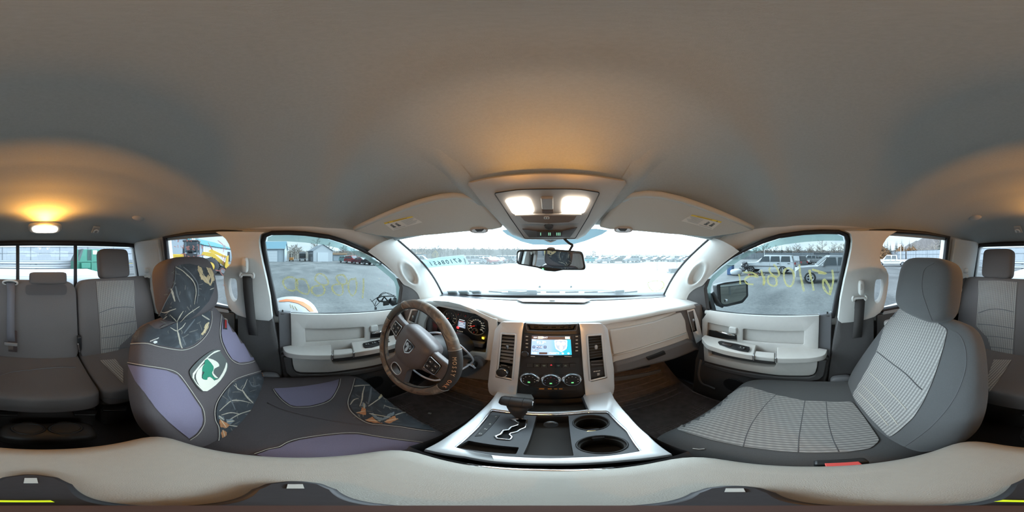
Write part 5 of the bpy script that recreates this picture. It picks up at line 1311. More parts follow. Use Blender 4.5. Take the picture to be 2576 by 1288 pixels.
# shift gate chrome edge, position letters, lighter socket
MB().tube(onC(gate, .0085), .0030, 6, True).build('gate_trim', CHROME, con, smooth=180)
slab('position_strip', onC([(1234, 1044), (1258, 1045), (1212, 1096), (1194, 1098)], .0065), CN_*.0015, BLACK, con, bev=.0005)
for ch, (x, y) in zip('PRND', ((755, 275), (695, 350), (650, 400), (598, 447))):
    text('position_letter', ch, C(1060 + x/4.025, 980 + y/4.025, .009), cx_, cy_, .0085, WHITEP, con)
MB().lathe([(.013, 0), (.013, .006), (.0003, .006)], aty(1386, 1066, .292) , (0, -1, .2), 20).build('power_socket', BLACK, con)
MB().tube([aty(1378, 1063.5, .283), aty(1390, 1062.5, .283), aty(1398, 1064.5, .283)], .0014, 5).build('socket_rim', CHROME, con)
# front pocket
fpk = RP([(1346, 1004), (1465, 1001), (1480, 1033), (1400, 1037), (1318, 1035)], 3)
well(onC(fpk, .006), dn*.05, BR, 'front_pocket', con)
MB().tube([C(u, v, .010) for u, v in [(1318, 1035.5), (1400, 1038), (1480, 1033.5), (1466, 1000)]], .0045, 8).build('pocket_edge', CONM, con, smooth=180)
# body down to the floor
bd = MB(); bd.loft([[V((-.185, .56, -.64)), V((-.185, .16, -.60)), V((.185, .16, -.60)), V((.185, .56, -.64))], [V((-.20, .60, -.72)), V((-.19, .15, -.68)), V((.19, .15, -.68)), V((.20, .60, -.72))], [V((-.19, .68, -1.06)), V((-.18, .10, -1.06)), V((.18, .10, -1.06)), V((.19, .68, -1.06))]][::-1], caps=False)
bd.build('console_body', DARK2, con, smooth=30)
MB().box((0, -.03, -.83), (.29, .36, .46)).build('bin_body', DARK, con, bev=.03)
MB().box((0, -.03, -.56), (.275, .30, .12)).build('bin_neck', DARK, con, bev=.02)
# gloss band at the rear edge of the plate
MB().tube([C(u, v, .004) for u, v in [(1150, 1140), (1200, 1150), (1260, 1157), (1330, 1161), (1386, 1162.5), (1450, 1161), (1520, 1157), (1605, 1147)]], .005, 8).build('gloss_band', mat('gloss_brown', (.05, .03, .028), .12), con, smooth=180)
MB().tube([C(u, v, .007) for u, v in [(1310, 1158), (1350, 1159.3), (1386, 1159.8), (1430, 1159), (1470, 1157.5)]], .0018, 6).build('gloss_line', CHROME, con)
# rear cup holders at the foot
rc = MB(); cc = atz(118, 1078, -.80)
MB().sell(cc + V((0, .01, -.05)), (.135, .06, .045), .5, .5).build('rear_cup_tray', mat('rear_tray', (.03, .024, .020), .5), con, smooth=180)
for dx in (-.052, .052):
    c = cc + V((dx, 0, .0))
    MB().tube([c + V((.046*cos(2*pi*k/20), .034*sin(2*pi*k/20), -.004)) for k in range(20)], .005, 8, True).build('rear_cup_rim', BLACK, con, smooth=180)
    MB().lathe([(.0003, -.03), (.036, -.03), (.044, -.003)], c, (0, 0, 1), 20).build('rear_cup', BR, con)
# gear selector
sh = thing('gear_selector', 'black leather T-handle gear selector standing in the zigzag gate', 'gear selector', C(1303, 1052))
LEA = mat('black_leather', (.028, .026, .026), .45, noise_scale=250, noise_amt=.15, bump=.3, bump_scale=900)
hc = atz(1301, 1012, -.520)
hb = C(1306, 1050, .01)
MB().loft([[hc + V((x, .021*cos(2*pi*k/18)*g, .020*sin(2*pi*k/18)*g)) for k in range(18)] for x, g in ((-.047, .25), (-.045, .72), (-.038, .95), (-.018, 1.0), (.012, 1.02), (.034, .98), (.040, .80))]).build('grip', LEA, sh, smooth=50)
MB().lathe([(.0003, .003), (.014, .002), (.015, 0)], hc + V((.040, 0, 0)), (1, 0, 0), 18).build('shift_button', CHROME, sh)
MB().loft([[hc.lerp(hb, t) + V((.0, 0, 0)) + V((a*cos(2*pi*k/16), a*.9*sin(2*pi*k/16), 0)) for k in range(16)] for t, a in ((.1, .030), (.35, .027), (.6, .022), (.8, .015), (1.0, .010))]).build('boot', LEA, sh, smooth=180)
for x in (-.018, .016): MB().tube([hc + V((x, .0215*cos(2*pi*k/20), .0205*sin(2*pi*k/20))) for k in range(20)], .0007, 4, True).build('grip_seam', BLACK, sh)

# ---------------------------------------------------------------- arm rest lid
lid = thing('armrest_lid', 'light grey padded armrest lid between the two front seats', 'armrest', (0, -.03, -.52))
LIDM = mat('lid_vinyl', (.335, .32, .285), .6, noise_scale=120, noise_amt=.04, bump=.25, bump_scale=1500)
pr = []
lo2 = rounded([(-.150, -.190), (.150, -.190), (.150, .122), (-.150, .122)], .045, 6)
for sc_, z in ((.94, -.545), (.99, -.535), (1.0, -.50), (.995, -.475), (.97, -.460), (.92, -.452), (.80, -.449), (.5, -.4475), (.15, -.447)):
    pr.append([V((p[0]*sc_, -.034 + (p[1] + .034)*sc_, z)) for p in lo2])
MB().loft(pr).build('cushion', LIDM, lid, smooth=180)
MB().tube([V((x, .128 - .02*(x/.06)**2*.2, -.497)) for x in (-.062, -.04, 0, .04, .062)], .007, 8).build('latch', CHROME, lid, smooth=180)
MB().box((0, .124, -.508), (.13, .02, .016)).build('latch_slot', BLACK, lid, bev=.003)

# ---------------------------------------------------------------- the camera's own little stand
tri = thing('mini_tripod', 'small black three-legged camera stand on the armrest lid below the lens', 'tripod', CAM + V((0, 0, -.447)))
TB = mat('tripod_black', (.028, .028, .032), .5, noise_scale=200, noise_amt=.2); TBR = mat('tripod_brown', (.09, .062, .060), .5)
c0 = V((CAM.x, 0, 0))
MB().lathe([(.0003, -.433), (.016, -.433), (.016, -.420), (.010, -.412), (.008, -.30), (.008, -.20), (.0003, -.199)], c0, (0, 0, 1), 20).build('post', TBR, tri, smooth=50)
for u, r1, k_ in ((75, .060, 1.62), (740, .062, 1.32), (1845, .062, 1.12)):
    az = (u - U0) * KPX; d = V((sin(az), cos(az), 0)); t = V((cos(az), -sin(az), 0))
    ol = [c0 + d*a + t*b for a, b in [(.008, -.010), (.045*k_, -.012*k_), (.058*k_, -.010*k_), (.064*k_, -.004), (.064*k_, .004), (.058*k_, .010*k_), (.045*k_, .012*k_), (.008, .010)]]
    lg = slab('leg', [p + V((0, 0, -.4455)) for p in ol], V((0, 0, .008)), TB, tri, bev=.003)
    slab('leg_slot', [c0 + d*a + t*b + V((0, 0, -.4370)) for a, b in [(.048*k_, -.003), (.057*k_, -.003), (.057*k_, .004), (.048*k_, .004)]], V((0, 0, .0006)), mat('slot_light', (.45, .46, .44), .5), lg, bev=0)
    if u == 75: slab('bright_tab', [c0 + d*a + t*b + V((0, 0, -.4370)) for a, b in [(.026, -.010), (.031, -.010), (.031, .004), (.026, .004)]], V((0, 0, .0012)), mat('lime_tab', (.65, .8, .02), .4, emit=(.7, .9, .02), strength=.25), lg, bev=0)
# ================================================================= overhead console, lamps, visors, mirror
OP, ON = (0, .37, .187), V((0, -.50, -1)).normalized()
O = lambda u, v, d=0.0: at(u, v, V(OP) + ON*d, ON)      # d: towards the cab
def onO(pts, d=0.0): return [O(u, v, d) for u, v in pts]
ov = thing('overhead_console', 'grey overhead console with two lit reading lamps and remote buttons', 'overhead console', O(1385, 520))
OC = mat('overhead_trim', (.46, .445, .42), .6, noise_scale=80, noise_amt=.04, bump=.15, bump_scale=900)
OC2 = mat('overhead_panel', (.36, .345, .33), .5, noise_scale=80, noise_amt=.04)
upv = -ON
body = [(1179, 466), (1182, 459), (1230, 448), (1280, 441.5), (1382, 437), (1484, 441), (1540, 450), (1568, 455), (1573, 463), (1535, 515), (1497, 560), (1470, 590), (1452, 600), (1385, 602), (1320, 600), (1290, 588), (1262, 560), (1220, 515)]
rings = []
for sc_, d in ((1.05, -.03), (1.03, -.008), (1.01, .000), (.985, .004), (.95, .005)):
    cu_, cv_ = 1382, 520
    rings.append([O(cu_ + (u-cu_)*sc_, cv_ + (v-cv_)*(1 + (sc_-1)*.8), d) for u, v in body])
rings[0] = [p + upv*.02 for p in rings[0]]
MB().loft(rings).build('shell', OC, ov, smooth=50)
pn = [(p.x, p.y) for p in rounded([(1243, 486), (1300, 478), (1382, 475.5), (1460, 477), (1509, 484), (1480, 545), (1447, 600), (1385, 601), (1320, 600), (1285, 550)], [6, 2, 2, 2, 6, 2, 3, 2, 3, 2], 3)]
slab('inner_panel', onO(pn, .009), upv*.01, OC2, ov, bev=.002)
MB().tube(onO(pn, .0085), .0016, 5, True).build('panel_joint', BLACK, ov, smooth=180)
LENS = mat('lamp_lens', (.9, .85, .75), .4, emit=(1.0, .88, .72), strength=5)
WARM = (1.0, .42, .06)
def bulb(name, loc, energy, par, aim, rad=.022, color=WARM):
    l = bpy.data.lights.new(name, 'SPOT'); l.energy = energy; l.color = color; l.shadow_soft_size = rad; l.spot_size = R(172); l.spot_blend = 1.0
    o = bpy.data.objects.new(name, l); COL.objects.link(o); o.location = loc; o.rotation_euler = V(aim).to_track_quat('-Z', 'Y').to_euler(); adopt(o, par); return o
for nm, lp in (('left', [(1271, 507), (1276, 503.5), (1324, 499), (1334, 504), (1343.5, 531), (1339, 537.5), (1294, 539), (1288, 535)]), ('right', [(1414.5, 504), (1423, 498.5), (1478, 501), (1483.5, 506), (1471, 533), (1466, 536.5), (1414, 536.5), (1412, 531)])):
    cu_ = sum(p[0] for p in lp)/8; cv_ = sum(p[1] for p in lp)/8
    rg = [[O(cu_ + (u-cu_)*k, cv_ + (v-cv_)*k, d) for u, v in lp] for k, d in ((1, .008), (.97, .014), (.8, .018), (.4, .020))]
    MB().loft(rg).build('reading_lamp', LENS, ov, smooth=180, label='lit %s reading lamp lens' % nm)
    bulb('lamp_bulb', O(cu_, cv_, .070), OVER_W, ov, (0, -.93, .30), .012)
slab('lamp_divider', onO([(1360, 499), (1391.5, 499), (1392, 528), (1363, 528)], .021), upv*.01, OC2, ov, bev=.003)
slab('divider_foot', onO([(1363, 528.5), (1392, 528.5), (1392, 536), (1363.5, 536.5)], .017), upv*.006, mat('amber_brown', (.12, .07, .045), .5), ov, bev=.001)
st_ = [(p.x, p.y) for p in rounded([(1294, 542), (1380, 540), (1464, 540), (1456, 562), (1380, 565), (1308, 564)], 3, 3)]
slab('bin_door', onO(st_, .017), upv*.006, OC2, ov, bev=.002)
sc_o = [(1310, 545), (1345, 543.5), (1420, 543.5), (1450, 544), (1444, 553), (1430, 559), (1380, 562), (1330, 559), (1320, 556)]
o = slab('finger_scoop', onO(sc_o, .0178), upv*.002, mat('scoop_brown', (.16, .10, .065), .5), ov, bev=0)
slab('bin_symbol', onO(RP([(1368, 545), (1382, 545), (1382, 551), (1368, 551)], 1.5), .0185), upv*.001, WHITEP, ov, bev=0)
for du in (-3, 3): MB().lathe([(.0003, .0), (.0022, 0), (.0022, .001)], O(1375 + du, 548, .0188), ON, 10).build('symbol_dot', BLACK, ov)
MB().lathe([(.0003, .001), (.0135, .0005), (.0145, -.002)], O(1380.5, 570, .017), ON, 24).build('sensor_window', mat('sensor_brown', (.05, .035, .033), .35), ov)
slab('button_recess', onO([(1314, 577), (1350, 581.5), (1415, 581), (1452, 573), (1434, 597), (1331, 597)], .0165), upv*.003, mat('recess_grey', (.10, .095, .095), .5), ov, bev=0)
for k in range(3):
    u0 = 1350 + k*22.3
    slab('remote_button', onO([(u0, 583), (u0 + 21, 582.6), (u0 + 20.6, 596), (u0 - .4, 596.3)], .0195), upv*.004, mat('button_brown', (.055, .045, .045), .45), ov, bev=.001)
    for q in range(k + 1):
        slab('button_glyph', onO([(u0 + 9 + q*4 - k*2, 585.5), (u0 + 11 + q*4 - k*2, 585.5), (u0 + 11 + q*4 - k*2, 592.5), (u0 + 9 + q*4 - k*2, 592.5)], .0203), upv*.0006, mat('glyph_green', (.35, .7, .5), .4, emit=(.3, .75, .5), strength=.35), ov, bev=0)
# raised ridge of the lining around the console (part of the ceiling panel)
ridge = thing('trim_9', 'shallow raised band of the headliner around the overhead console', None, (0, .4, .2)); ridge['kind'] = 'structure'
for pts in ([(1085, 352), (1110, 400), (1150, 448), (1200, 505), (1255, 565), (1290, 596)], [(1655, 352), (1635, 400), (1600, 450), (1555, 505), (1510, 560), (1478, 596)]):
    P = []
    for u, v in spline(pts, 4):
        q, n_ = onto(u, v, CEIL)
        if q is not None: P.append(q + V((0, -.002, -.002)))
    if len(P) > 2:
        rg = []
        for k, p in enumerate(P):
            t_ = (P[min(k+1, len(P)-1)] - P[max(k-1, 0)]).normalized(); sd_ = t_.cross(V((0, 0, 1))).normalized(); h_ = .010 * smooth(0, .45, k/(len(P)-1))
            rg.append([p + sd_*a + V((0, 0, .004 - h_*b)) for a, b in ((-.035, 0), (-.022, .25), (-.010, .8), (0, 1), (.010, .8), (.022, .25), (.035, 0))])
        MB().loft(rg, closed_ring=False, caps=False).build('ridge', HEAD, ridge, smooth=180)

# rear dome lamp on the header above the back window
dm = thing('dome_lamp', 'lit oval rear dome lamp above the back window', 'lamp', (0, -.99, .15))
hd = V((0, 1.0, -1.15)).normalized()
dc = at(113, 575, (0, -.985, .160), hd)
dr, du_ = V((-1, 0, 0)), hd.cross(V((-1, 0, 0)))
if du_.z < 0: du_ = -du_
oval = lambda a, b, d: [dc + dr*a*sgn(cos(2*pi*k/32), .55) + du_*b*sgn(sin(2*pi*k/32), .75) + hd*d for k in range(32)]
MB().loft([oval(.105, .045, -.014), oval(.098, .040, .002), oval(.092, .035, .004)]).build('housing', OC, dm, smooth=60)
MB().loft([oval(.076, .026, .003), oval(.075, .0255, .010), oval(.066, .020, .014), oval(.03, .008, .016)]).build('lamp_lens', LENS, dm, smooth=180)
bulb('dome_bulb', dc + hd*.028 + du_*.012, DOME_W, dm, (0, .9, .38))
# coat hooks and lining buttons at the back
for s, lab in ((-1, 'coat hook right of the dome lamp, above the tall grey headrest beside the covered seat'), (1, 'coat hook on the header above the far rear headrest of the plain seat side')):
    p0 = at(241, 577, (0, -.985, .155), hd); p0 = V((p0.x * -s, p0.y, p0.z))
    hk = thing('coat_hook', lab, 'hook', p0)
    ax1 = V((1, 0, 0)); q = lambda a, b, d: p0 + ax1*a + du_*b + hd*d
    slab('hook_plate', [q(a, b, .008) for a, b in [(-.026, -.028), (.026, -.028), (.022, .026), (-.022, .026)]], hd * -.012, OC, hk, bev=.004)
    MB().tube(spline([q(-.012, -.014, .012), q(-.012, .004, .018), q(0, .012, .02), q(.012, .004, .018), q(.012, -.014, .012)], 4), .0045, 8).build('hook_loop', TRIM2, hk, smooth=180)
    p1, n1 = onto(347, 549, CEIL)
    if p1 is not None:
        p1 = V((p1.x * -s, p1.y, p1.z)); n1 = V((n1.x * -s, n1.y, n1.z))
        if n1.z > 0: n1 = -n1
        bt = MB().lathe([(.0003, .010), (.020, .008), (.034, .001), (.036, -.006)], p1, n1, 28).build('lining_button', OC, None, smooth=180)
        tag(bt, 'round lining plug in the rear headliner %s' % ('on the covered seat side' if s < 0 else 'on the plain grey seat side'), 'lining plug')

# ---------------------------------------------------------------- sun visors
VP = (-.15, .565, .098); VN0 = V((-.0239, .0413, .069)).normalized()
VIS = mat('visor_cloth', (.50, .505, .48), .85, noise_scale=300, noise_amt=.05, bump=.1, bump_scale=1200)
vis_px = [(888, 583), (893, 573), (930, 556), (1000, 527), (1060, 506), (1110, 494), (1145, 490.5), (1180, 493), (1205, 503), (1235, 535), (1262, 566), (1266, 574), (1240, 580), (1185, 584), (1100, 592), (1002, 600), (950, 594)]
PAPER = mat('label_paper', (.66, .66, .63), .7); YEL = mat('label_yellow', (.75, .58, .08), .7); INK = mat('label_ink', (.10, .12, .13), .7); PALE = mat('label_text', (.38, .42, .44), .7)
for s, lab in ((-1, 'grey sun visor with white warning label above the steering wheel, folded up'), (1, 'grey sun visor with white warning label above the glove box, folded up')):
    mir = lambda p, s=s: V((p.x * -s, p.y, p.z))
    VV = lambda u, v, d=0.0, mir=mir: mir(at(u, v, V(VP) - VN0*d, VN0))
    root = thing('sun_visor', lab, 'sun visor', VV(1060, 560))
    vn = mir(-VN0)
    pts = [VV(u, v) for u, v in vis_px]
    slab('board', pts, vn * -.022, VIS, root, bev=.009, seg=4)
    MB().tube([VV(u, v, -.008) for u, v in [(893, 575), (930, 558), (1000, 529), (1060, 508), (1110, 496), (1145, 492.5), (1180, 495), (1203, 505)]], .011, 10).build('folded_edge', VIS, root, smooth=180)
    lb = [(965, 561), (1036, 544), (1063, 559), (989, 580)]
    slab('label', [VV(u, v, .0006) for u, v in lb], vn * -.0006, PAPER, root, bev=0)
    T = lambda a, b, d: VV(mix(mix(lb[0][0], lb[1][0], a), mix(lb[3][0], lb[2][0], a), b), mix(mix(lb[0][1], lb[1][1], a), mix(lb[3][1], lb[2][1], a), b), d)
    def lq(nm, a0, b0, a1, b1, m_, d=.0012): return mesh(nm, [T(a0, b0, d), T(a1, b0, d), T(a1, b1, d), T(a0, b1, d)], [(0, 1, 2, 3)], m_, root, smooth=0)
    lq('label_header', 0, 0, 1, .16, YEL)
    mesh('label_triangle', [T(.10, .14, .0014), T(.17, .14, .0014), T(.135, .03, .0014)], [(0, 1, 2)], INK, root, smooth=0)
    lq('label_header_print', .3, .05, .8, .11, mat('label_brown', (.35, .25, .05), .7), .0014)
    for k in range(6): lq('label_line', .52, .24 + k*.11, .97 - .06*(k % 3), .285 + k*.11, PALE)
    lq('label_line', .05, .86, .45, .92, PALE)
    # two small seated-figure pictograms
    for a in (.15, .32):
        lq('pictogram_seat', a - .05, .62, a + .05, .74, INK); lq('pictogram_back', a - .05, .36, a - .02, .66, INK); lq('pictogram_body', a - .015, .45, a + .03, .62, INK)
        mesh('pictogram_head', [T(a + .01 + .025*cos(2*pi*k/10), .37 + .06*sin(2*pi*k/10), .0014) for k in range(10)], [tuple(range(10))], INK, root, smooth=0)
    # clip that holds the inner end
    ov_ = lambda a, b, d: [VV(1205 + a*sgn(cos(2*pi*k/24), .8), 580.5 + b*sgn(sin(2*pi*k/24), .8), d) for k in range(24)]
    cb_ = slab('clip_bezel', ov_(23, 7, .004), vn * -.010, OC2, root, bev=.002)
    slab('clip_recess', ov_(18, 4.5, .005), vn * -.004, SILVER, cb_, bev=0)
    slab('clip', [VV(u, v, .0065) for u, v in [(1194, 577.5), (1218, 577), (1212, 583), (1200, 583.5)]], vn * -.006, BLACK, cb_, bev=.001)

# ---------------------------------------------------------------- inside mirror
mn = V((-.245, -.966, -.06)).normalized()
MP = lambda u, v, d=0.0: at(u, v, V((0, .575, -.005)) + mn*d, mn)
mr_ = thing('inside_mirror', 'black framed inside mirror with a small green light hanging before the windshield', 'mirror', MP(1386, 650))
mo = [(p.x, p.y) for p in rounded([(1298, 629), (1378, 626.5), (1466, 633), (1474, 680), (1415, 680), (1395, 684), (1372, 682), (1350, 674), (1298, 665)], [9, 4, 10, 10, 3, 3, 3, 3, 9], 4)]
slab('mirror_housing', [MP(u, v, .0) for u, v in mo], mn * -.035, BLACK, mr_, bev=.006, seg=3)
mi = [(p.x, p.y) for p in rounded([(1302.5, 633), (1378, 630.5), (1462, 637), (1469, 676), (1415, 676.5), (1355, 670.5), (1302.5, 662)], [8, 3, 9, 9, 3, 3, 8], 4)]
slab('mirror_glass', [MP(u, v, .0015) for u, v in mi], mn * -.001, mat('mirror_silver', (.72, .74, .74), .015, metal=1), mr_, bev=0)
MB().lathe([(.0003, .004), (.003, .003), (.0035, 0)], MP(1365.5, 677.5, .002), mn, 12).build('green_light', mat('led_green', (.1, .9, .2), .3, emit=(.1, 1, .2), strength=2.5), mr_)
MB().tube([MP(1386, 645, -.03), MP(1386, 645, -.055), onto(1386, 642, WS)[0] + V((0, -.004, 0))], [.012, .012, .016], 12).build('mirror_stem', BLACK, mr_, smooth=180)
MB().sell(MP(1386, 627, -.028), (.016, .010, .008), .8, .8).build('ball_joint', mat('joint_grey', (.25, .27, .3), .4), mr_, smooth=180)
wire = MB().tube(spline([aty(1414, 592, .60), aty(1421, 602, .60), aty(1432, 612, .605), aty(1440, 617, .605), aty(1437, 623, .60), aty(1431, 634, .595)], 5), .0048, 8).build('mirror_wire', BLACK, mr_, smooth=180)
# emblem printed on the shade band (half hidden by the console)
emblem(ws_root, lambda a, b, d: aty(1385 + a*52, 594 + (-b)*30, .655) + V((0, .0 - d*.0004, 0)), mat('print_white', (.85, .87, .88), .6), FRIT, 0)

# ---------------------------------------------------------------- papers and paint pen on the glass
SHEETM = glass('paper_sheet', (.35, .44, .44), .02, haze=.72, hazecol=(.34, .47, .48))
sheet = [(1044, 669), (1060, 658), (1105, 649), (1166, 643), (1172, 651), (1181, 666), (1120, 671), (1068, 675.5)]
sh_ = decal('lot_sheet', sheet, WSX, SHEETM, None, off=-.006, step=14)
tag(sh_, 'pale paper lot sheet with large number stuck outside the windshield, driver side', 'paper sheet')
def on_ws(u, v, off=-.004):
    q, n = onto(u, v, WSX)
    if n.dot(ray(u, v)) > 0: n = -n
    return q + n*off
digits = '67108651'
a, b = on_ws(1160, 656), on_ws(1078, 667)
rt = (b - a).normalized()
nw = (on_ws(1160, 656) - CAM).normalized()
TXT = mat('sheet_ink', (.02, .09, .10), .7)
upw = (on_ws(1118, 648) - on_ws(1122, 672)).normalized()
bpy.context.view_layer.update()
for k, ch in enumerate(digits):
    t = (k + .5) / 8; u, v = mix(1161.5, 1079, t), mix(656.3, 666.2, t)
    q = on_ws(u, v); 
    text('sheet_digit', ch, q, rt, upw, .056, TXT, sh_, extrude=.0004, squeeze=.72, bold=.022)
text('sheet_digit', 'X', on_ws(1067.5, 667.5), rt, upw, .028, TXT, sh_, extrude=.0004, squeeze=.8)
mesh('sheet_barcode', [on_ws(u, v) for u, v in [(1166, 651), (1169, 651), (1173, 664), (1170, 665)]], [(0, 1, 2, 3)], PALE, sh_, smooth=0)
for k, px in enumerate(([(1124, 733), (1148, 732.5), (1152, 741), (1129, 742)], [(1151, 732.5), (1176, 732), (1181, 740.5), (1158, 741.5)], [(1184.5, 732.5), (1207, 732), (1211, 740), (1189, 740.5)])):
    st_k = decal('glass_sticker', px, WSX, mat('sticker_back', (.22, .24, .25), .7), None, off=-.004, step=8)
    tag(st_k, 'small grey sticker in the lower windshield corner, %s of three' % ('nearest the driver pillar', 'middle one', 'nearest the wiper')[k], 'sticker')
def chalk(name, col, cover):
    """streaky paint-pen film on glass"""
    m = bpy.data.materials.new(name); m.use_nodes = True; t = m.node_tree; t.nodes.clear()
    o = t.nodes.new('ShaderNodeOutputMaterial'); tr = t.nodes.new('ShaderNodeBsdfTransparent'); df = t.nodes.new('ShaderNodeBsdfDiffuse'); tl = t.nodes.new('ShaderNodeBsdfTranslucent')
    df.inputs[0].default_value = (*col, 1); tl.inputs[0].default_value = (*col, 1)
    a = t.nodes.new('ShaderNodeMixShader'); a.inputs[0].default_value = .5; t.links.new(df.outputs[0], a.inputs[1]); t.links.new(tl.outputs[0], a.inputs[2])
    tcn = t.nodes.new('ShaderNodeTexCoord'); n = t.nodes.new('ShaderNodeTexNoise'); n.inputs['Scale'].default_value = 70; n.inputs['Detail'].default_value = 5; t.links.new(tcn.outputs['Object'], n.inputs['Vector'])
    r = t.nodes.new('ShaderNodeMapRange'); r.inputs['From Min'].default_value = .3; r.inputs['From Max'].default_value = .7; r.inputs['To Min'].default_value = cover - .22; r.inputs['To Max'].default_value = cover + .22; t.links.new(n.outputs['Fac'], r.inputs['Value'])
    b = t.nodes.new('ShaderNodeMixShader'); t.links.new(r.outputs[0], b.inputs[0]); t.links.new(tr.outputs[0], b.inputs[1]); t.links.new(a.outputs[0], b.inputs[2]); t.links.new(b.outputs[0], o.inputs[0])
    return m
YPEN = chalk('yellow_paint_pen', (.72, .66, .26), .62); RPEN = chalk('pink_paint_pen', (.62, .26, .22), .65); YFAINT = chalk('yellow_paint_faint', (.50, .44, .14), .52)
def pen(px, tree, par, r=.004, m=YPEN, closed=False, off=-.001):
    P = [p for p in spline(px, 4, closed)]
    Q = []
    for p in P:
        q, n = onto(p.x, p.y, tree)
        if q is None: continue
        Q.append(q)
    if len(Q) > 2:
        if closed: Q.append(Q[0])
        n = len(Q); N = []
        for i in range(n):
            a, b = Q[max(i-1, 0)], Q[min(i+1, n-1)]; q, nn = onto(*px_of(Q[i]), tree); N.append(nn if nn is not None else V((1, 0, 0)))
        return ribbon(Q, N, [r*(1.0 + .35*noise.noise(V((i*.5, P[0].x, P[0].y)))) for i in range(n)], 'pen_stroke', m, par)
pen([(1630, 712), (1645, 706.5), (1660, 707), (1669, 712), (1669, 722), (1657, 731), (1643, 732), (1634, 724)], WS, ws_root, .0035, m=chalk('ring_paint', (.34, .28, .05), .55), closed=True)
LP = {}
for s in (-1, 1):
    g = MB(); g.add([V((s*(SXZ(z) + .012), y, z)) for y, z in [(-1.1, -.33), (.75, -.33), (.75, .14), (-1.1, .14)]], [(0, 1, 2, 3)])
    LP[s] = BVHTree.FromPolygons(g.v, g.f)
def winroot(n): return bpy.data.objects['window_%d' % n]
c3 = lambda pts: [(650 + x/5.1525, 570 + y/5.1525) for x, y in pts]
for ln, cl in (([(320, 730), (335, 680), (400, 655), (470, 670), (505, 720), (500, 790), (460, 830), (400, 825), (350, 790)], True), ([(490, 700), (540, 680), (600, 690), (640, 750), (660, 820), (640, 870), (590, 870), (530, 840), (490, 790)], True),
               ([(735, 680), (755, 630), (800, 610), (860, 640), (900, 700), (905, 740), (870, 760), (800, 745), (745, 700)], True), ([(800, 765), (720, 775), (690, 810), (700, 860), (760, 895), (830, 880), (860, 830), (840, 770)], False),
               ([(1010, 650), (1040, 630), (1100, 630), (1140, 680), (1145, 730), (1100, 750), (1040, 720), (1015, 680)], True), ([(1060, 745), (980, 755), (955, 790), (980, 850), (1040, 890), (1090, 870), (1095, 800), (1080, 750)], False),
               ([(1250, 680), (1190, 690), (1165, 760), (1180, 850), (1220, 895), (1260, 850), (1275, 760), (1262, 690), (1250, 660)], False), ([(1360, 670), (1364, 760), (1358, 850), (1350, 930)], False)):
    pen(c3(ln), LP[-1], winroot(1), .0048, closed=cl, m=YFAINT)
c4b = lambda pts: [(1740 + x/5.152, 570 + y/5.152) for x, y in pts]
for ln, cl in (([(610, 615), (625, 680), (630, 745)], False), ([(670, 590), (720, 595), (790, 600), (860, 650), (780, 640), (710, 660), (690, 700), (720, 740), (800, 750)], False), ([(900, 560), (920, 640), (945, 700), (930, 760), (940, 640)], False),
               ([(1020, 530), (1005, 560), (1030, 610), (1090, 650), (1130, 630), (1125, 580), (1090, 520), (1060, 490)], False), ([(1090, 650), (1010, 640), (985, 680), (1000, 740), (1060, 770), (1100, 750), (1100, 700), (1085, 650)], False),
               ([(1240, 540), (1200, 570), (1195, 650), (1220, 740), (1270, 775), (1310, 740), (1325, 650), (1310, 580), (1270, 540)], True), ([(1395, 490), (1405, 600), (1430, 720), (1455, 840)], False), ([(1525, 560), (1545, 660), (1565, 740), (1580, 830)], False),
               ([(1560, 555), (1640, 580), (1740, 610), (1640, 600)], False), ([(1820, 560), (1835, 660), (1825, 760), (1790, 870), (1740, 840), (1705, 770), (1705, 700), (1725, 690), (1760, 740), (1790, 800), (1795, 890)], False)):
    pen(c4b(ln), LP[1], winroot(2), .0050, closed=cl)
c2b = lambda pts: [(380 + x/5.3656, 560 + y/5.3656) for x, y in pts]
for ln in ([(310, 200), (325, 250)], [(340, 210), (370, 190), (375, 240), (360, 260), (370, 200)], [(420, 215), (445, 195)], [(465, 200), (490, 195), (475, 230), (500, 240), (480, 250)], [(515, 180), (525, 250)], [(540, 210), (545, 260)], [(605, 170), (612, 240)], [(635, 170), (630, 220)],
           [(310, 320), (340, 330)], [(360, 300), (365, 340)], [(400, 310), (420, 350)], [(430, 300), (440, 350)], [(470, 330), (520, 320), (480, 360), (520, 360), (470, 330)], [(560, 310), (580, 330), (560, 360), (590, 370)], [(620, 310), (640, 300), (640, 370)], [(680, 310), (700, 320), (690, 350), (680, 320)],
           [(400, 430), (420, 420), (440, 440), (420, 450)], [(430, 425), (460, 420), (465, 460)], [(490, 450), (520, 460), (540, 470)], [(570, 450), (600, 470)], [(620, 450), (680, 440), (720, 440)], [(450, 510), (480, 530), (520, 525)],
           [(770, 270), (830, 370), (800, 330)], [(900, 240), (970, 300), (980, 340), (975, 400)], [(990, 300), (1010, 370)], [(960, 440), (970, 500), (990, 480), (975, 560), (1000, 440)], [(870, 640), (930, 650), (960, 620), (1000, 650), (990, 720), (950, 690), (935, 650)], [(870, 840), (890, 890)], [(970, 840), (1000, 855)]):
    pen(c2b(ln), LP[-1], winroot(3), .0026, m=RPEN)

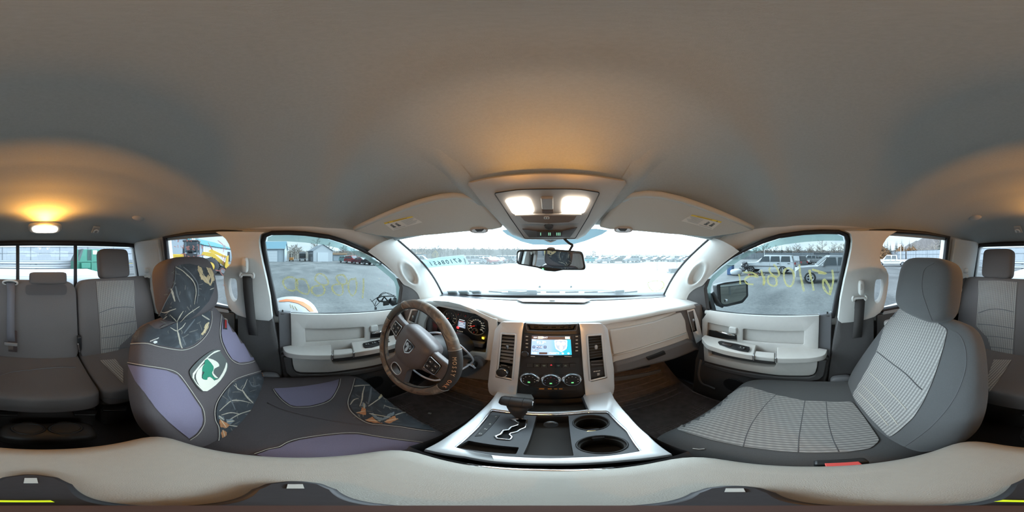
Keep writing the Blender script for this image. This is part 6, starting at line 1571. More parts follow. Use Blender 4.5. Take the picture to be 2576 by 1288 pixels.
# ---------------------------------------------------------------- floor mats
MATM = mat('mat_rubber', (.20, .165, .16), .5, noise_scale=30, noise_amt=.5)
for s, lab in ((-1, 'black ribbed rubber floor mat with dried mud under the steering wheel'), (1, 'black ribbed rubber floor mat under the glove box')):
    root = thing('floor_mat', lab, 'floor mat', (s*.46, .5, -1.055))
    X = lambda x, y, z: V((s*x, y, z))
    pf_ = [(.12, -1.048), (.62, -1.048), (.74, -1.00), (.92, -.86), (1.00, -.76)]
    rows = [[X(mix(.215, .72, k/6), y, z + (.02 if k in (0, 6) else 0)) for k in range(7)] for y, z in pf_]
    mm = MB().loft(rows, closed_ring=False, caps=False).build('mat_sheet', MATM, root, solid=.008, smooth=40)
    MATt = tree_of(mm); RIBM = mat('mat_rib', (.30, .25, .24), .45, noise_scale=40, noise_amt=.5)
    for k in range(9):
        y = .66 + k*.036; z = -1.048 + (y - .62)*.42 if y < .74 else -.998 + (y - .74)*.78
        MB().tube([X(.26, y, z + .008), X(.68, y, z + .008)], .006, 6).build('rib', RIBM, root)
    for k in range(9):
        o_ = .022 + k*.021
        for q in (-1, 1):
            P = [X(.468 + q*(.235), .56 - o_*.2 - .02*k*.5, -1.042), X(.468 + q*max(.02, .235 - o_*1.25), .56 - o_*.2 - .02*k*.5, -1.042), X(.468 + q*max(.02, .235 - o_*1.25), .15 + o_*.5, -1.042)]
            MB().tube(P, .0035, 6).build('rib', RIBM, root)
    MB().tube([X(.23, .13, -1.035), X(.70, .13, -1.035), X(.715, .62, -1.03), X(.715, .74, -.985)], .01, 8).build('mat_lip', RIBM, root)
o = MB().box(atz(1081, 1040, -1.036), (.016, .012, .006), rotm(0, 0, 20)).build('paper_scrap', WHITEP, None, bev=.001)
tag(o, 'small white scrap on the driver side floor mat', 'litter')
o = None
# pedals
for x, nm, w_ in ((-.40, 'brake pedal', .10), (-.27, 'accelerator pedal', .055)):
    t = thing('pedal', 'black %s in the dark footwell below the steering column' % nm, 'pedal', (x, .88, -.95))
    MB().box((x, .86, -.86), (w_, .015, .09), rotm(30)).build('pedal_pad', RUBBER, t, bev=.004)
    MB().tube([V((x, .87, -.86)), V((x, .96, -.70)), V((x, 1.0, -.6))], .008, 8).build('pedal_arm', BLACK, t)
# ================================================================= outside: yard
def gravel(name, c1, c2, wet=.40):
    m = bpy.data.materials.new(name); m.use_nodes = True; t = m.node_tree; b = t.nodes['Principled BSDF']
    tc_ = t.nodes.new('ShaderNodeTexCoord')
    n1 = t.nodes.new('ShaderNodeTexNoise'); n1.inputs['Scale'].default_value = .35; n1.inputs['Detail'].default_value = 8
    n2 = t.nodes.new('ShaderNodeTexNoise'); n2.inputs['Scale'].default_value = 7; n2.inputs['Detail'].default_value = 12; n2.inputs['Roughness'].default_value = .92
    mp_ = t.nodes.new('ShaderNodeMapping'); mp_.inputs['Scale'].default_value = (.6, 1.6, 1)
    t.links.new(tc_.outputs['Object'], mp_.inputs[0]); t.links.new(mp_.outputs[0], n1.inputs['Vector']); t.links.new(tc_.outputs['Object'], n2.inputs['Vector'])
    ad = t.nodes.new('ShaderNodeMath'); ad.operation = 'MULTIPLY_ADD'; ad.inputs[1].default_value = .55
    t.links.new(n2.outputs['Fac'], ad.inputs[0])
    m5 = t.nodes.new('ShaderNodeMath'); m5.operation = 'MULTIPLY'; m5.inputs[1].default_value = .5; t.links.new(n1.outputs['Fac'], m5.inputs[0]); t.links.new(m5.outputs[0], ad.inputs[2])
    r = t.nodes.new('ShaderNodeValToRGB'); e = r.color_ramp.elements; e[0].position = .40; e[0].color = (*c1, 1); e[1].position = .62; e[1].color = (*c2, 1)
    t.links.new(ad.outputs[0], r.inputs[0]); t.links.new(r.outputs[0], b.inputs['Base Color'])
    rr = t.nodes.new('ShaderNodeMapRange'); rr.inputs['To Min'].default_value = wet; rr.inputs['To Max'].default_value = .9; t.links.new(n1.outputs['Fac'], rr.inputs['Value']); t.links.new(rr.outputs[0], b.inputs['Roughness'])
    bp = t.nodes.new('ShaderNodeBump'); bp.inputs['Strength'].default_value = .35; bp.inputs['Distance'].default_value = .03; t.links.new(n2.outputs['Fac'], bp.inputs['Height']); t.links.new(bp.outputs[0], b.inputs['Normal'])
    return m
GZ = -1.70
gm = MB(); N = 64
gm.add([V((0, 0, GZ))] + [V((400*cos(2*pi*k/N), 400*sin(2*pi*k/N), GZ)) for k in range(N)], [(0, 1+k, 1+(k+1) % N) for k in range(N)])
gm.build('ground', gravel('wet_gravel', (.040, .043, .044), (.185, .186, .184), .40), kind='structure', smooth=0)
def gp(u, d, z=GZ):
    """ground point at distance d in the measured direction u"""
    az = (u - U0) * KPX; return V((CAM.x + d*sin(az), d*cos(az), z))
PAINT = lambda n, c, r=.3: mat('paint_' + n, c, r, spec=.5, coat=.3)
WHITE_, SILV_, DGREY_, RED_, MAROON_, TEAL_, GREEN_, BLUE_, BLACKP, TANP = PAINT('white', (.50, .52, .54)), PAINT('silver', (.24, .25, .26), .3), PAINT('grey', (.10, .105, .115)), PAINT('red', (.38, .03, .03)), PAINT('maroon', (.14, .02, .03)), PAINT('teal', (.25, .45, .45)), PAINT('green', (.03, .06, .045)), PAINT('blue', (.06, .12, .25)), PAINT('black', (.02, .02, .022)), PAINT('tan', (.35, .31, .24))
CARGLASS = mat('car_glass', (.035, .045, .05), .08, spec=.8)
TYRE = mat('tyre', (.022, .022, .023), .85); HUBC = mat('wheel_alloy', (.55, .56, .58), .35, metal=.7)
LAMPC = mat('car_lamp', (.7, .7, .68), .2); LAMPR = mat('tail_lamp', (.45, .03, .03), .3); BUMP = mat('bumper_grey', (.12, .12, .125), .6)
KINDS_ = {
 'sedan': dict(L=4.7, W=1.8, low=[(-2.3, .35), (-2.35, .62), (-2.25, .88), (-1.5, .95), (1.05, .93), (2.0, .80), (2.3, .62), (2.32, .35)], top=[(-1.55, .94), (-.85, 1.40), (.25, 1.42), (1.10, .92)], win=[(-1.25, -.45), (-.40, .30)], wb=1.35, wr=.32),
 'suv': dict(L=4.8, W=1.88, low=[(-2.35, .42), (-2.4, .75), (-2.32, 1.05), (1.0, 1.06), (2.1, 1.0), (2.35, .8), (2.38, .42)], top=[(-2.30, 1.05), (-2.10, 1.72), (.15, 1.76), (1.0, 1.05)], win=[(-2.0, -1.2), (-1.12, -.30), (-.24, .42)], wb=1.42, wr=.37),
 'pickup': dict(L=5.7, W=1.98, low=[(-2.8, .5), (-2.85, .8), (-2.8, 1.15), (1.2, 1.15), (2.55, 1.12), (2.85, .9), (2.85, .5)], top=[(-.95, 1.14), (-.85, 1.86), (.75, 1.90), (1.5, 1.13)], win=[(-.72, .02), (.10, .92)], wb=1.8, wr=.40),
}
def car_parts(kind, paint, root, damaged=False):
    K = KINDS_[kind]; w2 = K['W']/2
    def ring(p, y, s=1.0): return [V((x, y, z)) for x, z in p]
    def tap(p, k, y):
        cx = sum(q[0] for q in p)/len(p); zb = min(q[1] for q in p)
        return [V((cx + (x-cx)*k, y, z)) for x, z in p]
    low = K['low']
    MB().loft([tap(low, .96, -w2), tap(low, 1.0, -w2*.93), tap(low, 1.0, w2*.93), tap(low, .96, w2)]).build('body', paint, root, smooth=30)
    top = K['top']; yt = lambda z: w2*(.94 - .16*(z - top[0][1])/.8)
    tv = [V((x, sg*yt(z), z)) for sg in (-1, 1) for x, z in top]; n = len(top)
    MB().add(tv, [tuple(range(n)), tuple(range(n, 2*n))[::-1]] + [(k, (k+1) % n, n+(k+1) % n, n+k) for k in range(n)]).build('cabin', paint, root, smooth=20, bev=.05)
    zb, zt = top[0][1] + .06, top[1][1] - .10
    for sg in (-1, 1):
        for x0, x1 in K['win']:
            k = .22 if x1 == K['win'][-1][1] else 0; k0 = .25 if (x0 == K['win'][0][0] and kind == 'sedan') else .04
            mesh('side_window', [V((x0 - k0*.6, sg*(yt(zb)+.012), zb)), V((x1 + k, sg*(yt(zb)+.012), zb)), V((x1 - .06, sg*(yt(zt)+.012), zt)), V((x0 + k0, sg*(yt(zt)+.012), zt))], [(0, 1, 2, 3)], CARGLASS, root, smooth=0)
    for (a, b), nm in (((top[3], top[2]), 'windshield'), ((top[0], top[1]), 'rear_window')):
        P = [V(a), V(b)]; P = [P[0].lerp(P[1], .12), P[0].lerp(P[1], .86)]; o_ = .03 if nm == 'windshield' else -.03
        mesh(nm, [V((P[0].x + o_, -yt(P[0].y)*.92, P[0].y + .01)), V((P[0].x + o_, yt(P[0].y)*.92, P[0].y + .01)), V((P[1].x + o_, yt(P[1].y)*.9, P[1].y + .01)), V((P[1].x + o_, -yt(P[1].y)*.9, P[1].y + .01))], [(0, 1, 2, 3)], CARGLASS, root, smooth=0)
    for sx in (-1, 1):
        for sy in (-1, 1):
            r = K['wr']; c = V((sx*K['wb'], sy*(w2 - .10), r))
            wl = MB().lathe([(.001, .11), (r*.62, .10), (r*.66, .12), (r*.95, .11), (r, .06), (r, -.10), (.001, -.10)], c, (0, sy, 0), 18).build('wheel', TYRE, root, smooth=40)
            MB().lathe([(.001, .125), (r*.15, .12), (r*.18, .105), (.001, .10)], c, (0, sy, 0), 10).build('hub_cap', HUBC, wl, smooth=30)
            rs_ = MB()
            for q in range(5):
                a = 2*pi*q/5; rs_.box(c + V((cos(a)*r*.37, sy*.112, sin(a)*r*.37)), (r*.50, .02, r*.16), Matrix.Rotation(-a, 3, 'Y'))
            rs_.tube([c + V((cos(2*pi*q/16)*r*.60, sy*.112, sin(2*pi*q/16)*r*.60)) for q in range(16)], .02, 5, True); rs_.build('wheel_rim', HUBC, wl, smooth=0)
    f = max(p[0] for p in low); r_ = min(p[0] for p in low); zl = low[2][1] - .22
    for sy in (-1, 1):
        MB().box((f - .10, sy*w2*.72, zl - .0), (.16, .36, .16)).build('head_lamp', LAMPC, root)
        MB().box((r_ + .04, sy*w2*.78, zl + .08), (.10, .22, .24)).build('tail_lamp', LAMPR, root)
    for sy in (-1, 1):
        MB().box((0, sy*(w2 + .005), low[0][1] + .28), (low[4][0]*1.1 if kind == 'sedan' else 2.6, .03, .09)).build('side_moulding', BUMP, root, bev=.01)
        for x0, x1 in K['win'][:2]:
            MB().box((x0 + .12, sy*(w2 + .008), low[2][1] - .10), (.20, .03, .05)).build('door_handle', BLACKP, root)
            MB().box((x1 + .03, sy*(w2*1.0), low[2][1] - .30), (.012, .012, .5)).build('door_seam', BUMP, root)
    MB().box((f - .02, 0, low[0][1] + .12), (.10, K['W']*.9, .18)).build('bumper', BUMP, root, bev=.03)
    MB().box((r_ + .02, 0, low[0][1] + .12), (.10, K['W']*.9, .18)).build('bumper', BUMP, root, bev=.03)
    if kind == 'pickup':
        mesh('load_bed', [V((-2.65, -.8, 1.16)), V((-1.1, -.8, 1.16)), V((-1.1, .8, 1.16)), V((-2.65, .8, 1.16))], [(0, 1, 2, 3)], BUMP, root, smooth=0)
    for sy in (-1, 1): MB().box((top[3][0] - .35, sy*(w2 + .06), top[3][1] + .08), (.12, .16, .13)).build('door_mirror', paint, root, bev=.03)
PROTO = {}
def car(kind, paint, loc, heading, label, group=None):
    """heading in degrees: direction the nose points, 0 = +x"""
    key = (kind, paint.name)
    if key not in PROTO:
        r = thing('car' if kind != 'pickup' else 'pickup_truck', label, 'car' if kind != 'pickup' else 'truck', (0, 0, 0), group)
        car_parts(kind, paint, r); PROTO[key] = r
    else:
        src = PROTO[key]; r = src.copy(); COL.objects.link(r)
        for ch in list(src.children):
            c = ch.copy(); COL.objects.link(c); c.parent = r; c.matrix_parent_inverse = Matrix.Identity(4)
            for g in ch.children:
                d = g.copy(); COL.objects.link(d); d.parent = c; d.matrix_parent_inverse = Matrix.Identity(4)
        r['label'] = label
        if 'group' in r: del r['group']
        if group: r['group'] = group
    r.location = loc; r.rotation_euler = (0, 0, R(heading))
    return r

# ---------------------------------------------------------------- our own truck, outside
HOODM = mat('hood_white', (.60, .64, .70), .3, coat=.4)
rows = []
for j in range(13):
    t = j/12; y = mix(1.33, 2.45, t); r = []
    for i in range(25):
        s_ = -1 + 2*i/24; x = s_ * mix(.80, .74, t)
        z = -.283 - .065*t - .09*t**4 - .10*abs(s_)**4 + .018*(1 - smooth(.50, .58, abs(s_)))*smooth(.05, .3, t)
        r.append(V((x, y - .10*s_*s_*(1 - t), z)))
    rows.append(r)
hd_ = thing('hood', 'pale hood of the truck in front of the windshield', 'hood', (0, 1.8, -.6))
MB().loft(rows, closed_ring=False, caps=False).build('panel', HOODM, hd_, smooth=180, solid=.02)
for x in (-.12, .16): MB().lathe([(.0003, .02), (.010, .012), (.012, 0)], V((x, 1.45, -.285)), (0, 0, 1), 10).build('washer_jet', BLACK, hd_)
cw = MB(); cw.loft([[V((x*.80, yy - .26*x*x, zz)) for x in [-1 + i/8 for i in range(17)]] for yy, zz in ((1.115, -.292), (1.17, -.272), (1.25, -.276), (1.34, -.290))], closed_ring=False, caps=False)
cwo = cw.build('cowl_grille', mat('cowl_grey', (.09, .10, .115), .55), hd_, smooth=180)
for k in range(9): MB().box((-.56 + k*.14, 1.205 - .26*((-.56 + k*.14)/.8)**2, -.270), (.10, .012, .010)).build('cowl_slot', BLACK, hd_)
for pts, hub_, lab in (([(1095, 745.5), (1160, 743), (1240, 740.5), (1320, 736)], (1338, 735), 'windshield wiper on the steering wheel side, resting above the hood'), ([(1390, 745), (1460, 742), (1540, 741), (1655, 745)], (1558, 735), 'windshield wiper on the passenger side, resting above the hood')):
    wp = thing('wiper', lab, 'wiper', aty(hub_[0], hub_[1], 1.15))
    yq = lambda u: 1.165 - .30*(math.tan((u - U0)*KPX)*1.12)**2
    W_ = lambda u, v: aty(u, v, yq(u))
    MB().tube([W_(u, v) for u, v in pts], .006, 6).build('blade', BLACK, wp)
    MB().tube([W_(pts[1][0], pts[1][1] - 1), W_(mix(pts[1][0], hub_[0], .5), 738), W_(hub_[0] - 12, hub_[1])], .007, 6).build('arm', mat('wiper_grey', (.06, .065, .075), .4), wp)
    MB().box(W_(hub_[0], hub_[1]), (.075, .03, .035)).build('pivot_cover', mat('wiper_grey2', (.09, .10, .12), .5), wp, bev=.008)
bc = thing('bed_cover', 'flat white cover over the truck bed behind the rear window', 'bed cover', (0, -2, -.3))
MB().box((0, -1.98, -.245), (1.50, 1.46, .05)).build('panel', mat('bed_white', (.80, .82, .85), .45), bc, bev=.012)
for k in range(2): MB().box((0, -1.72 - k*.48, -.219), (1.48, .008, .003)).build('fold_line', mat('fold_grey', (.45, .47, .5), .5), bc)
MB().box((0, -1.99, -.42), (1.56, 1.5, .30)).build('bed_side', HOODM, bc, bev=.03)
# door mirrors: whole on the right, torn off on the left
dm_ = thing('door_mirror', 'black door mirror with chrome-edged glass outside the passenger window', 'door mirror', (.88, .60, -.40))
mp0, mpn = V((1.01, .55, -.26)), V((-.42, -.90, .08)).normalized()
Mq = lambda u, v, d=0.0: at(u, v, mp0 + mpn*d, mpn)
ho = rounded([Mq(u, v) for u, v in [(1801, 716), (1824, 710), (1872, 704), (1881, 709), (1882, 745), (1868, 762), (1826, 772), (1812, 770), (1806, 755)]], .012, 3)
cen = sum(ho, V((0, 0, 0)))/len(ho)
MB().loft([[cen + (p - cen)*k - mpn*d for p in ho] for k, d in ((.985, -.004), (1.0, .004), (.96, .05), (.80, .09), (.4, .115))]).build('housing', BLACK, dm_, smooth=50)
gl_ = rounded([Mq(u, v, .005) for u, v in [(1811, 717), (1870, 709), (1876, 713), (1877, 743), (1865, 756), (1822, 766), (1814, 762)]], .010, 3)
slab('mirror_glass', gl_, mpn*.002, mat('mirror_dark', (.30, .31, .28), .03, metal=1), dm_, bev=0)
MB().tube([Mq(1789, 737), Mq(1806, 764), Mq(1818, 771)], [.022, .018, .012], 10).build('arm', BLACK, dm_, smooth=180)
slab('arm_base', [V((.83, .56, -.36)), V((.83, .70, -.36)), V((.83, .70, -.24)), V((.83, .60, -.24))], (.05, 0, 0), BLACK, dm_, bev=.01)
MB().sell(Mq(1826, 756, .008), (.012, .012, .012), .8, .8).build('spot_mirror', CHROME, dm_, smooth=180)
bm_ = thing('door_mirror', 'torn off door mirror bracket with dangling wires outside the driver window', 'door mirror', atx(1000, 762, -.90))
X_ = lambda x, y, d=-.93: atx(650 + x/5.1525, 570 + y/5.1525, d)
MB().tube([X_(1785, 960), X_(1740, 985), X_(1700, 960)], [.03, .026, .018], 10).build('stub', BLACK, bm_, smooth=60)
for pts, r_ in (([(1540, 930), (1560, 960), (1640, 975), (1700, 965), (1780, 950)], .007), ([(1540, 930), (1600, 905), (1700, 900), (1780, 905)], .004), ([(1600, 960), (1630, 910), (1680, 965), (1720, 930)], .006)):
    MB().tube([X_(a, b) for a, b in pts], r_, 6).build('bracket_bar', BLACK, bm_)
MB().box(X_(1655, 995), (.01, .045, .03)).build('connector', BLACK, bm_, bev=.003)
for pts in ([(1540, 940), (1580, 880), (1640, 850), (1700, 880), (1770, 890)], [(1560, 900), (1620, 870), (1690, 860), (1760, 900)], [(1450, 940), (1490, 990), (1515, 1030), (1560, 990), (1580, 970)], [(1465, 975), (1540, 920), (1600, 890)], [(1520, 1060), (1510, 1020), (1530, 960)]):
    MB().tube(spline([X_(a, b) for a, b in pts], 3), .0022, 5).build('wire', BLACK, bm_)
MB().box(X_(1520, 1060), (.008, .016, .02)).build('plug', DARK2, bm_, bev=.002)
# white rounded bundle with orange band just outside the driver door
wb_ = thing('covered_bundle', 'white rounded bundle with orange band right outside the driver window', 'bundle', (-1.12, -.06, -1.7))
bc0 = V((-1.08, -.055, -.47)); bo_ = MB().sell(bc0, (.16, .195, .185), .85, .9, rotm(0, 0, 8), 36, 24).build('cover', mat('bundle_white', (.62, .60, .60), .6), wb_, smooth=180)
BT = tree_of(bo_)
decal('orange_band', [(702, 757), (720, 753), (740, 755), (762, 760), (780, 771), (789, 784), (779, 784), (768, 774), (750, 764), (728, 759), (703, 760)], BT, mat('band_orange', (.85, .28, .12), .6), wb_, off=.003, step=5)
for px in ([(735, 768), (740, 778)], [(742, 771), (748, 781)], [(730, 766), (733, 775)]): seam('stitch', px, BT, mat('stitch_yellow', (.7, .6, .3), .7), wb_, .0015, off=.002)
MB().lathe([(.12, 0), (.13, .25), (.14, 1.15)], V((-1.08, -.055, -1.7)), (0, 0, 1), 18).build('stand', DGREY_, wb_)

# ---------------------------------------------------------------- fences, rail, dumpster behind
FENCE = mat('fence_sheet', (.15, .165, .18), .6, noise_scale=2, noise_amt=.10); FPOST = mat('fence_post', (.06, .07, .08), .6)
def fence_run(name, label, p, q, h, board, bay):
    root = thing(name, label, 'fence', p); p, q = V(p), V(q); d = (q - p); L = d.length; d.normalize(); nrm = V((-d.y, d.x, 0)); a = math.atan2(d.y, d.x)
    n = int(L / board); first = None
    for k in range(n):
        c = p + d*(board*(k + .5)) + nrm*(.025 if k % 2 else 0) + V((0, 0, h/2))
        if first is None:
            me = bpy.data.meshes.new('fence_sheet'); b_ = MB().box((0, 0, 0), (board*.985, .03, h)); me.from_pydata([tuple(v) for v in b_.v], [], b_.f); me.materials.append(FENCE); first = me
        o_ = bpy.data.objects.new('fence_sheet', first); COL.objects.link(o_); o_.location = c; o_.rotation_euler = (0, 0, a); o_.parent = root; o_.matrix_parent_inverse = Matrix.Translation(root.location).inverted()
    for k in range(int(L / bay) + 1):
        MB().box(p + d*(bay*k) + V((0, 0, h*.51)), (.12, .12, h*1.03), Matrix.Rotation(a, 3, 'Z')).build('fence_post', FPOST, root)
    for z in (h*.33, h*.70, h*1.0):
        MB().box(p + d*(L/2) + V((0, 0, z)), (L, .16, .07), Matrix.Rotation(a, 3, 'Z')).build('fence_rail', FPOST, root)
    return root
fence_run('sheet_fence', 'tall pale sheet metal fence behind the truck and dumpster', (-24, -24, GZ), (36, -24, GZ), 3.0, .60, 4.3)
fence_run('sheet_fence', 'long pale fence beyond the parked cars on the passenger side', (80, -24, GZ), (80, 64, GZ), 3.3, 1.2, 4.8)
fence_run('sheet_fence', 'pale fence section far behind the white pickup and the light poles', (36.5, -24, GZ), (79.5, -24, GZ), 3.0, 1.2, 4.3)
GALV = mat('galvanised', (.20, .215, .23), .45, metal=.4)
gr_ = thing('guard_rail', 'double galvanised guard rail in front of the sheet metal fence', 'guard rail', (0, -12, GZ))
for z in (-.46, -.80):
    prf = [(-.0, .15), (.05, .09), (.0, .03), (.0, -.03), (.05, -.09), (.0, -.15)]
    MB().loft([[V((x, -12 + a, z + b)) for a, b in prf] for x in (-14, 16)], closed_ring=False, caps=False).build('rail_beam', GALV, gr_, smooth=20, solid=.01)
for k in range(11): MB().box((-14 + k*2.9, -12.1, -1.05), (.14, .12, 1.3)).build('rail_post', FPOST, gr_)
DG = mat('dumpster_green', (.008, .10, .065), .5, noise_scale=3, noise_amt=.2); DG2 = mat('dumpster_dark', (.02, .035, .035), .5)
du0 = thing('dumpster', 'dark green waste compactor seen through the rear window', 'dumpster', (-2.9, -9.8, GZ))
bx = [(-2.05, -9.4), (-3.95, -9.4), (-3.95, -11.3), (-2.05, -11.3)]
MB().prism([V((-2.35, -9.35, .40)), V((-3.95, -9.35, .40)), V((-3.95, -9.35, GZ)), V((-1.95, -9.35, GZ)), V((-1.95, -9.35, -.35))], (0, -2.0, 0)).build('box', DG, du0, bev=.03)
MB().prism([V((-1.93, -9.33, -.32)), V((-2.30, -9.33, .42)), V((-2.38, -9.33, .42)), V((-2.12, -9.33, -.34))], (0, -2.0, 0)).build('hopper_edge', DG2, du0)
for k in range(6): MB().box((-2.62 - k*.055, -9.32, .06), (.025, .03, .62)).build('vent_bar', DG2, du0)
MB().box((-3.08, -9.33, .22), (.26, .02, .24)).build('notice', mat('notice_cream', (.70, .66, .52), .6), du0)
for k in range(3): MB().box((-3.08, -9.317, .28 - k*.06), (.18, .006, .022)).build('notice_line', INK, du0)
MB().box((-2.42, -9.15, -.55), (.55, .5, .32)).build('ram_housing', DG, du0, bev=.03)
for x in (-2.88, -2.0): MB().box((x, -9.31, -.6), (.06, .06, 2.0)).build('rib_post', DG, du0)
MB().box((-2.9, -9.31, -.32), (1.9, .05, .05)).build('rib_bar', DG, du0)
yr_ = thing('barrier', 'low yellow barrier beam beside the dumpster, right of the tall rear headrest', 'barrier', (-7.0, -12.6, GZ))
MB().box((-7.4, -12.6, -.62), (2.2, .14, .16)).build('beam', mat('barrier_yellow', (.75, .58, .08), .5), yr_, bev=.02)
for x in (-8.2, -6.6): MB().box((x, -12.6, -1.2), (.10, .10, 1.1)).build('post', mat('barrier_yellow', (.75, .58, .08), .5), yr_)

# ---------------------------------------------------------------- buildings on the driver side
SIDING = mat('siding_pale', (.30, .34, .37), .7, noise_scale=1, noise_amt=.05); ROOFT = mat('roof_teal', (.05, .19, .21), .5); ROOFB = mat('roof_blue', (.13, .24, .29), .5); ROOFG = mat('roof_grey', (.26, .29, .32), .6)
DOORW = mat('door_white', (.52, .54, .56), .6); GAP = mat('door_gap', (.015, .017, .02), .8); WOODT = mat('brown_roof', (.30, .20, .13), .8)
def building(name, label, origin, along, length, depth, eave, ridge, wallm, roofm, doors=(), ndoors=(), boards=1.2, gable_doors=()):
    """front wall from origin in direction along; depth goes away from the truck; ridge runs along"""
    root = thing(name, label, 'building', origin)
    o0 = V(origin); a = V(along).normalized(); b = V((-a.y, a.x, 0))
    if b.dot(o0 - V((0, 0, o0.z))) < 0: b = -b
    Q = lambda x, y, z: o0 + a*x + b*y + V((0, 0, z))
    MB().prism([Q(0, 0, 0), Q(0, depth, 0), Q(0, depth, eave), Q(0, depth/2, ridge), Q(0, 0, eave)], a*length).build('walls', wallm, root, smooth=0)
    for y0, y1, nm in ((-.35, depth/2, 'roof_slope'), (depth + .35, depth/2, 'roof_slope')):
        k = (ridge - eave) / (depth/2); zf_ = lambda y: ridge - abs(y - depth/2)*k + .06
        MB().prism([Q(-.3, y0, zf_(y0)), Q(-.3, y1, zf_(y1)), Q(-.3, y1, zf_(y1) + .12), Q(-.3, y0, zf_(y0) + .12)], a*(length + .6)).build(nm, roofm, root, smooth=0)
    M3 = Matrix((a, b, V((0, 0, 1)))).transposed()
    nb = int(length / boards)
    for k in range(nb): MB().box(Q((k + .5)*boards, -.03, eave/2), (.05, .05, eave), M3).build('wall_rib', wallm, root)
    for x, w_, h_, m_ in doors:
        d_ = MB().box(Q(x, -.06, h_/2), (w_, .10, h_), M3).build('garage_door' if m_ is DOORW else 'doorway', m_, root)
        if m_ is DOORW:
            for k in range(1, 4): MB().box(Q(x, -.115, h_*k/4), (w_, .02, .03), M3).build('panel_line', SIDING, d_)
    for y, w_, h_, z0, m_ in gable_doors:
        for xx in (-.06,):
            MB().box(Q(xx, y, z0 + h_/2), (.10, w_, h_), M3).build('garage_door' if w_ > 2 else 'window', m_, root)
    MB().box(Q(length/2, -.42, eave + .02), (length + .5, .12, .14), M3).build('gutter', SIDING if roofm is not ROOFT else ROOFT, root)
    MB().box(Q(.1, -.10, eave/2), (.10, .10, eave), M3).build('downpipe', FPOST, root)
    return root
P1, P2_ = V((-26.4, -17.8, GZ)), V((-52, -22.0, GZ))
building('workshop', 'long pale workshop with teal roof behind the yellow loader', P1, P2_ - P1, 26, 14, 3.9, 6.4, SIDING, ROOFT, doors=[(9, 1.2, 2.2, DOORW), (19.5, 2.6, 3.0, GAP), (14, 2, 2.2, DOORW)])
building('warehouse', 'pale warehouse with blue roof and white roller door at the window pillar', V((-48, -4.2, GZ)), V((0, -1, 0)), 14, 10, 3.8, 6.3, SIDING, ROOFB, doors=[(4.0, 3.6, 3.2, DOORW), (9.5, 3.6, 3.2, DOORW)])
g_ = building('garage', 'small white garage with gable roof and roller door across the yard', gp(788, 49.5), V((-1, -.12, 0)), 9, 6.2, 3.3, 5.2, mat('garage_white', (.42, .44, .46), .7), ROOFG, gable_doors=[(3.0, 3.4, 2.8, 0, DOORW)])
# windows down the side of the garage
for k in range(3):
    MB().box(gp(788, 49.5) + V((-1, -.12, 0)).normalized()*(1.8 + k*2.2) + V((-.006, -.06, 1.9)), (.7, .14, .9), Matrix.Rotation(math.atan2(-.12, -1), 3, 'Z')).build('window', DGREY_, g_)
shd = thing('shed', 'low shed with brown roof just behind the white garage', 'shed', gp(852, 60))
MB().box(gp(852, 60) + V((0, 0, 1.1)), (3, 4.6, 2.2)).build('walls', SIDING, shd); MB().box(gp(852, 60) + V((.3, 0, 2.45)), (3.8, 5.2, .7)).build('roof', WOODT, shd, bev=.05)
hs = thing('house', 'distant house with pale brown roof ahead on the left, below the trees', 'house', gp(1058, 110))
MB().box(gp(1058, 110) + V((0, 0, 1.5)), (7, 5, 3)).build('walls', SIDING, hs)
MB().prism([gp(1058, 110) + V((-4, -3, 3)), gp(1058, 110) + V((-4, 3, 3)), gp(1058, 110) + V((-4, 0, 4.6))], (8, 0, 0)).build('roof', WOODT, hs)

# forklift and flatbed at the back of the yard
fl = thing('forklift', 'orange forklift parked left of the flatbed truck across the yard', 'forklift', gp(733, 52)); b0 = gp(733, 52)
MB().box(b0 + V((0, 0, .8)), (1.8, 1.3, .9)).build('body', mat('lift_orange', (.5, .22, .06), .5), fl, bev=.1)
MB().box(b0 + V((0, 0, 2.3)), (1.4, 1.2, .08)).build('guard_roof', BLACKP, fl)
for x in (-.6, .6):
    for y in (-.5, .5): MB().box(b0 + V((x, y, 1.75)), (.08, .08, 1.1)).build('guard_post', BLACKP, fl)
for y in (-.35, .35): MB().box(b0 + V((1.1, y, 1.2)), (.10, .10, 2.2)).build('mast', BLACKP, fl)
for x in (-.6, .6):
    for y in (-.6, .6): MB().lathe([(.001, .1), (.32, .1), (.32, -.1), (.001, -.1)], b0 + V((x, y, .32)), (0, 1, 0), 14).build('wheel', TYRE, fl)
ft = thing('flatbed_truck', 'dark flatbed truck facing the yard beside the white garage', 'truck', gp(761, 54)); b0 = gp(761, 54)
MB().box(b0 + V((0, 0, 1.6)), (1.8, 2.1, 1.9)).build('cab', BLACKP, ft, bev=.12); MB().box(b0 + V((.92, 0, 2.0)), (.03, 1.8, .7)).build('windshield', CARGLASS, ft)
MB().box(b0 + V((.95, 0, .85)), (.1, 1.9, .35)).build('bumper', GALV, ft); MB().box(b0 + V((-3, 0, 1.1)), (4.2, 2.3, .2)).build('deck', BUMP, ft)
MB().box(b0 + V((-2.2, 0, 2.2)), (3.0, 2.2, 1.8)).build('load', SILV_, ft)
for x in (0, -3.6):
    for y in (-.9, .9): MB().lathe([(.001, .13), (.45, .13), (.45, -.13), (.001, -.13)], b0 + V((x, y, .45)), (0, 1, 0), 14).build('wheel', TYRE, ft)

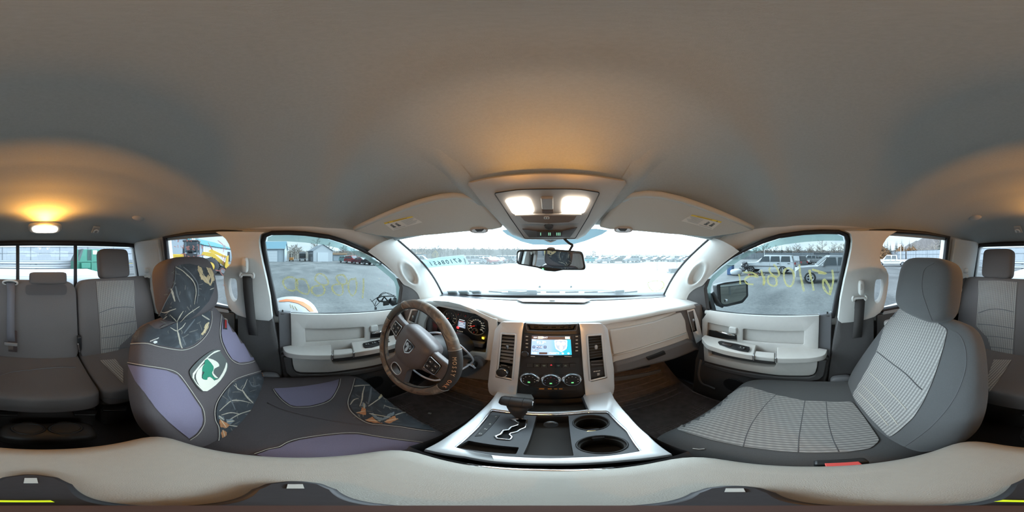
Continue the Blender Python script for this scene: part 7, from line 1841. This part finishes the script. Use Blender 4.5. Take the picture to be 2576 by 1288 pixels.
# ---------------------------------------------------------------- yellow wheel loader
YEL2 = mat('loader_yellow', (.40, .26, .025), .5, noise_scale=4, noise_amt=.15)
ld0 = thing('wheel_loader', 'yellow wheel loader with dark cab and raised bucket behind the driver side window', 'loader', (0, 0, 0))
for x in (-1.6, 1.5):
    for y in (-.95, .95):
        wl_ = MB().lathe([(.001, .22), (.38, .20), (.42, .26), (.70, .25), (.78, .18), (.78, -.22), (.001, -.22)], V((x, y, .78)), (0, math.copysign(1, y), 0), 22).build('wheel', TYRE, ld0, smooth=40)
        MB().lathe([(.001, .27), (.2, .26), (.4, .22)], V((x, y, .78)), (0, math.copysign(1, y), 0), 14).build('hub', YEL2, wl_)
        for k in range(12):
            a_ = 2*pi*k/12; MB().box(V((x + .78*cos(a_), y, .78 + .78*sin(a_))), (.10, .42, .07), Matrix.Rotation(-a_ - pi/2, 3, 'Y')).build('tread', TYRE, wl_)
MB().box((-1.7, 0, 1.45), (1.9, 1.25, .85)).build('engine_hood', YEL2, ld0, bev=.08); MB().box((-2.62, 0, 1.3), (.1, 1.1, .7)).build('radiator_grille', BLACKP, ld0)
MB().box((-.2, 0, 1.0), (1.6, .9, .6)).build('chassis', YEL2, ld0, bev=.05); MB().box((1.4, 0, 1.0), (1.1, .8, .7)).build('front_frame', YEL2, ld0, bev=.05)
MB().box((-.35, 0, 1.75), (1.25, 1.3, .35)).build('cab_floor', BLACKP, ld0)
for x in (-.95, .25):
    for y in (-.62, .62): MB().box((x, y, 2.45), (.09, .09, 1.2)).build('cab_post', BLACKP, ld0)
MB().box((-.35, 0, 3.1), (1.5, 1.45, .16)).build('cab_roof', BLACKP, ld0, bev=.05)
for y in (-.63, .63): MB().box((-.35, y, 2.5), (1.05, .02, .95)).build('cab_window', glass('cab_glass', (.35, .42, .45), .1), ld0)
MB().box((-.45, 0, 2.1), (.5, .5, .7)).build('cab_seat', BLACKP, ld0, bev=.06)
for y in (-.42, .42):
    slab('lift_arm', [V((.6, y, 1.8)), V((.75, y, 2.1)), V((1.7, y, 2.0)), V((2.9, y, .95)), V((2.75, y, .70)), V((1.6, y, 1.6))], (0, .12, 0), YEL2, ld0, bev=.02)
slab('tilt_link', [V((1.2, -.06, 2.15)), V((1.5, -.06, 2.35)), V((2.9, -.06, 1.7)), V((2.8, -.06, 1.5))], (0, .14, 0), YEL2, ld0, bev=.02)
bk = [(2.75, .75), (3.0, .45), (3.5, .55), (4.05, 1.75), (3.85, 1.75), (3.35, .85), (3.05, .95), (3.1, 1.75), (2.9, 1.7)]
slab('bucket', [V((x, -1.25, z)) for x, z in bk], (0, 2.5, 0), YEL2, ld0, bev=.02)
MB().tube([V((-1.3, .3, 1.8)), V((-1.3, .3, 2.6))], .06, 8).build('exhaust', BLACKP, ld0)
for k in range(2): MB().box((-.2, -.5 + k, 3.3), (.12, .18, .2)).build('work_lamp', LAMPC, ld0)
ld0.location = gp(492, 15.5); ld0.rotation_euler = (0, 0, R(116))
# tyre stacks in front of the loader bucket
for k, (u, d, z, tl_) in enumerate(((562, 14.2, .42, 1), (555, 15.5, .40, 0), (548, 16.2, .40, 0))):
    t_ = thing('loose_tyre', ('large black tyre standing nearest the door pillar, by the loader', 'black tyre with rusty hub standing behind the large tyre', 'black tyre standing closest to the loader bucket')[k], 'tyre', gp(u, d))
    c = gp(u, d) + V((0, 0, z)); ax_ = (CAM - c); ax_.z = 0; ax_.normalize(); ax_ = (ax_ + V((.25, .2, 0))).normalized()
    MB().lathe([(z*.55, -.13), (z*.9, -.15), (z, -.08), (z, .08), (z*.9, .15), (z*.55, .13), (z*.52, 0), (z*.55, -.13)], c, ax_, 24).build('tread', TYRE, t_, smooth=50)
    MB().lathe([(.001, .02), (z*.53, .04), (z*.53, -.04), (.001, -.02)], c, ax_, 16).build('rim', BUMP if k != 1 else mat('rust', (.22, .12, .06), .7), t_)

# ---------------------------------------------------------------- cars close by on the passenger side
car('suv', SILV_, gp(2088, 11.0), 95, 'silver four-door utility car with open front damage, nearest car outside the passenger window')
car('suv', WHITE_, gp(1934, 16.5), 92, 'long white utility car with missing front end behind the yellow marker numbers')
su = [o_ for o_ in bpy.data.objects if o_.type == 'EMPTY' and o_.get('label', '').startswith('long white utility')][0]; su.scale = (1.12, 1.03, 1.03)
car('suv', DGREY_, gp(1986, 22), 60, 'dark grey utility car with lit tail lamp right behind the long white one')
car('pickup', WHITE_, gp(2243, 27), 62, 'white crew cab pickup standing before the far fence, behind the plain headrest')
car('sedan', SILV_, gp(2350, 15), 48, 'silver sedan seen over the headrest of the plain grey seat')
JUNK = mat('junk_dark', (.05, .05, .055), .7); JRED = mat('junk_rust', (.35, .12, .06), .7)
jk = thing('wreck_front', 'bare dark engine bay parts lying at the nose of the long white car', 'car wreck', gp(1872, 15.6))
for k in range(9):
    c = gp(1872 + random.uniform(-8, 9), 15.6 + random.uniform(-.6, .6)) + V((0, 0, random.uniform(.35, 1.0)))
    MB().box(c, (random.uniform(.2, .6), random.uniform(.2, .5), random.uniform(.1, .4)), rotm(random.uniform(-30, 30), random.uniform(-30, 30), random.uniform(0, 90))).build('engine_piece', JUNK, jk, bev=.03)
jr = thing('scrap_pile', 'low red and brown scrap parts on the gravel below the long white car', 'scrap', gp(1905, 14.2))
for k in range(9):
    c = gp(1888 + k*4.2, 14.2 + random.uniform(-.3, .3)) + V((0, 0, random.uniform(.08, .22)))
    MB().box(c, (random.uniform(.2, .6), random.uniform(.15, .3), random.uniform(.06, .2)), rotm(0, random.uniform(-15, 15), random.uniform(0, 180))).build('scrap_piece', (JRED, JUNK, BUMP)[k % 3], jr, bev=.02)
bl = thing('bin', 'dark blue bin standing left of the white scrap near the door mirror', 'bin', gp(1838, 14.8)); MB().box(gp(1838, 14.8) + V((0, 0, .42)), (.5, .5, .84)).build('tub', BLUE_, bl, bev=.04); MB().box(gp(1838, 14.8) + V((0, 0, .87)), (.54, .54, .06)).build('lid', BLACKP, bl, bev=.02)
wsx = thing('fender', 'white crumpled fender beside the dark blue bin', 'car part', gp(1852, 14.4)); MB().sell(gp(1852, 14.4) + V((0, 0, .28)), (.45, .5, .28), .7, .7).build('shell', WHITE_, wsx, smooth=180); MB().lathe([(.18, 0), (.24, .06), (.24, .12)], gp(1846, 14.2) + V((0, 0, .24)), (1, .2, 0), 16).build('wheel_arch', BLACKP, wsx)
# rows further off to the right
cols = [SILV_, DGREY_, WHITE_, BLUE_, SILV_, TANP, WHITE_, DGREY_, GREEN_, SILV_]
cname = {SILV_.name: 'silver', DGREY_.name: 'dark grey', WHITE_.name: 'white', BLUE_.name: 'blue', TANP.name: 'tan', GREEN_.name: 'dark green', RED_.name: 'red', MAROON_.name: 'maroon', TEAL_.name: 'teal', BLACKP.name: 'black'}
k = 0
for d, u0, u1, n in ((34, 2005, 2062, 4), (44, 1985, 2090, 7), (56, 1950, 2105, 10), (66, 1925, 2110, 12)):
    for i in range(n):
        u = mix(u0, u1, (i + .5)/n) + random.uniform(-2, 2); p_ = cols[(k*7 + i*3) % 10]; kd = ('sedan', 'suv', 'sedan', 'suv', 'pickup')[(k + i) % 5]
        car(kd, p_, gp(u, d + random.uniform(-1.5, 1.5)), random.choice((-170, 165, 185, 10, 100)), '%s %s in the storage rows beyond the passenger window' % (cname[p_.name], {'sedan': 'sedan', 'suv': 'utility car', 'pickup': 'pickup'}[kd]), 'cars stored beyond the passenger window'); k += 1
# motorcycles in a jumble
def bike(loc, rot, m_, first=[]):
    if not first:
        r_ = thing('motorcycle', 'damaged motorcycle in the jumbled group beside the far fence', 'motorcycle', (0, 0, 0), 'motorcycles jumbled together at the back')
        for x in (-.7, .7): MB().tube([V((x + .30*cos(2*pi*q/14), 0, .32 + .30*sin(2*pi*q/14))) for q in range(14)], .06, 6, True).build('wheel', TYRE, r_)
        MB().sell((0, 0, .62), (.55, .16, .22), .7, .7, None, 12, 8).build('engine', JUNK, r_); MB().sell((.12, 0, .92), (.32, .15, .14), .7, .7, None, 12, 8).build('fuel_tank', m_, r_); MB().box((-.4, 0, .86), (.6, .26, .10)).build('saddle', BLACKP, r_, bev=.03)
        MB().tube([V((.72, 0, .32)), V((.5, 0, 1.05))], .04, 6).build('fork', GALV, r_); MB().tube([V((.45, -.38, 1.1)), V((.5, 0, 1.05)), V((.45, .38, 1.1))], .02, 6).build('handlebar', BLACKP, r_)
        first.append(r_)
    else:
        r_ = first[0].copy(); COL.objects.link(r_)
        for ch in first[0].children:
            c = ch.copy(); COL.objects.link(c); c.parent = r_; c.matrix_parent_inverse = Matrix.Identity(4)
    r_.location = loc; r_.rotation_euler = rot; r_.scale = (1.5, 1.5, 1.5)
for k in range(16):
    bike(gp(2068 + k*2.9, 38 + random.uniform(-2.5, 2.5)), (random.uniform(-.25, .25), 0, random.uniform(0, 6.3)), RED_)
ctn = thing('container', 'dark storage container behind the rows on the passenger side', 'container', gp(2066, 62)); MB().box(gp(2066, 62) + V((0, 0, 1.4)), (2.6, 6, 2.8)).build('box', BLACKP, ctn, bev=.05); MB().box(gp(2066, 60.6) + V((0, 0, 1.4)), (.06, 5.6, 2.4)).build('door_panel', DGREY_, ctn)

# ---------------------------------------------------------------- cars on the driver side and in the rows ahead
for u, d, p_, kd, hdg, lab in ((871, 42, TEAL_, 'suv', 15, 'pale teal van at the left end of the row across the yard'), (888, 38, RED_, 'suv', 20, 'bright red utility car in the row across the yard'), (910, 34, MAROON_, 'sedan', 25, 'maroon sedan beside the bright red car across the yard'), (936, 31, BLACKP, 'sedan', 20, 'black sedan nearest the windshield pillar in the row across the yard')):
    car(kd, p_, gp(u, d), hdg, lab)
for k in range(6): car('sedan', (DGREY_, BLACKP, SILV_)[k % 3], gp(842 + k*4.6, 66), 20 + 30*k, '%s car parked far behind the white garage' % cname[(DGREY_, BLACKP, SILV_)[k % 3].name], 'cars far behind the white garage')
fcols = [WHITE_, SILV_, WHITE_, DGREY_, WHITE_, SILV_, RED_, WHITE_, SILV_, BLACKP]
def front(u, d, kd, p_, hdg, where):
    car(kd, p_, gp(u, d), hdg, '%s %s %s' % (cname[p_.name], {'sedan': 'sedan', 'suv': 'utility car', 'pickup': 'pickup'}[kd], where), 'cars in rows ahead of the truck')
wl1 = 'in the near row ahead, left of the inside mirror'
for u, p_, kd, d in ((1196, WHITE_, 'suv', 36), (1212, WHITE_, 'sedan', 36), (1228, RED_, 'sedan', 35), (1240, SILV_, 'sedan', 36), (1256, DGREY_, 'sedan', 40), (1270, DGREY_, 'suv', 41), (1284, WHITE_, 'suv', 42), (1298, SILV_, 'sedan', 43), (1060, WHITE_, 'suv', 30), (1042, WHITE_, 'sedan', 26)):
    front(u, d, kd, p_, random.choice((20, 160, 40, 150)), wl1)
wl2 = 'in the near row ahead, right of the inside mirror'
TEALB = PAINT('cyan', (.02, .42, .45)); cname[TEALB.name] = 'bright cyan'
for u, p_, kd, d in ((1476, DGREY_, 'sedan', 42), (1493, TEALB, 'sedan', 41), (1521, WHITE_, 'sedan', 40), (1556, BLACKP, 'sedan', 41), (1586, WHITE_, 'suv', 42), (1604, DGREY_, 'sedan', 46), (1630, WHITE_, 'sedan', 52), (1652, DGREY_, 'sedan', 52), (1676, SILV_, 'sedan', 53), (1694, WHITE_, 'suv', 50), (1716, WHITE_, 'sedan', 50), (1738, DGREY_, 'sedan', 48), (1756, SILV_, 'suv', 46)):
    front(u, d, kd, p_, random.choice((10, 170, 195, -15)), wl2)
k = 0
for d, u0, u1, n in ((60, 1190, 1310, 10), (64, 1470, 1770, 18), (78, 1180, 1320, 12), (82, 1460, 1780, 20)):
    for i in range(n):
        k += 1; front(mix(u0, u1, (i + .5)/n) + random.uniform(-3, 3), d + random.uniform(-2, 2), ('sedan', 'suv', 'sedan', 'pickup', 'suv')[k*3 % 5], fcols[(k*7) % 10], random.choice((15, 165, 90, 200)), 'in the hazy rear rows ahead')
bx_ = thing('crate', 'small dark box with wire pole standing on the bright gravel ahead', 'box', gp(1694, 17)); b0 = gp(1694, 17)
MB().box(b0 + V((0, 0, .25)), (.95, .5, .34)).build('box', DGREY_, bx_, bev=.03); MB().box(b0 + V((0, 0, .05)), (1.3, .6, .08)).build('sled', GALV, bx_); MB().tube([b0 + V((.5, 0, .1)), b0 + V((.5, 0, 1.6))], .02, 6).build('pole', GALV, bx_)
mk_ = thing('marker_pole', 'thin pale marker pole standing left of the dark box ahead', 'pole', gp(1653, 20)); MB().tube([gp(1653, 20), gp(1653, 20) + V((0, 0, 1.4))], .02, 6).build('rod', GALV, mk_); MB().lathe([(.001, .05), (.12, .04), (.14, 0)], gp(1653, 20), (0, 0, 1), 10).build('foot', GALV, mk_)
for u, d, h_, lab in ((1923, 60, 6.5, 'tall pale light pole beyond the passenger window'), (2266, 45, 5.2, 'light pole left one of two behind the far fence'), (2274, 47, 4.9, 'light pole right one of two behind the far fence')):
    t_ = thing('light_pole', lab, 'pole', gp(u, d)); MB().tube([gp(u, d), gp(u, d) + V((0, 0, h_))], [.10, .06], 8).build('mast', mat('pole_pale', (.62, .63, .6), .6), t_); MB().box(gp(u, d) + V((.3, 0, h_)), (.8, .2, .12)).build('lamp_head', GALV, t_, bev=.03)

# ---------------------------------------------------------------- trees and hills
BARK = mat('bark', (.16, .135, .115), .95); TWG = mat('bare_twigs', (.20, .175, .15), .95); PINE = mat('pine_needles', (.025, .055, .04), .95, noise_scale=3, noise_amt=.4); RUST = mat('autumn_leaves', (.24, .13, .06), .95, noise_scale=3, noise_amt=.5)
def bare_tree(seed, label, group, h=9, twig=TWG, leafy=None):
    rnd = random.Random(seed); r_ = thing('tree', label, 'tree', (0, 0, 0), group)
    MB().tube([V((0, 0, 0)), V((.1, 0, h*.3)), V((0, .1, h*.55)), V((.1, 0, h*.9))], [.20, .15, .10, .03], 6).build('trunk', BARK, r_)
    br = MB()
    def grow_(p, d, L, r, lev):
        q = p + d*L; m_ = (p + q)/2 + V((rnd.uniform(-.1, .1), rnd.uniform(-.1, .1), .05))*L
        br.tube([p, m_, q], [r*1.5, r*1.2, r*.9], 3, caps=False)
        if lev:
            for _ in range(3 if lev > 1 else 4):
                d2 = (d + V((rnd.uniform(-.8, .8), rnd.uniform(-.8, .8), rnd.uniform(-.1, .7)))).normalized(); grow_(p.lerp(q, rnd.uniform(.45, 1)), d2, L*rnd.uniform(.5, .75), r*.55, lev-1)
    for k in range(14):
        z = h*(.20 + .048*k); a = rnd.uniform(0, 6.28); grow_(V((0, 0, z)), V((cos(a), sin(a), rnd.uniform(.5, 1.1))).normalized(), h*.24*(1.15 - .045*k), .05, 2)
    br.build('branches', twig, r_, smooth=0, kind='stuff')
    if leafy:
        lf = MB()
        for _ in range(1100):
            a, rr, z = rnd.uniform(0, 6.28), rnd.uniform(.1, 1)**.5*h*.34, rnd.uniform(.15, .98)
            k = sin(pi*min(1, z*.95 + .08)); c = V((rr*k*cos(a), rr*k*sin(a), h*z)); s_ = rnd.uniform(.06, .17)
            M3 = rotm(rnd.uniform(0, 180), rnd.uniform(0, 180), 0); lf.add([c + M3 @ V(q_) * s_ for q_ in ((-1, -1, 0), (1, -1, .3), (1, 1, 0), (-1, 1, .3))], [(0, 1, 2, 3)])
        lf.build('leaves', leafy, r_, smooth=0, kind='stuff')
    return r_
def pine_tree(seed, label, group, h=9):
    rnd = random.Random(seed); r_ = thing('pine_tree', label, 'tree', (0, 0, 0), group)
    MB().tube([V((0, 0, 0)), V((0, 0, h))], [.16, .02], 6).build('trunk', BARK, r_)
    nd = MB()
    for k in range(20):
        z = h*(.12 + .043*k); L = h*.23*(1.02 - k/20)
        for q in range(9):
            a = rnd.uniform(0, 6.28); d = V((cos(a), sin(a), -.25)); sd_ = V((-sin(a), cos(a), 0)); w_ = L*.28
            p = V((0, 0, z)); nd.add([p, p + d*L*.6 + sd_*w_, p + d*L*rnd.uniform(.85, 1.15), p + d*L*.6 - sd_*w_], [(0, 1, 2, 3)])
    nd.build('needles', PINE, r_, smooth=0, kind='stuff')
    return r_
def scatter(proto, spots):
    for k, (u, d, s_) in enumerate(spots):
        if k == 0: r_ = proto
        else:
            r_ = proto.copy(); COL.objects.link(r_)
            for ch in proto.children:
                c = ch.copy(); COL.objects.link(c); c.parent = r_; c.matrix_parent_inverse = Matrix.Identity(4)
        r_.location = gp(u, d); r_.rotation_euler = (0, 0, random.uniform(0, 6.28)); r_.scale = (s_*1.25, s_*1.25, s_)
rn = random.uniform
G1 = 'bare trees in the wood ahead on the left'
for sd in range(4): scatter(bare_tree(sd, 'bare tree in the hazy wood ahead, left of the inside mirror', G1), [(rn(1018, 1312), rn(95, 125), rn(.8, 1.1)) for _ in range(16)])
scatter(bare_tree(11, 'yellowish tree in the wood ahead, above the lot sheet', None, 7, TWG, mat('yellow_leaves', (.38, .30, .14), .9, noise_scale=3, noise_amt=.4)), [(1095, 92, .75)])
G2 = 'bare trees in the low line ahead on the right'
scatter(bare_tree(21, 'bare tree in the low hazy line ahead, right of the inside mirror', G2), [(rn(1465, 1540), rn(130, 150), rn(.8, 1.1)) for _ in range(9)] + [(rn(1540, 1800), rn(150, 190), rn(.55, .75)) for _ in range(20)])
G3 = 'bare trees behind the buildings across the yard'
for sd in (31, 32): scatter(bare_tree(sd, 'bare tree behind the buildings on the driver side', G3), [(rn(705, 960), rn(85, 110), rn(.75, 1.05)) for _ in range(13)])
scatter(bare_tree(33, 'taller bare tree rising behind the white garage roof', None, 9), [(797, 80, 1.25)])
G4 = 'bare trees behind the passenger side fence'
for sd in (41, 42, 43): scatter(bare_tree(sd, 'bare tree behind the long fence on the passenger side', G4), [(rn(1890, 2150), rn(90, 108), rn(.75, 1.1)) for _ in range(9)])
scatter(bare_tree(44, 'widest bare tree behind the long passenger side fence', None, 9), [(2068, 84, 1.15)])
G5 = 'dark pines behind the passenger side fence'
scatter(pine_tree(51, 'dark pine behind the long fence on the passenger side', G5), [(rn(1900, 2040), rn(88, 100), rn(.6, .9)) for _ in range(9)])
G6 = 'dark pines on the rise behind the far fence'
for sd in (61, 62): scatter(pine_tree(sd, 'dark pine on the rise behind the plain seat headrest', G6), [(rn(2215, 2290), rn(62, 78), rn(.7, .95)) for _ in range(8)])
scatter(pine_tree(63, 'large blue green pine beside the rear door window edge', None, 9), [(2366, 44, .82)])
G7 = 'rusty leaved trees behind the far fence'
for sd in (71, 72): scatter(bare_tree(sd, 'rusty leaved tree behind the far fence', G7, 6, TWG, RUST), [(rn(2212, 2300), rn(48, 58), rn(.6, .85)) for _ in range(8)])
scatter(bare_tree(75, 'bare tree on the wooded slope behind the far fence', 'bare trees on the slope behind'), [(rn(2270, 2400), rn(60, 110), rn(.7, 1.0)) for _ in range(26)])
HILL = mat('wooded_hill', (.085, .075, .072), .95, noise_scale=.9, noise_amt=.6); HILL2 = mat('wood_floor', (.19, .175, .155), .95, noise_scale=.35, noise_amt=.45)
def ridge_(name, label, u0, u1, d, hf, m_, depth=40, rough=1.0):
    rows = []
    n = 160
    for j in range(7):
        t = j/6; r = []
        for i in range(n + 1):
            u = mix(u0, u1, i/n); hh = hf(i/n)*(sin(pi*.5*t)) * (1 + rough*(.22*noise.noise(V((i*.9, j*.8, d))) + .12*noise.noise(V((i*2.3, j*.8, d)))) + .08*noise.noise(V((i*.13, j*.4, d)))) if j else 0
            p = gp(u, d + depth*t); p.z = GZ + hh; r.append(p)
        rows.append(r)
    o_ = MB().loft(rows, closed_ring=False, caps=False).build(name, m_, None, smooth=180); tag(o_, label, None, kind='structure')
ridge_('hill', 'wooded rise behind the far fence', 2195, 2420, 110, lambda t: 6 + 14*smooth(.15, .7, t), HILL, 40, .12)
ridge_('hill', 'undergrowth strip of the wood ahead on the left', 1000, 1330, 118, lambda t: 7.2*smooth(0, .1, t), HILL2, 10)
ridge_('hill', 'low hazy ridge ahead on the right', 1440, 1840, 170, lambda t: 3.2, HILL2, 20)
ridge_('hill', 'undergrowth strip behind the driver side buildings', 690, 990, 112, lambda t: 5.5, HILL2, 10)
ridge_('hill', 'undergrowth strip behind the passenger side fence', 1870, 2210, 105, lambda t: 5.5, HILL, 10)
